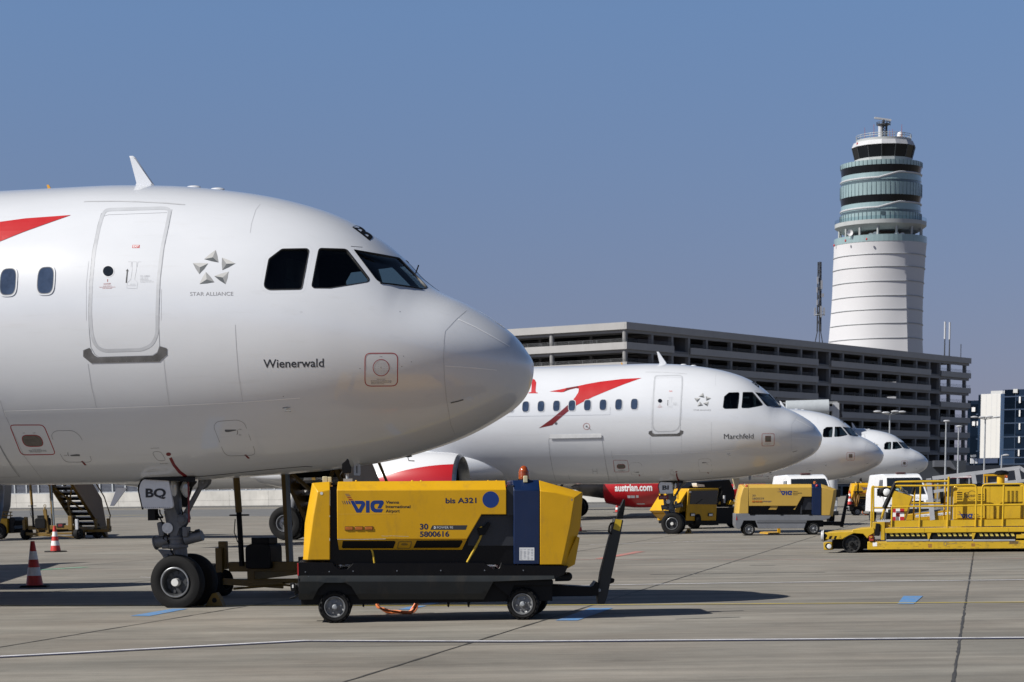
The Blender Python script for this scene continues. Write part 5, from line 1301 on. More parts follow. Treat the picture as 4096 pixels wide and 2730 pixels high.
for y in (515, 545): lettering('fleet_number', '5800590', decal(F3, -.003), Z9(1060, y), Z9(1170, y), 4.5, NAVYP, h3)
mb = MB(); mb.prism(F3.pts(Z9, [(570, 706), (660, 706), (660, 725), (570, 725)], -.2), -.3, .2); mb.bar(F3.at(Z9(650, 720), -.1), F3.at(Z9(700, 770), .1), .06); mb.build('cone_shelf', BLACK, c3)
strand(F3, Z9, [(680, 480), (675, 560), (690, 650), (720, 720), (745, 640), (760, 500)], -.1, .03, 4, mat('cable_brown', (.22, .11, .02), .6), 'cable', c3, .05)
mb = MB(); mb.bar(F3.at(Z9(690, 490), -.1), F3.at(Z9(830, 490), -.1), .09); mb.build('cable_arm', BLACK, c3)

# ---------------------------------------------------------------- traffic cones
def cone(loc, h, label, base=True):
    o = tag(new_empty('traffic_cone', loc), label, 'traffic cone', 'red and white traffic cones')
    mb = MB(); prof_ = [(0.0, .205), (.035, .20), (.04, .16)]
    zs = [.04, .25, .43, .60, .78, 1.0]
    rr = lambda t: .155*(1-t)+.035*t
    for i, (a, b) in enumerate(zip(zs[:-1], zs[1:])):
        mb.mi = 0 if i % 2 == 0 else 1
        mb.lathe([(h*a, rr(a)), (h*b, rr(b))] if i < 4 else [(h*a, rr(a)), (h*.955, rr(.955)), (h*.96, .04), (h*.995, .038), (h, .02)], (0, 0, 0), 'Z', 28)
    mb.build('cone_body', [CONER, CONEW], o, smooth=50, fix=False)
    mb = MB(); mb.loft([[(-.24, -.24, 0), (.24, -.24, 0), (.24, .24, 0), (-.24, .24, 0)], [(-.22, -.22, .035), (.22, -.22, .035), (.22, .22, .035), (-.22, .22, .035)]]); mb.build('cone_base', RUBBER, o, bevel=.01)
    o.rotation_euler = (0, 0, random.uniform(0, 1.5))
    return o
cone(G(139, 2349), .80, 'scuffed red and white cone nearest to the nose wheel, on the edge of the shadow')
cone(G(222.8, 2209), .74, 'clean red and white cone standing in front of the far boarding stairs')
cone(G(2469, 2051), .78, 'tiny red and white cone on the apron below the red engine')
cone(G(2313, 2128), .72, 'red cone almost hidden behind the front of the nearest power cart')
p = F3.M @ F3.at(Z9(612, 706), -.1); cone(p, .76, 'red and white cone perched on the end of a distant power cart')

# ---------------------------------------------------------------- boarding stairs (built at the far place, copied to the near one)
ZS = zm(0, 1900, 0.20400)
FS = Frame(G(103, 2160.5), -TH)
def S(x, y, d=0.0): return FS.at(ZS(x, y), d)
stairs = thing('boarding_stairs', 'far towable boarding stairs with yellow frame, behind the clean cone', 'boarding stairs', FS, 'towable boarding stairs')
SHADEYEL = mat('shaded_yellow_paint', (0.16, 0.092, 0.008), .5, var=.2, dirt=.4)  # yellow darkened so the jet's shadow is already in the colour
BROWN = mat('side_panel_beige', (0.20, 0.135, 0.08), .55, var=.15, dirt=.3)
mb = MB(); a = S(575, 1040, .1); b = S(1480, 1040, .1)
mb.box((a.x, 0, a.z-.07), (b.x, .16, a.z+.08)); mb.box((a.x+.1, .0, a.z-.26), (b.x-.1, .1, a.z-.18)); mb.box((a.x+.3, 0, a.z-.2), (a.x+.42, 3.2, a.z)); mb.box((b.x-.12, 0, a.z-.2), (b.x, 3.4, a.z))
mb.box((a.x, 3.3, a.z-.2), (b.x, 3.4, a.z-.1)); mb.box((a.x-.16, .0, a.z-.03), (a.x-.03, .1, a.z+.40)); mb.box((b.x-.2, -.1, a.z-.1), (b.x-.05, .02, a.z+.42)); mb.box((b.x+.8, 1.1, a.z-.08), (b.x+.9, 1.25, a.z+.3)); mb.box((b.x-.1, 1.1, a.z-.2), (b.x+.9, 1.25, a.z-.1))
mb.build('chassis', SHADEYEL, stairs, bevel=.01)
mb = MB(); mb.bar((a.x-.3, -.05, a.z-.2), (a.x+.9, -.05, a.z-.28), .06, .1); mb.tube([(a.x+.1, -.08, a.z-.33), (a.x+.5, -.08, a.z-.30), (a.x+.9, -.08, a.z-.27), (b.x, -.08, a.z-.36)], .018, 6); mb.build('steering_link', SHADEYEL, stairs)
for i, (x, d) in enumerate(((505, .05), (1535, .0), (1908, 1.5), (560, 2.9), (1500, 3.0))):
    p = S(x, 1180, d); r = .205
    mb = MB(); wheel(mb, (0, 0, 0), r, .2, .11, mi=(0, 1, 2), bolts=5); o = mb.build('wheel', [RUBBER, DGREY, DGREY], stairs); o.location = (p.x, d, r); o.rotation_euler = (0, 0, R(75 if i in (0, 1, 2) else 80))
    if i > 2: continue
    mb = MB(); mb.box((p.x-.05, d-.13, .25), (p.x+.06, d-.04, a.z+.3)); mb.build('jack_leg', LGREY if i == 1 else SHADEYEL, stairs, bevel=.01)
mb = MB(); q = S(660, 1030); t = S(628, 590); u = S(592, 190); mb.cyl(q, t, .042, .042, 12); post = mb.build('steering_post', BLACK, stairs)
mb = MB(); mb.cyl(t, u+(u-t)*1.6, .052, .052, 12); mb.build('support_post', SHADEYEL, stairs)
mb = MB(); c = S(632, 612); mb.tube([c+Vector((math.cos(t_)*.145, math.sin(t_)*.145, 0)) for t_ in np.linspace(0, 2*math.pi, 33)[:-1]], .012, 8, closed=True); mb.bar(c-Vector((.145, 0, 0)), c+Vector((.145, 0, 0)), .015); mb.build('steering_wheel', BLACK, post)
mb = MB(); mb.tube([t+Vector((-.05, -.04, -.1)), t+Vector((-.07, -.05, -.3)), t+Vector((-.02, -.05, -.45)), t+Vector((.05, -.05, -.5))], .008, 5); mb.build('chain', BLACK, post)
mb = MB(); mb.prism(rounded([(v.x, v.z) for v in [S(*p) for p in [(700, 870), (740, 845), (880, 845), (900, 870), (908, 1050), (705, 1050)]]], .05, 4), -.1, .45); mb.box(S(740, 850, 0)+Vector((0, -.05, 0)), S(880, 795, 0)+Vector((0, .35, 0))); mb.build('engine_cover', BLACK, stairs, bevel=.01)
mb = MB(); mb.bar(S(878, 680, .0), S(935, 1130, .0), .09, .12); mb.cyl(S(870, 690, 0), S(878, 640, 0), .05, .02); mb.tube([S(880, 612, 0)+Vector((math.cos(t_)*.045, 0, math.sin(t_)*.045)) for t_ in np.linspace(0, 2*math.pi, 17)[:-1]], .014, 6, closed=True); towbar = mb.build('tow_bar', SHADEYEL, stairs)
mb = MB(); q = S(1045, 1010, .12); u = S(985, 200, .12); mb.bar(q, u+(u-q)*.8, .075); mb.build('support_post', SHADEYEL, stairs)
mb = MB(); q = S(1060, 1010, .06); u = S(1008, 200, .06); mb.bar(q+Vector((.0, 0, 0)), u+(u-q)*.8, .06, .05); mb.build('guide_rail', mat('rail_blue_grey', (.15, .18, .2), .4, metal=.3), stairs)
mb = MB(); q = S(1345, 620, 1.2); u = S(1275, 200, 1.2); mb.bar(S(1400, 900, 1.2), u+(u-q)*.6, .06); mb.build('support_post', SHADEYEL, stairs)
# flight: descends away from the aircraft
x0 = S(1025, 225, .5).x; x1 = S(1425, 225, .5).x
top = S(1200, 222, .5).z; N_ = 18
for i in range(-6, 11):
    z = top-.19*i; y = .5+.27*i+.2
    if z < .2: break
    mb = MB(); mb.box((x0, y+.20, z-.15), (x1, y+.24, z-.045)); mb.build('riser', BLACK, stairs)
    mb = MB(); mb.box((x0, y, z-.045), (x1, y+.27, z)); mb.build('tread', mat('tread_aluminium', (.36, .37, .385), .35, metal=.4, var=.2), stairs)
for xx in (x0-.07, x1):
    mb = MB(); y0 = .5-.27*6+.2; mb.loft([[(xx, y0, top+.19*6+.12), (xx+.07, y0, top+.19*6+.12), (xx+.07, y0, top+.19*6-.25), (xx, y0, top+.19*6-.25)], [(xx, .7+.27*9.5, top-.19*9.5+.12), (xx+.07, .7+.27*9.5, top-.19*9.5+.12), (xx+.07, .7+.27*9.5, top-.19*9.5-.25), (xx, .7+.27*9.5, top-.19*9.5-.25)]]); mb.build('stringer', SHADEYEL, stairs)
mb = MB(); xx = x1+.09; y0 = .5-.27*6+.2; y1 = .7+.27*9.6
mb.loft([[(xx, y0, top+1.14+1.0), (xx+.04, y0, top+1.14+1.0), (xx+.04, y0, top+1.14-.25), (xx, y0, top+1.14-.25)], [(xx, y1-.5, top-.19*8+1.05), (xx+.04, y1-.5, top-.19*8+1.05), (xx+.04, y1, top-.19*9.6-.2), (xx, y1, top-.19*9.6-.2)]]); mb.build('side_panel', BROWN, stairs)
mb = MB(); mb.tube([(xx+.1, y0, top+1.14+1.2), (xx+.1, y1-.4, top-.19*8+1.1), (xx+.1, y1+.1, top-.19*9.6+.7), (xx+.1, y1, top-.19*9.6+.55)], .025, 8); mb.build('handrail', SHADEYEL, stairs)
mb = MB(); mb.bar((x0+.05, .5, top-.05), (x1-.1, 1.5, top-.9), .05); mb.bar((x1-.05, .5, top-.05), (x0+.1, 1.6, top-1.0), .05); mb.build('cross_brace', SHADEYEL, stairs)
mb = MB(); mb.box((x0-.6, -.6, 3.25), (x1+.3, .7, 3.38)); mb.build('platform', SHADEYEL, stairs)
mb = MB(); mb.box(S(1110, 1030, -.02), S(1290, 950, .2)); bx = mb.build('battery_box', DGREY, stairs); mb = MB(); mb.box(S(1140, 1015, -.03), S(1220, 965, -.02)); mb.build('red_plate', DREDP, bx)
st2 = copy_tree(stairs); st2.location = G(889, 2384); [bpy.data.objects.remove(q) for q in list(st2.children) if q.name.startswith('tow_bar')]; st2['label'] = 'near towable boarding stairs with steering wheel on a post, behind the nose gear'
# dark low tug part at the far left
mb0 = thing('belt_loader', 'yellow equipment with grey boom cut off by the left edge of the photo', 'belt loader', Frame(G(10, 2158), -TH))
FB = Frame(G(10, 2158), -TH); SB = lambda x, y, d=0.0: FB.at(ZS(x, y), d)
mb = MB(); mb.prism([SB(*p) for p in [(-300, 860), (140, 860), (152, 1150), (105, 1150), (60, 1010), (0, 960), (-300, 960)]], 0, 1.2); mb.build('body', YELW, mb0, bevel=.01)
mb = MB(); mb.prism([SB(*p) for p in [(150, 860), (190, 830), (262, 850), (275, 900), (240, 1000), (262, 1060), (240, 1140), (152, 1140)]], .1, .9); mb.build('hitch', BLACK, mb0, bevel=.01)
mb = MB()
for l in ([(45, 730), (240, 733)], [(120, 733), (120, 860)], [(205, 735), (205, 850)], [(30, 800), (245, 800)], [(60, 735), (50, 860)]): mb.tube([SB(*p, .2) for p in l], .02, 6)
mb.build('guard_rail', SHADEYEL, mb0)
mb = MB(); mb.prism([SB(*p, .4) for p in [(-200, 150), (95, 150), (70, 620), (40, 700), (0, 860), (-200, 860)]], .4, 1.0); mb.build('boom', MGREY, mb0)
mb = MB(); wheel(mb, (0, 0, 0), .31, .25, .16, bolts=6); o = mb.build('wheel', [RUBBER, DGREY, DGREY], mb0); p = SB(-10, 1120); o.location = (p.x, .05, .31)
# chocks at the nose wheels
for k, q in ((0, E(880, 1437)), (1, (2752, 2136))):
    fr = PF[k]; p = fr.at(q, -.02) if k else fr.at(q, -.02)
    o = tag(new_empty('wheel_chock', fr.M @ Vector((p.x, p.y, 0)), fr.yaw), ('yellow chock against the nose wheel of the nearest jet', 'yellow chock against the nose wheel of the second jet')[k], 'chock', 'nose wheel chocks')
    mb = MB(); mb.loft([[(-.13, y, 0) , (-.02, y, .18), (.04, y, .20), (.10, y, .11), (.14, y, 0)] for y in (0, .14)]); mb.build('chock_body', mat('shaded_grimy_yellow', (.17, .105, .01), .6, var=.3, dirt=.5), o, bevel=.008)  # grime over a yellow darkened to stand in for the shadow
    mb = MB(); mb.cyl((.02, -.003, .09), (.02, .02, .09), .035, n=14); mb.build('rope_hole', BLACK, o)

# ---------------------------------------------------------------- stair truck behind the second jet's nose gear
ZT = zm(2600, 1850, 0.21046)
FT = Frame(G(2740, 2118), R(32)); T_ = lambda x, y, d=0.0: FT.at(ZT(x, y), d)
truck = thing('stair_truck', 'yellow stair truck with dark windscreen, behind the second jet\'s nose gear', 'stair truck', FT)
mb = MB(); mb.prism([T_(*p) for p in [(745, 498), (1310, 492), (1272, 810), (1258, 1108), (690, 1108), (695, 930), (728, 545)]], 0, 1.9); cab = mb.build('cab', YELW, truck, bevel=.02)
mb = MB(); mb.prism([T_(*p, .05) for p in [(728, 545), (690, 558), (468, 918), (545, 968), (692, 932), (700, 1108), (600, 1040), (540, 980)]], .05, 1.7); mb.build('fender', YEL, truck, bevel=.01)
mb = MB(); mb.prism(rounded([(v.x, v.z) for v in [T_(*p) for p in [(772, 545), (1290, 532), (1262, 802), (752, 797)]]], .03, 3), -.02, .01); sc = mb.build('windscreen', DARKGLASS, cab)
mb = MB(); mb.bar(T_(880, 790, -.03), T_(1000, 700, -.03), .012); mb.build('wiper', BLACK, sc)
for x in (760, 1100): mb = MB(); mb.prism([T_(*p) for p in [(x, 968), (x+92, 966), (x+90, 1028), (x, 1028)]], -.03, .01); f_ = mb.build('headlight', BLACK, truck); mb = MB(); mb.prism([T_(*p) for p in [(x+12, 980), (x+80, 978), (x+78, 1018), (x+12, 1018)]], -.04, -.02); mb.build('lens', LAMP, f_)
mb = MB(); mb.prism([T_(*p) for p in [(690, 1108), (1310, 1108), (1310, 1195), (1150, 1200), (760, 1165), (690, 1165)]], .02, 1.8); mb.prism([T_(*p, .3) for p in [(1270, 860), (1640, 860), (1640, 1170), (1270, 1170)]], .3, 2.5); mb.build('chassis', BLACK, truck)
for x, d in ((850, .2), (820, 1.6), (1560, 1.4)): p = T_(x, 1180, d); mb = MB(); wheel(mb, (0, 0, 0), .32, .26, .16, bolts=5); o = mb.build('wheel', [RUBBER, DGREY, DGREY], truck); o.location = (p.x, d, .32); o.rotation_euler = (0, 0, R(84))
mb = MB(); mb.prism([T_(*p, .5) for p in [(745, 480), (900, 385), (1540, 330), (1640, 560), (1600, 850), (1380, 850), (1380, 490)]], .6, 2.6); mb.build('stair_underside', BLACK, truck)
mb = MB(); mb.prism([T_(*p, .5) for p in [(1575, 310), (1700, 280), (1700, 520), (1625, 505)]], .5, .56); mb.build('side_panel', mat('panel_beige', (.55, .45, .28), .5), truck)
mb = MB(); mb.prism([T_(*p, .4) for p in [(1540, 722), (1640, 770), (1640, 805), (1495, 805)]], .4, 1.2); mb.prism([T_(*p, .6) for p in [(1280, 765), (1340, 745), (1340, 800), (1280, 803)]], .6, 1.2); mb.build('deck_plate', YEL, truck)
mb = MB(); mb.cyl(T_(1412, 630, .3), T_(1408, 775, .3), .045, .045, 14); mb.build('hydraulic_ram', LGREY, truck)
mb = MB(); mb.prism([T_(*p, .2) for p in [(885, 395), (905, 410), (1030, 425), (1040, 465), (910, 468), (890, 440)]], .2, .5); mb.build('work_light', LAMP, truck)
mb = MB(); mb.tube([T_(1310, 500, -.02), T_(1350, 470, -.05), T_(1370, 560, -.05), T_(1275, 810, -.02)], .03, 6); mb.build('mirror_arm', BLACK, truck)
mb = MB(); mb.box(T_(752, 580, -.025), T_(782, 552, -.02)); mb.build('permit_sticker', WHITEP, cab)

# ---------------------------------------------------------------- white vans, facing the camera
def van(px, Zd, yaw, label, sign=None):
    p = AT(px, 2000, Zd)
    fr = Frame((p.x, Zd, 0), yaw); o = thing('van', label, 'van', fr, 'white vans')
    W = .95
    sec = [(0.0, .40, .42, W*.97), (0.02, .62, .40, W*.98), (.12, .98, .36, W), (.75, 1.12, .36, W)]
    mb = MB()
    side = [(.05, .42), (0, .62), (.08, .95), (.85, 1.12), (1.55, 1.86), (1.85, 1.99), (2.2, 2.03), (4.75, 2.0), (4.85, 1.2), (4.85, .42)]
    def outline(w): return w
    def wz(z): return W-.16*max(0, (z-1.1))/0.9
    L_ = [(Vector((-wz(z)*(.93 if y < .1 else 1), y, z)), Vector((wz(z)*(.93 if y < .1 else 1), y, z))) for y, z in side]
    mb.loft([[a for a, b in L_], [b for a, b in L_]])
    mb.build('body', WHITEVAN, o, bevel=.05, seg=3)
    mb = MB(); q = [(-.80, .90, 1.165), (.80, .90, 1.165), (.70, 1.53, 1.83), (-.70, 1.53, 1.83)]
    mb.loft([[Vector(v)+Vector((0, -.035, .035)) for v in q], [Vector(v)+Vector((0, .05, -.05)) for v in q]]); ws = mb.build('windscreen', DARKGLASS, o, bevel=.01)
    for sg in (-1, 1):
        mb = MB(); q = [(sg*.955, 1.1, 1.15), (sg*.955, 2.2, 1.15), (sg*.86, 2.2, 1.78), (sg*.86, 1.65, 1.78)]; mb.loft([q, [(v[0]-sg*.05, v[1], v[2]) for v in q]]); mb.build('side_window', DARKGLASS, o)
        mb = MB(); mb.loft([[(sg*.90, .0, .74), (sg*.60, -.05, .74), (sg*.62, -.02, .94), (sg*.90, .06, .98)], [(sg*.88, .12, .74), (sg*.60, .1, .74), (sg*.62, .12, .94), (sg*.88, .2, .98)]]); mb.build('headlight', LAMP, o, bevel=.02)
        mb = MB(); mb.loft([[(sg*1.0, .95, 1.10), (sg*1.22, .95, 1.12), (sg*1.22, .95, 1.42), (sg*1.02, .95, 1.40)], [(sg*1.0, 1.08, 1.10), (sg*1.18, 1.06, 1.12), (sg*1.18, 1.06, 1.42), (sg*1.02, 1.08, 1.40)]]); mb.bar((sg*.86, 1.05, 1.15), (sg*1.05, 1.02, 1.18), .05); mb.build('mirror', BLACK, o, bevel=.02)
        for y in (.85, 3.9): put_wheel('wheel', o, (sg*.80, y, .33), .33, .22, .2, R(90), sg > 0, [RUBBER, STEEL, DGREY], bolts=5)
    for ch in o.children:
        if ch.name.startswith('wheel'): ch.rotation_euler = (0, 0, R(90))
    mb = MB(); mb.box((-.55, -.03, .80), (.55, .04, .90)); mb.box((-.6, -.03, .44), (.6, .03, .54)); mb.build('grille', BLACK, o)
    mb = MB(); mb.box((-.26, -.05, .58), (.26, -.02, .69)); mb.build('number_plate', WHITEP, o)
    mb = MB(); mb.box((-.93, -.07, .40), (.93, .1, .57)); mb.build('bumper', DGREY, o, bevel=.03)
    mb = MB(); mb.box((-.2, 1.95, 2.02), (.2, 2.2, 2.09)); mb.build('roof_light', mat('roof_light_brown', (.07, .025, .025), .4), o, bevel=.02)
    mb = MB(); mb.tube([(-.5, .83, 1.16), (.2, .96, 1.27), (.5, 1.05, 1.38)], .012, 6); mb.build('wiper', BLACK, ws)
    if sign:
        vs, fs = glyphs(sign, .02); mb = MB(); mb.add([(-.42+.84*x, .16+.09*y-.005, 1.0+.015*0+.085*y) for x, y in vs], fs); mb.build('company_lettering', GREYP, o, smooth=0, fix=False)
    return o
van(3262, 89, R(4), 'white van facing the camera just behind the pale yellow power cart')
van(3642, 93, R(2), 'white van with dark windscreen and lettered bonnet behind the yellow loader', 'REINIGER')
# ---------------------------------------------------------------- yellow container loader at the right
FL = Frame(G(3405, 2213), -TH)
L0 = zm(3200, 1750, 0.3826); L1 = zm(3250, 1850, 0.24233); L2 = zm(3650, 1800, 0.27429)
def at0(x, y, d=0.0): return FL.at(L0(x, y), d)
def at1(x, y, d=0.0): return FL.at(L1(x, y), d)
def at2(x, y, d=0.0): return FL.at(L2(x, y), d)
loader = thing('container_loader', 'long yellow container loader with railings and hazard stripes at the right edge', 'cargo loader', FL)
XR = at2(1626, 1400).x+1.6            # carries on past the edge of the picture
DW = 2.6
def poly(fn, l, d): return [fn(*q, d) for q in l]
mb = MB(); a = at0(705, 1092); b = at0(705, 1176); mb.box((a.x, 0, b.z), (XR, DW, a.z)); beam = mb.build('chassis_beam', LYELW, loader, bevel=.012)
mb = MB()
for x0_, x1_ in ((900, 1348), (1356, 1800), (1808, 2250)):
    p = at0(x0_, 1070); q = at0(x1_, 1086); mb.box((p.x, -.01, q.z), (q.x, .25, p.z-.0))
mb.build('edge_plate', GALV, loader, bevel=.006)
mb = MB(); p = at0(890, 952); q = at0(890, 1003); mb.box((p.x, .02, q.z), (XR, DW, p.z)); deck = mb.build('deck_beam', LYEL, loader, bevel=.01)
mb = MB()
for x in (1300, 1745, 2180): ribbon(mb, [L0(x, 952), L0(x, 1000)], .8, decal(FL, .016))
mb.build('deck_seam', mat('deck_gap', (.2, .12, .01), .5), deck, smooth=0, fix=False)
mb = MB(); p = at0(900, 1003); q = at0(900, 1068); mb.box((p.x, .06, q.z), (XR, DW, p.z)); band_ = mb.build('hazard_band', BLACK, loader)
STR = mat('hazard_yellow', (.58, .46, .10), .45, dirt=.3)
mb = MB(); x = 935
while x < 2900:
    if not (1340 < x < 1385 or 1785 < x < 1830 or 2235 < x < 2270): fill(mb, pix(L0, [(x, 1004), (x+30, 1003), (x+45, 1033), (x+15, 1034)]), decal(FL, .058), 400)
    x += 55
mb.build('hazard_stripe', STR, band_, smooth=0, fix=False)
mb = MB()
for x in (1340, 1805): mb.prism(poly(at0, [(x-10, 1000), (x+32, 1000), (x+18, 1040), (x+8, 1068), (x-4, 1068)], .03), .03, .2)
p = at0(2262, 1018); q = at0(2262, 1056); mb.box((p.x, -.02, q.z), (XR, .3, p.z)); mb.build('guide_bracket', LYELW, loader)
mb = MB(); p = at0(958, 872); q = at0(958, 940); mb.box((p.x, .05, q.z), (XR, .09, p.z)); toe = mb.build('toe_board', LYEL, loader)
# front end
mb = MB(); mb.prism(poly(at0, [(255, 998), (400, 990), (545, 984), (550, 962), (770, 946), (780, 985), (775, 1002), (722, 1032), (705, 1060), (660, 1010), (560, 1005), (470, 1050), (440, 1068), (255, 1068)], .0), .0, DW); front = mb.build('front_frame', LYELW, loader, bevel=.012)
mb = MB()
for l in ([(258, 1035), (275, 1035), (262, 1066), (256, 1066)], [(310, 1032), (340, 1032), (322, 1066), (298, 1066)], [(362, 1032), (388, 1032), (374, 1066), (352, 1066)]): fill(mb, pix(L0, l), decal(FL, -.0015), 400)
mb.build('hazard_stripe', BLACK, front, smooth=0, fix=False)
mb = MB(); ring(mb, pix(L0, [(420, 1022), (440, 1061), (404, 1061)]), .9, decal(FL, -.0015)); ribbon(mb, pix(L0, [(417, 1054), (424, 1038), (420, 1048), (428, 1054)]), 1.0, decal(FL, -.0015)); mb.build('warning_triangle', BLACKP, front, smooth=0, fix=False)
mb = MB(); mb.prism(poly(at0, [(245, 1098), (335, 1098), (335, 1178), (250, 1178)], .0), -.02, .5); blk = mb.build('step_box', LYELW, loader, bevel=.012)
mb = MB(); c = at0(296, 1138, -.02); mb.lathe([(.0, .075), (-.012, .07), (-.015, .055)], c, 'Y', 20); mb.build('headlight_rim', BLACK, blk); mb = MB(); mb.lathe([(-.01, .058), (-.022, .05), (-.03, .001)], c+Vector((.02, 0, -.005)), 'Y', 20); mb.build('headlight', LAMP, blk)
mb = MB(); mb.prism(poly(at0, [(335, 1075), (720, 1060), (720, 1168), (335, 1168)], .3), .3, DW-.3); mb.build('underframe', BLACK, loader)
mb = MB(); c = at0(237, 1031, .1); mb.cyl(c, c+Vector((.12, 0, 0)), .135, .10, 24); mb.build('bumper_roller', BLACK, loader); mb = MB(); mb.cyl(c+Vector((-.03, 0, 0)), c+Vector((.03, 0, 0)), .115, .145, 24); mb.build('roller_rim', LGREY, loader)
p = at0(543, 1115, .1)
for k, d in enumerate((.12, DW-.15)): put_wheel('wheel', loader, Vector((p.x, d, .47 if False else p.z)), p.z, .32, .2, 0, k, [RUBBER, mat('black_rim', (.02, .02, .02), .5), BLACK], bolts=8, dish=.5)
put_wheel('wheel', loader, Vector((XR-.8, .12, p.z)), p.z, .32, .2, 0, 0, [RUBBER, MATS['black_rim'], BLACK], bolts=8)
mb = MB(); mb.prism(poly(at0, [(755, 888), (888, 884), (886, 1076), (846, 1076), (838, 910), (796, 905), (778, 1030), (760, 990)], .02), .02, .35); mb.build('lift_column', LYELW, loader, bevel=.01)
mb = MB(); mb.prism(poly(at0, [(795, 900), (836, 905), (828, 1032), (776, 1030)], .0), -.01, .25); mb.build('lift_cylinder', BLACK, loader, bevel=.01)
mb = MB(); mb.prism(poly(at0, [(722, 1085), (722, 1040), (735, 1030), (760, 1032), (770, 1045), (770, 1085)], -.02), -.03, .2); mb.build('red_bracket', mat('bracket_red', (.33, .04, .02), .5), loader, bevel=.006); mb = MB(); mb.box(at0(735, 1050, -.05), at0(755, 1038, -.03)); mb.build('pin', LYELW, loader)
mb = MB(); mb.prism(poly(at1, [(1205, 985), (1275, 985), (1282, 1070), (1205, 1085)], .1), .1, .4); mb.build('step_bracket', LYEL, loader)
mb = MB(); p = at1(1060, 945, .0); q = at1(1278, 985, .0); mb.box((p.x, .05, q.z), (q.x, .45, p.z-.03))
for i in range(7): xx = p.x+(q.x-p.x)*i/6.0; mb.loft([[(xx-.03, .05, p.z-.03), (xx+.03, .05, p.z-.03), (xx+.03, .45, p.z-.03), (xx-.03, .45, p.z-.03)], [(xx-.005, .05, p.z), (xx+.005, .05, p.z), (xx+.005, .45, p.z), (xx-.005, .45, p.z)]])
mb.build('grip_step', LGREY, loader)
# console
mb = MB(); mb.prism(poly(at0, [(962, 552), (978, 556), (1174, 618), (1090, 872), (957, 872)], .12), .12, .75); con = mb.build('control_console', LYEL, loader, bevel=.01)
mb = MB(); mb.prism(poly(at0, [(985, 545), (1100, 582), (1140, 605), (1130, 612), (985, 562)], .16), .16, .7); pn = mb.build('control_panel', MGREY, con)
mb = MB()
for x, y in ((1040, 560), (1058, 566), (1075, 572), (1092, 578), (1108, 585), (1120, 592)): p = at0(x, y, .3); mb.cyl(p, p+Vector((0, 0, .06)), .012, n=8)
mb.build('control_knob', STEEL, pn)
for i in range(3):
    for j in range(3):
        xs = [970, 1002, 1046, 1089]; ys = [746, 788, 832, 873]; mb = MB()
        if i == 0 and j == 0: chk = None
mb = MB()
xs = [970, 1002, 1045, 1089]; ys = [746, 788, 831, 873]
for i in range(3):
    for j in range(3):
        mb.mi = (i+j) % 2; fill(mb, pix(L0, [(xs[i], ys[j]), (xs[i+1], ys[j]), (xs[i+1], ys[j+1]), (xs[i], ys[j+1])]), decal(FL, .1175), 400)
mb.build('chequered_plate', [REDP, WHITEP], con, smooth=0, fix=False)
mb = MB(); c = at0(893, 572, .2); mb.lathe([(-.05, .08), (-.03, .12), (.05, .12), (.1, .06)], c, 'Y', 20, ry=1.2); mb.bar(c, at0(960, 600, .3), .03); mb.build('work_lamp', BLACK, loader)
mb = MB(); mb.lathe([(0, .085), (-.02, .06), (-.025, .001)], at0(908, 575, .13), 'Y', 18); mb.build('lamp_lens', LAMP, loader)
mb = MB(); c = at0(1028, 552, .5); mb.ell(c, (.12, .1, .1), 14, 10); mb.build('helmet', mat('helmet_cyan', (.25, .42, .45), .3, coat=.4), loader)
# railings
def rail(l, fn=at0, d=.03, r=.021, m=LYEL, name='railing', par=None):
    mb = MB(); pts = [fn(*q, d) for q in l]; out = [pts[0]]
    for k in range(1, len(pts)-1):
        a, p, b = pts[k-1], pts[k], pts[k+1]; ra = min(.10, (a-p).length*.4); rb = min(.10, (b-p).length*.4)
        s = p+(a-p).normalized()*ra; e = p+(b-p).normalized()*rb
        out += [s*(1-t)**2+p*2*t*(1-t)+e*t*t for t in (0, .33, .66, 1)]
    out.append(pts[-1]); mb.tube(out, r, 8); return mb.build(name, m, par or loader)
rail([(745, 945), (750, 516), (775, 512)]); rail([(768, 880), (768, 520)]); rail([(775, 520), (960, 523)], d=.25); rail([(778, 738), (960, 738)], d=.25)
rail([(958, 940), (962, 725)]); rail([(960, 728), (1820, 713)], r=.02); rail([(1000, 507), (1400, 507), (1830, 497), (1846, 530), (1836, 935)])
rail([(1250, 942), (1260, 512)]); rail([(1542, 940), (1555, 412)], r=.024); rail([(985, 500), (1000, 467), (1220, 463), (1560, 458)], d=.2, r=.024)
rail([(1075, 690), (1560, 688)], d=1.0); rail([(1186, 865), (1200, 520)], d=1.0); rail([(1505, 860), (1520, 515)], d=1.0)
rail([(1896, 934), (1905, 520), (1925, 492), (2120, 490), (2335, 486), (2345, 520), (2338, 700)]); rail([(1925, 708), (2110, 708), (2345, 704)], r=.022); rail([(2120, 932), (2132, 500)], r=.024); rail([(1580, 860), (1590, 520), (1600, 510)], d=.1); rail([(1845, 712), (1912, 710)])
mb = MB(); mb.cyl((at2(1610, 520).x+.01, .03, at2(1610, 520).z), (XR, .03, at2(1610, 520).z), .021); mb.cyl((at2(1610, 800).x, .03, at2(1610, 800).z), (XR, .03, at2(1610, 800).z), .021); mb.cyl((XR-.2, .03, at0(2300, 935).z), (XR-.2, .03, at2(1610, 520).z), .021); mb.build('railing', LYEL, loader)
rail([(978, 520), (1005, 515), (1050, 520), (1062, 545), (1062, 575)], d=.4, r=.02)
for l, d, r in (([(1000, 476), (880, 742)], .15, .055), ([(1180, 458), (1470, 462)], .5, .035), ([(1195, 520), (1172, 600)], .6, .04)): rail(l, d=d, r=r, m=BLACK, name='gas_strut')
rail([(882, 755), (842, 868)], d=.15, r=.03, name='strut_rod')
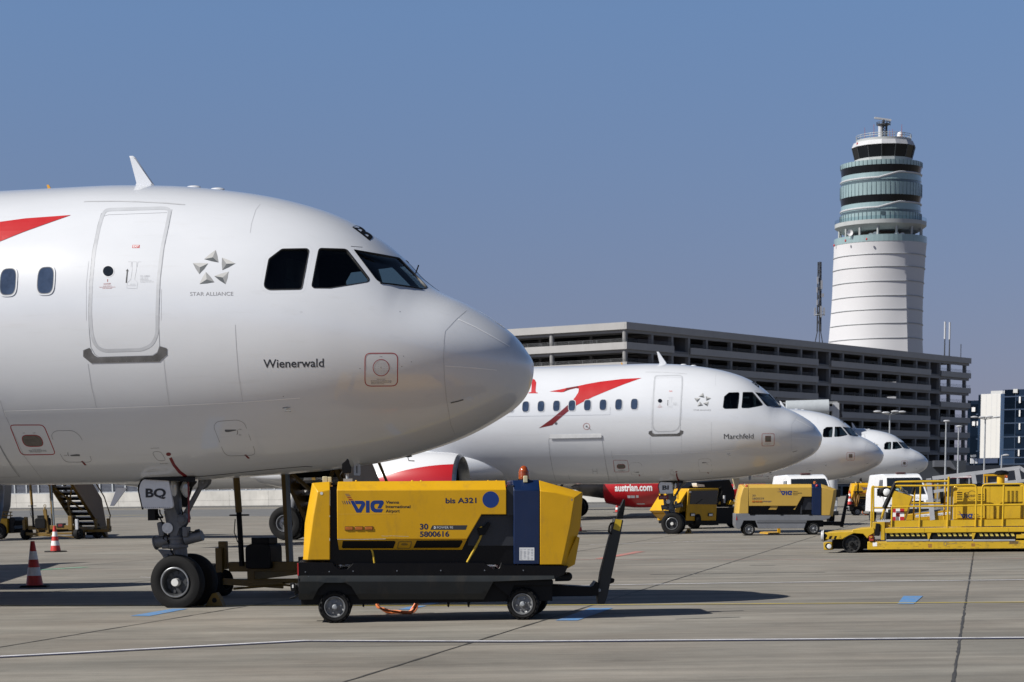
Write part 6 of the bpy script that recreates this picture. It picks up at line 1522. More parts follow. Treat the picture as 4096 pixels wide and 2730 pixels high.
for k, l in enumerate(([(1130, 445), (1170, 470), (1210, 480), (1235, 462)], [(1150, 455), (1190, 490), (1225, 470), (1250, 462)])): rail(l, d=.45, r=.014, m=BLACK, name='hose')
mb = MB(); mb.prism(poly(at0, [(1460, 572), (1500, 568), (1505, 690), (1470, 700)], .8), .8, 1.0); mb.build('hydraulic_block', BLACK, loader)
# engine housing
mb = MB(); p = at2(600, 528, .32); q = at2(1600, 1015, .32); mb.box((p.x, .32, q.z), (XR, 1.9, p.z)); eh = mb.build('engine_housing', LYEL, loader, bevel=.03, seg=3)
fe = decal(FL, .3185)
mb = MB()
for l in ([(1070, 545), (1075, 1000)], [(1130, 530), (1128, 1000)], [(1600, 530), (1602, 990)], [(612, 560), (620, 1000)]): ribbon(mb, pix(L2, l), 1.0, fe)
mb.build('door_gap', MATS['deck_gap'], eh, smooth=0, fix=False)
mb = MB(); mb.prism(poly(at2, [(660, 575), (700, 560), (1060, 556), (1060, 1000), (645, 1000), (645, 600)], .31), .295, .32); dr = mb.build('housing_door', LYEL, eh, bevel=.008)
fd = decal(FL, .2935)
mb = MB()
for y in (618, 648, 680, 712):
    for x0_, x1_ in ((645, 728), (955, 1040)):
        if not (x0_ > 900 and y < 640): fill(mb, rounded(pix(L2, [(x0_, y), (x1_, y), (x1_, y+15), (x0_, y+15)]), 2, 3), fd, 300)
mb.build('vent_slot', BLACK, dr, smooth=0, fix=False)
mb = MB(); ring(mb, circle(L2(868, 667), 19.5, 19.5, 40), 1.8, fd, 10); ring(mb, circle(L2(790, 655), 9.5, 11, 24), 1.8, fd, 10); ribbon(mb, pix(L2, [(800, 670), (815, 695)]), 1.6, fd)
lettering('', 'uest', fd, L2(815, 690), L2(925, 688), 11, None, None, bold=.01, mb=mb); mb.build('maker_emblem', mat('emblem_brown', (.045, .028, .012), .45), dr, smooth=0, fix=False)
mb = MB()
for i in range(3):
    for j in range(12): x_, y_ = 1383+60*i, 600+15.4*j; fill(mb, rounded(pix(L2, [(x_, y_), (x_+38, y_), (x_+38, y_+9), (x_, y_+9)]), 1, 2), fe, 300)
mb.build('vent_grid', BLACK, eh, smooth=0, fix=False)
airport_logo(FL, .293, L2, dr, .268, 650, 897)
mb = MB()
for i in range(12):
    x_ = 640+75*i; p = at2(x_, 515, .3); mb.box((p.x, .31, p.z-.02), (p.x+.14, .34, p.z+.03))
mb.build('roof_stripe', BLACK, eh)
mb = MB(); p = at2(1285, 500, .9); mb.cyl(p+Vector((0, 0, -.4)), at2(1290, 360, .9), .09, .09, 16); ex = mb.build('exhaust_stack', LYEL, loader)
mb = MB(); p = at2(1300, 345, .9); mb.lathe([(-.04, .10), (-.02, .17), (.02, .17), (.06, .12), (.075, .001)], p, 'Z', 20); mb.build('stack_cap', BLACK, ex)
# beam markings
fb = decal(FL, -.0015)
mb = MB(); fill(mb, pix(L0, [(760, 1100), (805, 1098), (806, 1138), (760, 1140)]), fb, 300); st = mb.build('white_sticker', WHITEP, beam, smooth=0, fix=False)
mb = MB(); ring(mb, pix(L0, [(833, 1106), (848, 1135), (818, 1135)]), .9, fb); ribbon(mb, pix(L0, [(820, 1108), (900, 1104)]), .7, fb); ribbon(mb, pix(L0, [(850, 1138), (870, 1140), (862, 1128)]), .9, fb); ring(mb, circle(L0(1520, 1114), 7, 8, 20), 1.5, fb, 10); lettering('', 'Quest', fb, L0(1530, 1122), L0(1645, 1116), 5, None, None, mb=mb); mb.build('beam_marking', DGREYP, beam, smooth=0, fix=False)
mb = MB()
for l in ([(2188, 1088), (2285, 1084), (2280, 1115), (2190, 1118)],): fill(mb, pix(L0, l), fb, 300)
for _ in range(60):
    x_ = random.uniform(720, 2340); y_ = random.uniform(1085, 1165); w_ = random.uniform(4, 60); fill(mb, pix(L0, [(x_, y_), (x_+w_, y_-random.uniform(0, 2)), (x_+w_*.9, y_+random.uniform(1, 3)), (x_, y_+1.5)]), fb, 300)
mb.build('worn_patch', mat('worn_brown', (.15, .095, .03), .6, var=.4, scale=20), beam, smooth=0, fix=False)
mb = MB(); fill(mb, pix(L0, [(1338, 1116), (1380, 1114), (1380, 1152), (1340, 1154)]), fb, 300); fill(mb, pix(L0, [(1790, 1110), (1830, 1108), (1830, 1140), (1792, 1142)]), fb, 300); mb.build('rust_patch', mat('rust', (.33, .16, .03), .6, var=.3, scale=20), beam, smooth=0, fix=False)

# ---------------------------------------------------------------- grey conveyor behind the loader
FC = Frame(AT(3600, 2070, 66)*1.0, R(-8)); FC = Frame((FC.loc.x, 66, 0), R(-8))
cf = lambda x, y, d=0.0: FC.at(L0(x, y), d)
conv = thing('belt_conveyor', 'grey railed baggage conveyor on a yellow base, behind the container loader', 'belt loader', FC)
def gbar(l, w, d=0, fn=cf, m=None, nm='side_rail'):
    mb = MB(); mb.bar(fn(*l[0], d), fn(*l[1], d), w); return mb.build(nm, m or mat('rail_grey', (.40, .41, .43), .45, var=.1), conv)
gbar([(1385, 428), (2300, 318)], .11); gbar([(2295, 318), (2420, 395)], .10); gbar([(1345, 430), (1385, 865)], .14, nm='rail_post'); gbar([(1810, 385), (1828, 490)], .12, nm='rail_post'); gbar([(2265, 330), (2290, 470)], .14, nm='rail_post'); gbar([(1380, 570), (1560, 545)], .09); gbar([(1900, 500), (2420, 445)], .09, .5)
mb = MB(); mb.prism([cf(*q) for q in [(1100, 812), (1300, 786), (1570, 760), (1570, 870), (1100, 868)]], .0, .9); cb = mb.build('conveyor_base', YELW, conv, bevel=.01)
mb = MB(); mb.prism([cf(*q) for q in [(1200, 795), (1570, 735), (1570, 762), (1200, 815)]], .05, .8); mb.build('belt', MGREY, conv)
fcv = decal(FC, -.003)
for l, s, b0, b1 in (([(1208, 812), (1365, 798), (1365, 823), (1208, 838)], 'Mitfahren verboten', (1212, 833), (1360, 817)), ([(1440, 795), (1570, 778), (1570, 805), (1442, 818)], 'Band betreten verboten', (1446, 813), (1566, 799))):
    mb = MB(); fill(mb, pix(L0, l), fcv, 400); o = mb.build('warning_label', WHITEP, cb, smooth=0, fix=False)
    lettering('label_lettering', s, decal(FC, -.006), L0(*b0), L0(*b1), 5.0, BLACKP, o)
mb = MB(); ring(mb, pix(L0, [(1344, 830), (1362, 860), (1326, 860)]), 1.2, decal(FC, -.004)); mb.build('warning_triangle', BROWNRED, cb, smooth=0, fix=False)
# small yellow cab and boxes peeping over the loader
FD = Frame((AT(4000, 2000, 84).x, 84, 0), R(-8)); cd = lambda x, y, d=0.0: FD.at(L2(x, y), d)
cabv = thing('tow_tractor', 'small yellow cab vehicle peeping over the container loader', 'tractor', FD)
z0 = .9
mb = MB()
for x in (1045, 1085, 1258): mb.bar(cd(x, 368), cd(x, 520), .05)
mb.bar(cd(1040, 370), cd(1262, 368), .07); mb.bar(cd(1040, 370, 1.2), cd(1262, 368, 1.2), .07)
for x in (1045, 1258): mb.bar(cd(x, 368, 1.2), cd(x, 520, 1.2), .05); mb.bar(cd(x, 368, 0), cd(x, 368, 1.2), .06)
mb.build('cab_frame', YEL, cabv)
mb = MB(); mb.prism([cd(*q) for q in [(1095, 380), (1250, 376), (1252, 500), (1090, 500)]], .03, .05); mb.build('cab_glass', DARKGLASS, cabv)
p = cd(1000, 510); mb = MB(); mb.box((p.x, 0, .35), (p.x+2.2, 1.3, p.z)); mb.build('body', YELW, cabv, bevel=.03)
for x in (.4, 1.8):
    for d in (.1, 1.2): put_wheel('wheel', cabv, Vector((p.x+x, d, .35)), .35, .25, .18, 0, d > 1, bolts=5)

# ---------------------------------------------------------------- wall with noise fence
wa, wb = G(-350, 2043), G(2440, 2017)
wyaw = math.atan2(wb.y-wa.y, wb.x-wa.x); FW = Frame(wa, wyaw); WL = (wb-wa).length
WH = FW.at(zm(0, 1900, .204)(560, 378), 0).z
CONCW = mat('wall_concrete', (.42, .41, .385), .8, var=.22, scale=.35, dirt=.25, bump=.1)
wall = tag(new_empty('concrete_wall', FW.loc, wyaw), 'long pale concrete wall along the far edge of the apron', 'wall')
mb = MB(); mb.box((0, 0, 0), (WL, .5, WH)); mb.build('wall_panel', CONCW, wall)
mb = MB(); x = 2.0
while x < WL: mb.box((x, -.004, 0), (x+.05, .02, WH-.01)); x += 6.4
mb.box((0, -.004, WH*.43), (WL, .01, WH*.43+.03)); mb.build('wall_joint', mat('wall_joint_grey', (.2, .195, .185), .8), wall)
mb = MB(); mb.box((0, -.35, 0), (WL, -.0, .22)); mb.build('wall_footing', mat('kerb_dark', (.10, .10, .098), .8, var=.2), wall)
fence = tag(new_empty('noise_fence', FW.loc+Vector((0, 0, WH)), wyaw), 'dark slatted noise barrier with bright steel posts on top of the wall', 'fence')
SL = mat('slat_dark', (.085, .095, .12), .5, var=.2, scale=2)
PITCHF = FW.at(zm(0, 1900, .204)(517, 300), 0).x-FW.at(zm(0, 1900, .204)(285, 300), 0).x
x = FW.at(zm(0, 1900, .204)(285, 300), 0).x % PITCHF
mb = MB(); mb.box((0, .2, .1), (WL, .26, 3.0))
for k in range(17): mb.box((0, .14, .15+k*.17), (WL, .2, .15+k*.17+.09))
mb.build('slat_panel', SL, fence)
posts = []
while x < WL:
    if not posts: mb = MB(); mb.box((-.12, 0, 0), (.12, .30, 3.1)); o = mb.build('post', GALV, fence)
    else: o = posts[0].copy(); COL.objects.link(o); o.parent = fence
    o.location = (x, 0, 0); posts.append(o); x += PITCHF
    if len(posts) >= 98: break
mb = MB(); mb.box((0, .02, 0.0), (WL, .13, .12)); mb.build('base_rail', GALV, fence)

# ---------------------------------------------------------------- multi-storey car park
PT = AT(2506, 1288, 325); zt = PT.z
Pc = Vector((PT.x, PT.y)); Pr = G(3886, 1434, zt).to_2d(); Pl = G(2030, 1316, zt).to_2d()
dr_ = (Pr-Pc).normalized(); LR = (Pr-Pc).length
dl_ = Vector((-dr_.y, dr_.x)); LLF = max(60, (Pl-Pc).length*3.2)
yawp = math.atan2(dr_.y, dr_.x)
FP = Frame((Pc.x, Pc.y, 0), yawp)       # x along the shaded face, y along the sunlit face
park = tag(new_empty('car_park', FP.loc, yawp), 'grey multi-storey car park with open decks behind the jets', 'car park')
NB = (2000, 1250, .8908)
def sx(px, k=.8908, ox=2000):
    u = ox+px*k; v = 1288+(u-2506)*(1434-1288)/(3886-2506)
    g = G(u, v, zt); return (FP.I @ g).x
PER = abs(FP.at((2506, 1367.5), 0).z-FP.at((2506, 1447), 0).z)
PH = PER*.36; NL = int(zt/PER)
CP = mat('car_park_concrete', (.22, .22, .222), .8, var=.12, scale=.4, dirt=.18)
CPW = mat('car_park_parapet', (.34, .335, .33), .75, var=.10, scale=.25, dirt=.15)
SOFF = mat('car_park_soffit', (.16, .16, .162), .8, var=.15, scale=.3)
cores = [(sx(783), sx(858)), (sx(1432), sx(1490)), (sx(1938), sx(1985))]
gaps = [0]+[q for c in cores for q in c]+[LR]
segs = [(gaps[i], gaps[i+1]) for i in range(0, len(gaps), 2)]
DEP = LLF
levels = [zt-PH-PER*k for k in range(NL+1)]      # underside of each parapet
for k, z in enumerate(levels):
    if z < 0.3: break
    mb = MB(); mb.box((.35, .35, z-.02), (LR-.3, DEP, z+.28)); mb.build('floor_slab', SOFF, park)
    mb = MB()
    for a, b in segs:
        if k == 0 and a == 0: mb.box((0, 0, z), (LR, .22, z+PH))
        elif k > 0: mb.box((a, 0, z), (b, .22, z+PH))
    mb.build('parapet', CPW, park)
    mb = MB(); mb.box((0, .22, z), (.22, DEP, z+PH)); mb.box((.0, .22, z-.0), (.05, .3, z+PH)); mb.build('parapet', CPW, park)
    mb = MB(); mb.box((.5, .30, z-PER*.15), (LR-.3, .75, z-.02)); mb.box((.5, .75, z-PER*.15), (.95, DEP, z-.02))
    for i in range(int(LR/8)): mb.box((4+8*i, .8, z-PER*.15), (4.4+8*i, DEP-1, z-.02))
    mb.build('deck_beam', CP, park)
    mb = MB(); zz = z+PH
    if k > 0:
        for h in (.16, .32, .48):
            mb.box((.10, .2, zz+h-.02), (.14, DEP, zz+h+.02))
            for a, b in segs: mb.box((a, .10, zz+h-.02), (b, .14, zz+h+.02))
        y = .3
        while y < DEP: mb.box((.09, y, zz), (.15, y+.05, zz+.5)); y += 2.4
        mb.build('railing', mat('railing_grey', (.11, .115, .12), .5), park)
cx = [sx(q) for q in (693, 938, 1048, 1155, 1258, 1362, 1550, 1640, 1720, 1805, 1880, 2030, 2100)]+[a for c in cores for a in c]
for x in cx+[.62]:
    mb = MB()
    if x > 1: mb.box((x-.28, .32, 0), (x+.28, .9, zt-PH))
    else: mb.cyl((x, .65, 0), (x, .65, zt-PH), .36, n=20)
    mb.build('column', CP, park)
yl = (FP.I @ G(2153, 1303, zt)).y
y = yl
while y < DEP:
    mb = MB(); mb.cyl((.62, y, 0), (.62, y, zt-PH), .36, n=20); mb.build('column', CP, park); y += yl
for a, b in cores:
    mb = MB(); mb.box((a, 6.0, 0), (b, 6.3, zt-PH)); mb.box((a-.15, .6, 0), (a+.15, 6, zt-PH)); mb.box((b-.15, .6, 0), (b+.15, 6, zt-PH))
    for k in range(NL*1):
        z = levels[k]-PER*.02; mb.box((a, .9, z), (b, 1.2, z+.5))
    mb.build('stair_core', mat('core_dark', (.14, .14, .15), .8), park)
xe = cores[2][0]-2
mb = MB(); mb.box((4, DEP*.62, 0), (xe, DEP*.62+.3, zt-PH)); mb.box((xe, 8, 0), (xe+.3, DEP*.62, zt-PH)); mb.box((xe, 14, 0), (LR-.7, 14.3, levels[3])); mb.box((LR-.6, 3, 0), (LR-.3, DEP, levels[3])); mb.box((5, 16, 0), (xe, 16.3, zt-PH)); mb.box((14, 1.5, 0), (14.3, DEP-2, zt-PH)); mb.build('shade_wall', mat('deck_shade', (.035, .035, .038), .85), park)  # added dark walls: their colour puts deep shade into the deck openings
for i in range(int(LR/9)):
    for yy in (9, 18):
        if 9*i+5 < xe: mb = MB(); mb.box((9*i+5, yy, 0), (9*i+5.4, yy+.4, zt-PH)); mb.build('inner_column', CP, park)

# masts on its roof
def mast(px, base_v, top_v, label, kind):
    s_ = sx(0); u = px; v = 1288+(u-2506)*(1434-1288)/(3886-2506)
    g = G(u, v, zt); fr = Frame((AT(px, base_v, g.y+dl_.y*4).x, g.y+dl_.y*4, zt-PH+.3), 0)
    o = thing('antenna_mast', label, 'antenna mast', fr, 'antenna masts on the car park roof')
    h = fr.at((u, top_v)).z
    mb = MB()
    if kind == 0:
        for a in range(3):
            c, s2 = math.cos(a*2.094+.5), math.sin(a*2.094+.5)
            mb.cyl((c*.9, s2*.9, 0), (c*.25, s2*.25, h*.2), .08, n=6); mb.cyl((c*.34, s2*.34, h*.18), (c*.26, s2*.26, h*.97), .12, n=6)
        k = 0
        while k < 22:
            z = h*(.25+.032*k); a = k % 3
            c, s2, c2, s3 = math.cos(a*2.094+.5)*.23, math.sin(a*2.094+.5)*.23, math.cos((a+1)*2.094+.5)*.23, math.sin((a+1)*2.094+.5)*.23
            mb.cyl((c, s2, z), (c2, s3, z+h*.032), .07, n=5); k += 1
    else: mb.cyl((0, 0, 0), (0, 0, h), .13 if kind == 1 else .07, .08, 8)
    mb.build('lattice', mat('mast_dark', (.05, .055, .065), .5, metal=.3), o)
    if kind == 0:
        for x, z0_, z1_, w in ((-.75, .36, .45, .28), (.75, .36, .45, .28), (.25, .34, .47, .3), (-.35, .72, .80, .25), (-.45, .62, .68, .18), (.3, .66, .76, .3), (.5, .57, .61, .4), (-.4, .48, .54, .22)):
            mb = MB(); mb.box((x-w/2, -.5, h*z0_), (x+w/2, -.2, h*z1_)); mb.bar((0, 0, h*(z0_+z1_)/2), (x, -.3, h*(z0_+z1_)/2), .06); mb.build('panel_antenna', mat('antenna_panel', (.3, .31, .34), .5), o)
        mb = MB(); mb.tube([(math.cos(t)*.9, math.sin(t)*.9, h*.37) for t in np.linspace(0, 6.28, 17)[:-1]], .05, 6, closed=True); mb.build('antenna_ring', GALV, o)
    elif kind == 1:
        mb = MB(); mb.cyl((.0, 0, h*.55), (0, 0, h), .18, n=10); mb.build('whip_antenna', LGREY, o)
    return o
mast(3276, 1365, 1038, 'dark lattice mast with panel antennas on the car park roof, left of the tower', 0)
mast(3778, 1424, 1288, 'dark slim mast on the car park roof, right of the tower', 1)
mast(3797, 1424, 1290, 'pale twin mast beside the dark slim one on the car park roof', 1)
mast(3843, 1428, 1378, 'short thin pole at the right end of the car park roof', 2)

# ---------------------------------------------------------------- control tower
TY = 560.0; ZA = zm(3200, 400, .66987); ZB = zm(3320, 440, .33167)
tc_ = AT(3514, 1500, TY); FT2 = Frame((tc_.x, TY, 0), 0)
tower = thing('control_tower', 'tall white airport control tower with glass floors on top', 'control tower', FT2)
hz = lambda Z, x, y: FT2.at(Z(x, y)).z
hx = lambda Z, x, y: FT2.at(Z(x, y)).x
MEMB = mat('tower_membrane', (.52, .52, .535), .6, var=.05, scale=.1)
TEAL = mat('tower_teal_panel', (.23, .32, .33), .28, coat=.5, var=.10, scale=.25)
TEALD = mat('tower_teal_dark', (.06, .09, .10), .25, coat=.5, var=.15, scale=.3)
TGLASS = mat('tower_window', (.006, .008, .011), .12, spec=.25, var=.3, scale=.3)
TGREY = mat('tower_grey', (.36, .38, .38), .5, var=.1, scale=.5)
yy_ = [(865, 265), (945, 264), (1020, 265), (1105, 264), (1190, 265), (1270, 268), (1353, 272), (1440, 277), (1560, 284)]
F_ = .66987
prof_ = [(hz(ZA, 467, y), r*F_/FPX*TY/math.cos(0)) for y, r in yy_]
zb_ = prof_[-1][0]; prof_ += [(zb_*.5, prof_[-1][1]*1.06), (0, prof_[-1][1]*1.12)]
PHI0 = R(-90+24)
def tri_r(phi, k):
    a = ((phi-PHI0) % (2*math.pi/3))-math.pi/3
    pr = math.cos(math.pi/3)/math.cos(a)
    return (1-k)+k*pr*1.2
mb = MB(); NN = 120; rings = []
for i, (z, r) in enumerate(prof_[:1]): pass
zs = np.linspace(prof_[0][0], 0, 70); pr_z = np.array([p[0] for p in prof_])[::-1]; pr_r = np.array([p[1] for p in prof_])[::-1]
for z in zs:
    r = float(np.interp(z, pr_z, pr_r)); k = .25*min(1, max(0, (prof_[0][0]-z)/(prof_[0][0]-prof_[7][0])))**0.8
    # bulge between the rings
    rings.append([Vector((r*tri_r(p, k)*math.cos(p), r*tri_r(p, k)*math.sin(p), z)) for p in (PHI0+2*math.pi*j/NN for j in range(NN))])
mb.loft(rings); mb.build('tower_shaft', MEMB, tower, smooth=25)
for z, r in prof_[1:8]:
    k = .25*min(1, max(0, (prof_[0][0]-z)/(prof_[0][0]-prof_[7][0])))**0.8
    mb = MB(); mb.tube([Vector((r*1.008*tri_r(p, k)*math.cos(p), r*1.008*tri_r(p, k)*math.sin(p), z)) for p in np.linspace(0, 2*math.pi, 97)[:-1]], .11, 6, closed=True); mb.build('shaft_ring', mat('ring_dark', (.32, .335, .35), .5), tower)
def rad(px, Z=ZB): return px*(.33167 if Z is ZB else .66987)/FPX*TY
def band(name, zlo, zhi, rlo, rhi, m, n=48, x=0.0, cap=True, wob=None, parent=None, smooth=20):
    mb = MB(); r0 = []; r1 = []
    for i in range(n):
        p = 2*math.pi*i/n
        zl = zlo+(wob(p) if wob else 0)
        r0.append((x+rlo*math.cos(p), rlo*math.sin(p), zl)); r1.append((x+rhi*math.cos(p), rhi*math.sin(p), zhi))
    mb.loft([r0, r1], cap=cap); return mb.build(name, m, parent or tower, smooth=smooth)
zB = lambda y: hz(ZB, 590, y)
xo = (hx(ZB, 590, 1000))
band('shaft_parapet', hz(ZA, 467, 872), hz(ZA, 467, 832), rad(266, ZA), rad(266, ZA), TEAL, 60, smooth=0)
band('service_core', zB(1620), zB(1420), rad(230), rad(230), mat('core_shadow', (.12, .11, .10), .7), 24)
for i in range(14):
    p = 2*math.pi*i/14; r = rad(480); mb = MB(); mb.cyl((r*math.cos(p), r*math.sin(p), zB(1590)), (r*math.cos(p), r*math.sin(p), zB(1440)), .28, n=8); mb.build('support_strut', TGREY, tower)
band('balcony_underside', zB(1490), zB(1425), rad(440), rad(528), TGREY, 64)
band('balcony', zB(1425), zB(1378), rad(528), rad(530), TGREY, 64)
b_o = band('balcony_glass', zB(1378), zB(1335), rad(530), rad(530), glass('balcony_pane', (.7, .78, .8)), 64, cap=False, smooth=0)
RM = rad(470)
# inclined windows on the left, flat ones on the right, as built
wob = lambda p: (0 if math.cos(p-R(200)) < -0.15 else -1.0)*PERW
PERW = 1.6
def floors(y_top, y_w0, y_w1, y_low, y_slot):
    band('facade_panel', zB(y_w0), zB(y_top), RM, RM*1.004, TEAL, 56, smooth=0)
    def wb(p):
        c = ((p-R(270)+math.pi) % (2*math.pi))-math.pi
        return -1.25*min(1, max(0, (R(17)-c)/R(30))) if c < R(90) else 0
    band('window_band', zB(y_w1), zB(y_w0), RM*.955, RM*.995, TGLASS, 56, wob=wb, smooth=0)
    band('facade_panel', zB(y_low), zB(y_w1)+.0, RM*.985, RM*.975, TEAL, 56, smooth=0)
    # sill that steps down towards the left
    mb = MB(); pts = []
    for p in np.linspace(R(150), R(385), 60): pts.append((RM*.985*math.cos(p), RM*.985*math.sin(p), zB(y_w1)+wb(p)))
    mb.tube(pts, .22, 6); mb.build('window_sill', LGREY, tower)
    band('slot_band', zB(y_slot), zB(y_low), RM*.975, RM*.975, TEALD, 56, smooth=0)
floors(665, 722, 812, 897, 930); floors(930, 1078, 1166, 1252, 1283)
band('facade_panel', zB(1378), zB(1283), RM*1.0, RM*1.0, TEAL, 56, smooth=0)
mb = MB()
for i in range(56):
    p = 2*math.pi*(i+.5)/56
    if math.sin(p) < .25:
        for z0_, z1_ in ((722, 665), (1078, 930), (1378, 1283)): mb.box((RM*1.003*math.cos(p)-.05, RM*1.003*math.sin(p)-.05, zB(z0_)), (RM*1.003*math.cos(p)+.05, RM*1.003*math.sin(p)+.05, zB(z1_)))
mb.build('panel_joint', TEALD, tower)
# visual control room
xc = hx(ZB, 645, 520)
band('cab_base', zB(668), zB(610), rad(335), rad(335), TGREY, 14, xc)
band('cab_glazing', zB(632), zB(462), rad(325), rad(366), TGLASS, 14, xc, smooth=0)
mb = MB()
for i in range(14):
    p = 2*math.pi*i/14; mb.bar((xc+rad(327)*math.cos(p), rad(327)*math.sin(p), zB(632)), (xc+rad(369)*math.cos(p), rad(369)*math.sin(p), zB(462)), .13)
mb.build('mullion', mat('mullion_grey', (.05, .055, .06), .5), tower)
band('cab_roof', zB(462), zB(405), rad(372), rad(345), LGREY, 14, xc, smooth=0); band('cab_roof', zB(405), zB(372), rad(318), rad(318), TGREY, 28, xc)
mb = MB()
for z in (zB(345), zB(320)): mb.tube([(xc+rad(318)*math.cos(p), rad(318)*math.sin(p), z) for p in np.linspace(0, 6.283, 29)[:-1]], .07, 5, closed=True)
for i in range(14): p = 2*math.pi*i/14; mb.cyl((xc+rad(318)*math.cos(p), rad(318)*math.sin(p), zB(380)), (xc+rad(318)*math.cos(p), rad(318)*math.sin(p), zB(318)), .06, n=5)
mb.build('roof_railing', TGREY, tower)
mb = MB(); px_ = hx(ZB, 612, 250); mb.cyl((px_, 0, zB(380)), (px_, 0, zB(195)), .62, n=16); mb.build('radar_column', LGREY, tower)
mb = MB(); px_ = hx(ZB, 657, 250)
for dx, dy in ((-.5, -.5), (.5, -.5), (.5, .5), (-.5, .5)): mb.cyl((px_+dx, dy, zB(380)), (px_+dx, dy, zB(150)), .14, n=6)
for k in range(6): z = zB(380)+(zB(195)-zB(380))*k/6; mb.cyl((px_-.5, -.5, z), (px_+.5, -.5, z+1.0), .09, n=5); mb.cyl((px_+.5, -.5, z), (px_-.5, -.5, z+1.0), .09, n=5)
mb.build('radar_lattice', mat('mast_dark', (.05, .05, .06)), tower)
mb = MB(); pm = hx(ZB, 645, 190); mb.lathe([(0, .6), (.3, 1.6), (.5, 1.6)], (pm, 0, zB(200)), 'Z', 16); mb.tube([(pm+1.7*math.cos(t), 1.7*math.sin(t), zB(155)) for t in np.linspace(0, 6.283, 17)[:-1]], .07, 5, closed=True)
for t in np.linspace(0, 6.283, 9)[:-1]: mb.cyl((pm+1.65*math.cos(t), 1.65*math.sin(t), zB(195)), (pm+1.7*math.cos(t), 1.7*math.sin(t), zB(150)), .06, n=5)
mb.cyl((pm, 0, zB(200)), (pm, 0, zB(120)), .3, n=10); mb.build('radar_platform', mat('mast_dark', (.05, .05, .06)), tower)
mb = MB(); a = FT2.at(ZB(535, 98), 0); b = FT2.at(ZB(738, 127), 0); mb.bar(a, b, .5, .42); mb.build('radar_antenna', LGREY, tower)
mb = MB(); mb.ell(FT2.at(ZB(846, 305), -1), (.75, .75, .85), 16, 10); mb.build('radome_ball', WHITEP, tower)
for x, y0, y1 in ((420, 375, 215), (530, 340, 170), (865, 330, 175), (755, 335, 235), (722, 330, 240)): mb = MB(); mb.cyl(FT2.at(ZB(x, y0), -2), FT2.at(ZB(x, y1), -2), .06, .035, 5); mb.build('whip_antenna', BROWNRED, tower)
for Z_, x, y, d in ((ZB, 430, 358, -4), (ZB, 568, 345, -5), (ZB, 890, 352, -5), (ZB, 958, 375, -3), (ZB, 330, 410, -3), (ZA, 398, 832, -11.5), (ZA, 272, 842, -8), (ZA, 668, 840, -9), (ZA, 733, 850, -4), (ZA, 204, 870, -2)):
    mb = MB(); mb.ell(FT2.at(Z_(x, y), d), (.22, .22, .32), 10, 8); mb.build('obstruction_light', REDPL, tower)
for x, y in ((238, 1485), (545, 1510), (800, 1512), (490, 1525), (870, 1520)): mb = MB(); c = FT2.at(ZB(x, y), -8); mb.lathe([(0, .1), (-.3, .75), (-.32, .75), (-.05, .05)], c, 'Y', 16); mb.cyl(c, c+Vector((0, .3, -1.2)), .08, n=6); mb.build('dish_antenna', WHITEP, tower)
mb = MB(); mb.prism([FT2.at(ZB(*q), -.02) for q in [(535, 1285), (578, 1285), (578, 1320), (535, 1320)]], -RM-.1, -RM+1); mb.build('facade_hatch', TEALD, tower)

# ---------------------------------------------------------------- office block at the right edge
OY = 470.0; ZO = zm(3600, 1450, .31897); FO = Frame((AT(3960, 1800, OY).x, OY, 0), R(-24)); of = lambda x, y, d=0.0: FO.at(ZO(x, y), d)
office = thing('office_block', 'dark blue glass office block with a tall white panel at the right edge', 'office building', FO)
def glassgrid():
    m = bpy.data.materials.new('office_glass'); m.use_nodes = True; t = m.node_tree; b = t.nodes['Principled BSDF']; L = t.links.new
    tc = t.nodes.new('ShaderNodeTexCoord'); br = t.nodes.new('ShaderNodeTexVoronoi'); mp = t.nodes.new('ShaderNodeMapping'); mp.inputs['Scale'].default_value = (.42, .1, .3)
    br.distance = 'CHEBYCHEV'; br.inputs['Randomness'].default_value = 0; br.inputs['Scale'].default_value = 1
    L(tc.outputs['Object'], mp.inputs[0]); L(mp.outputs[0], br.inputs['Vector'])
    mx = t.nodes.new('ShaderNodeMix'); mx.data_type = 'RGBA'; mx.inputs['A'].default_value = (.004, .008, .016, 1); mx.inputs['B'].default_value = (.03, .055, .105, 1)
    sp = t.nodes.new('ShaderNodeSeparateColor'); L(br.outputs['Color'], sp.inputs[0]); pw = t.nodes.new('ShaderNodeMath'); pw.operation = 'POWER'; pw.inputs[1].default_value = 2.5; L(sp.outputs[0], pw.inputs[0]); L(pw.outputs[0], mx.inputs['Factor'])
    L(mx.outputs['Result'], b.inputs['Base Color']); b.inputs['Roughness'].default_value = .06; b.inputs['Specular IOR Level'].default_value = .7
    return m
OG = glassgrid()
xr = of(1560, 800).x+40
def obox(x0, y0, x1, d0, d1, m, nm='glass_facade', xw=None):
    a = of(x0, y0, d0); b = of(x1, y0, d0); mb = MB(); mb.box((a.x, d0, 0), (xw if xw is not None else b.x, d1, a.z)); return mb.build(nm, m, office)
obox(850, 482, 1015, 8, 40, OG); obox(985, 408, 1310, 3.1, 42, OG); obox(1264, 395, 1312, .6, 30, mat('office_blue', (.05, .09, .17), .3)); obox(1312, 345, 1560, -4, 40, OG, xw=xr)
a = of(1016, 400, .8); b = of(1264, 1198, .8); mb = MB(); mb.box((a.x, .8, b.z), (b.x, 3, a.z)); wp = mb.build('white_panel', mat('panel_white', (.74, .73, .70), .7, var=.04, scale=.05), office)
mb = MB()
for k in range(5): x = a.x+(b.x-a.x)*k/4; mb.box((x, .79, b.z), (x+.05, .82, a.z))
mb.build('panel_joint', LGREYP, wp)
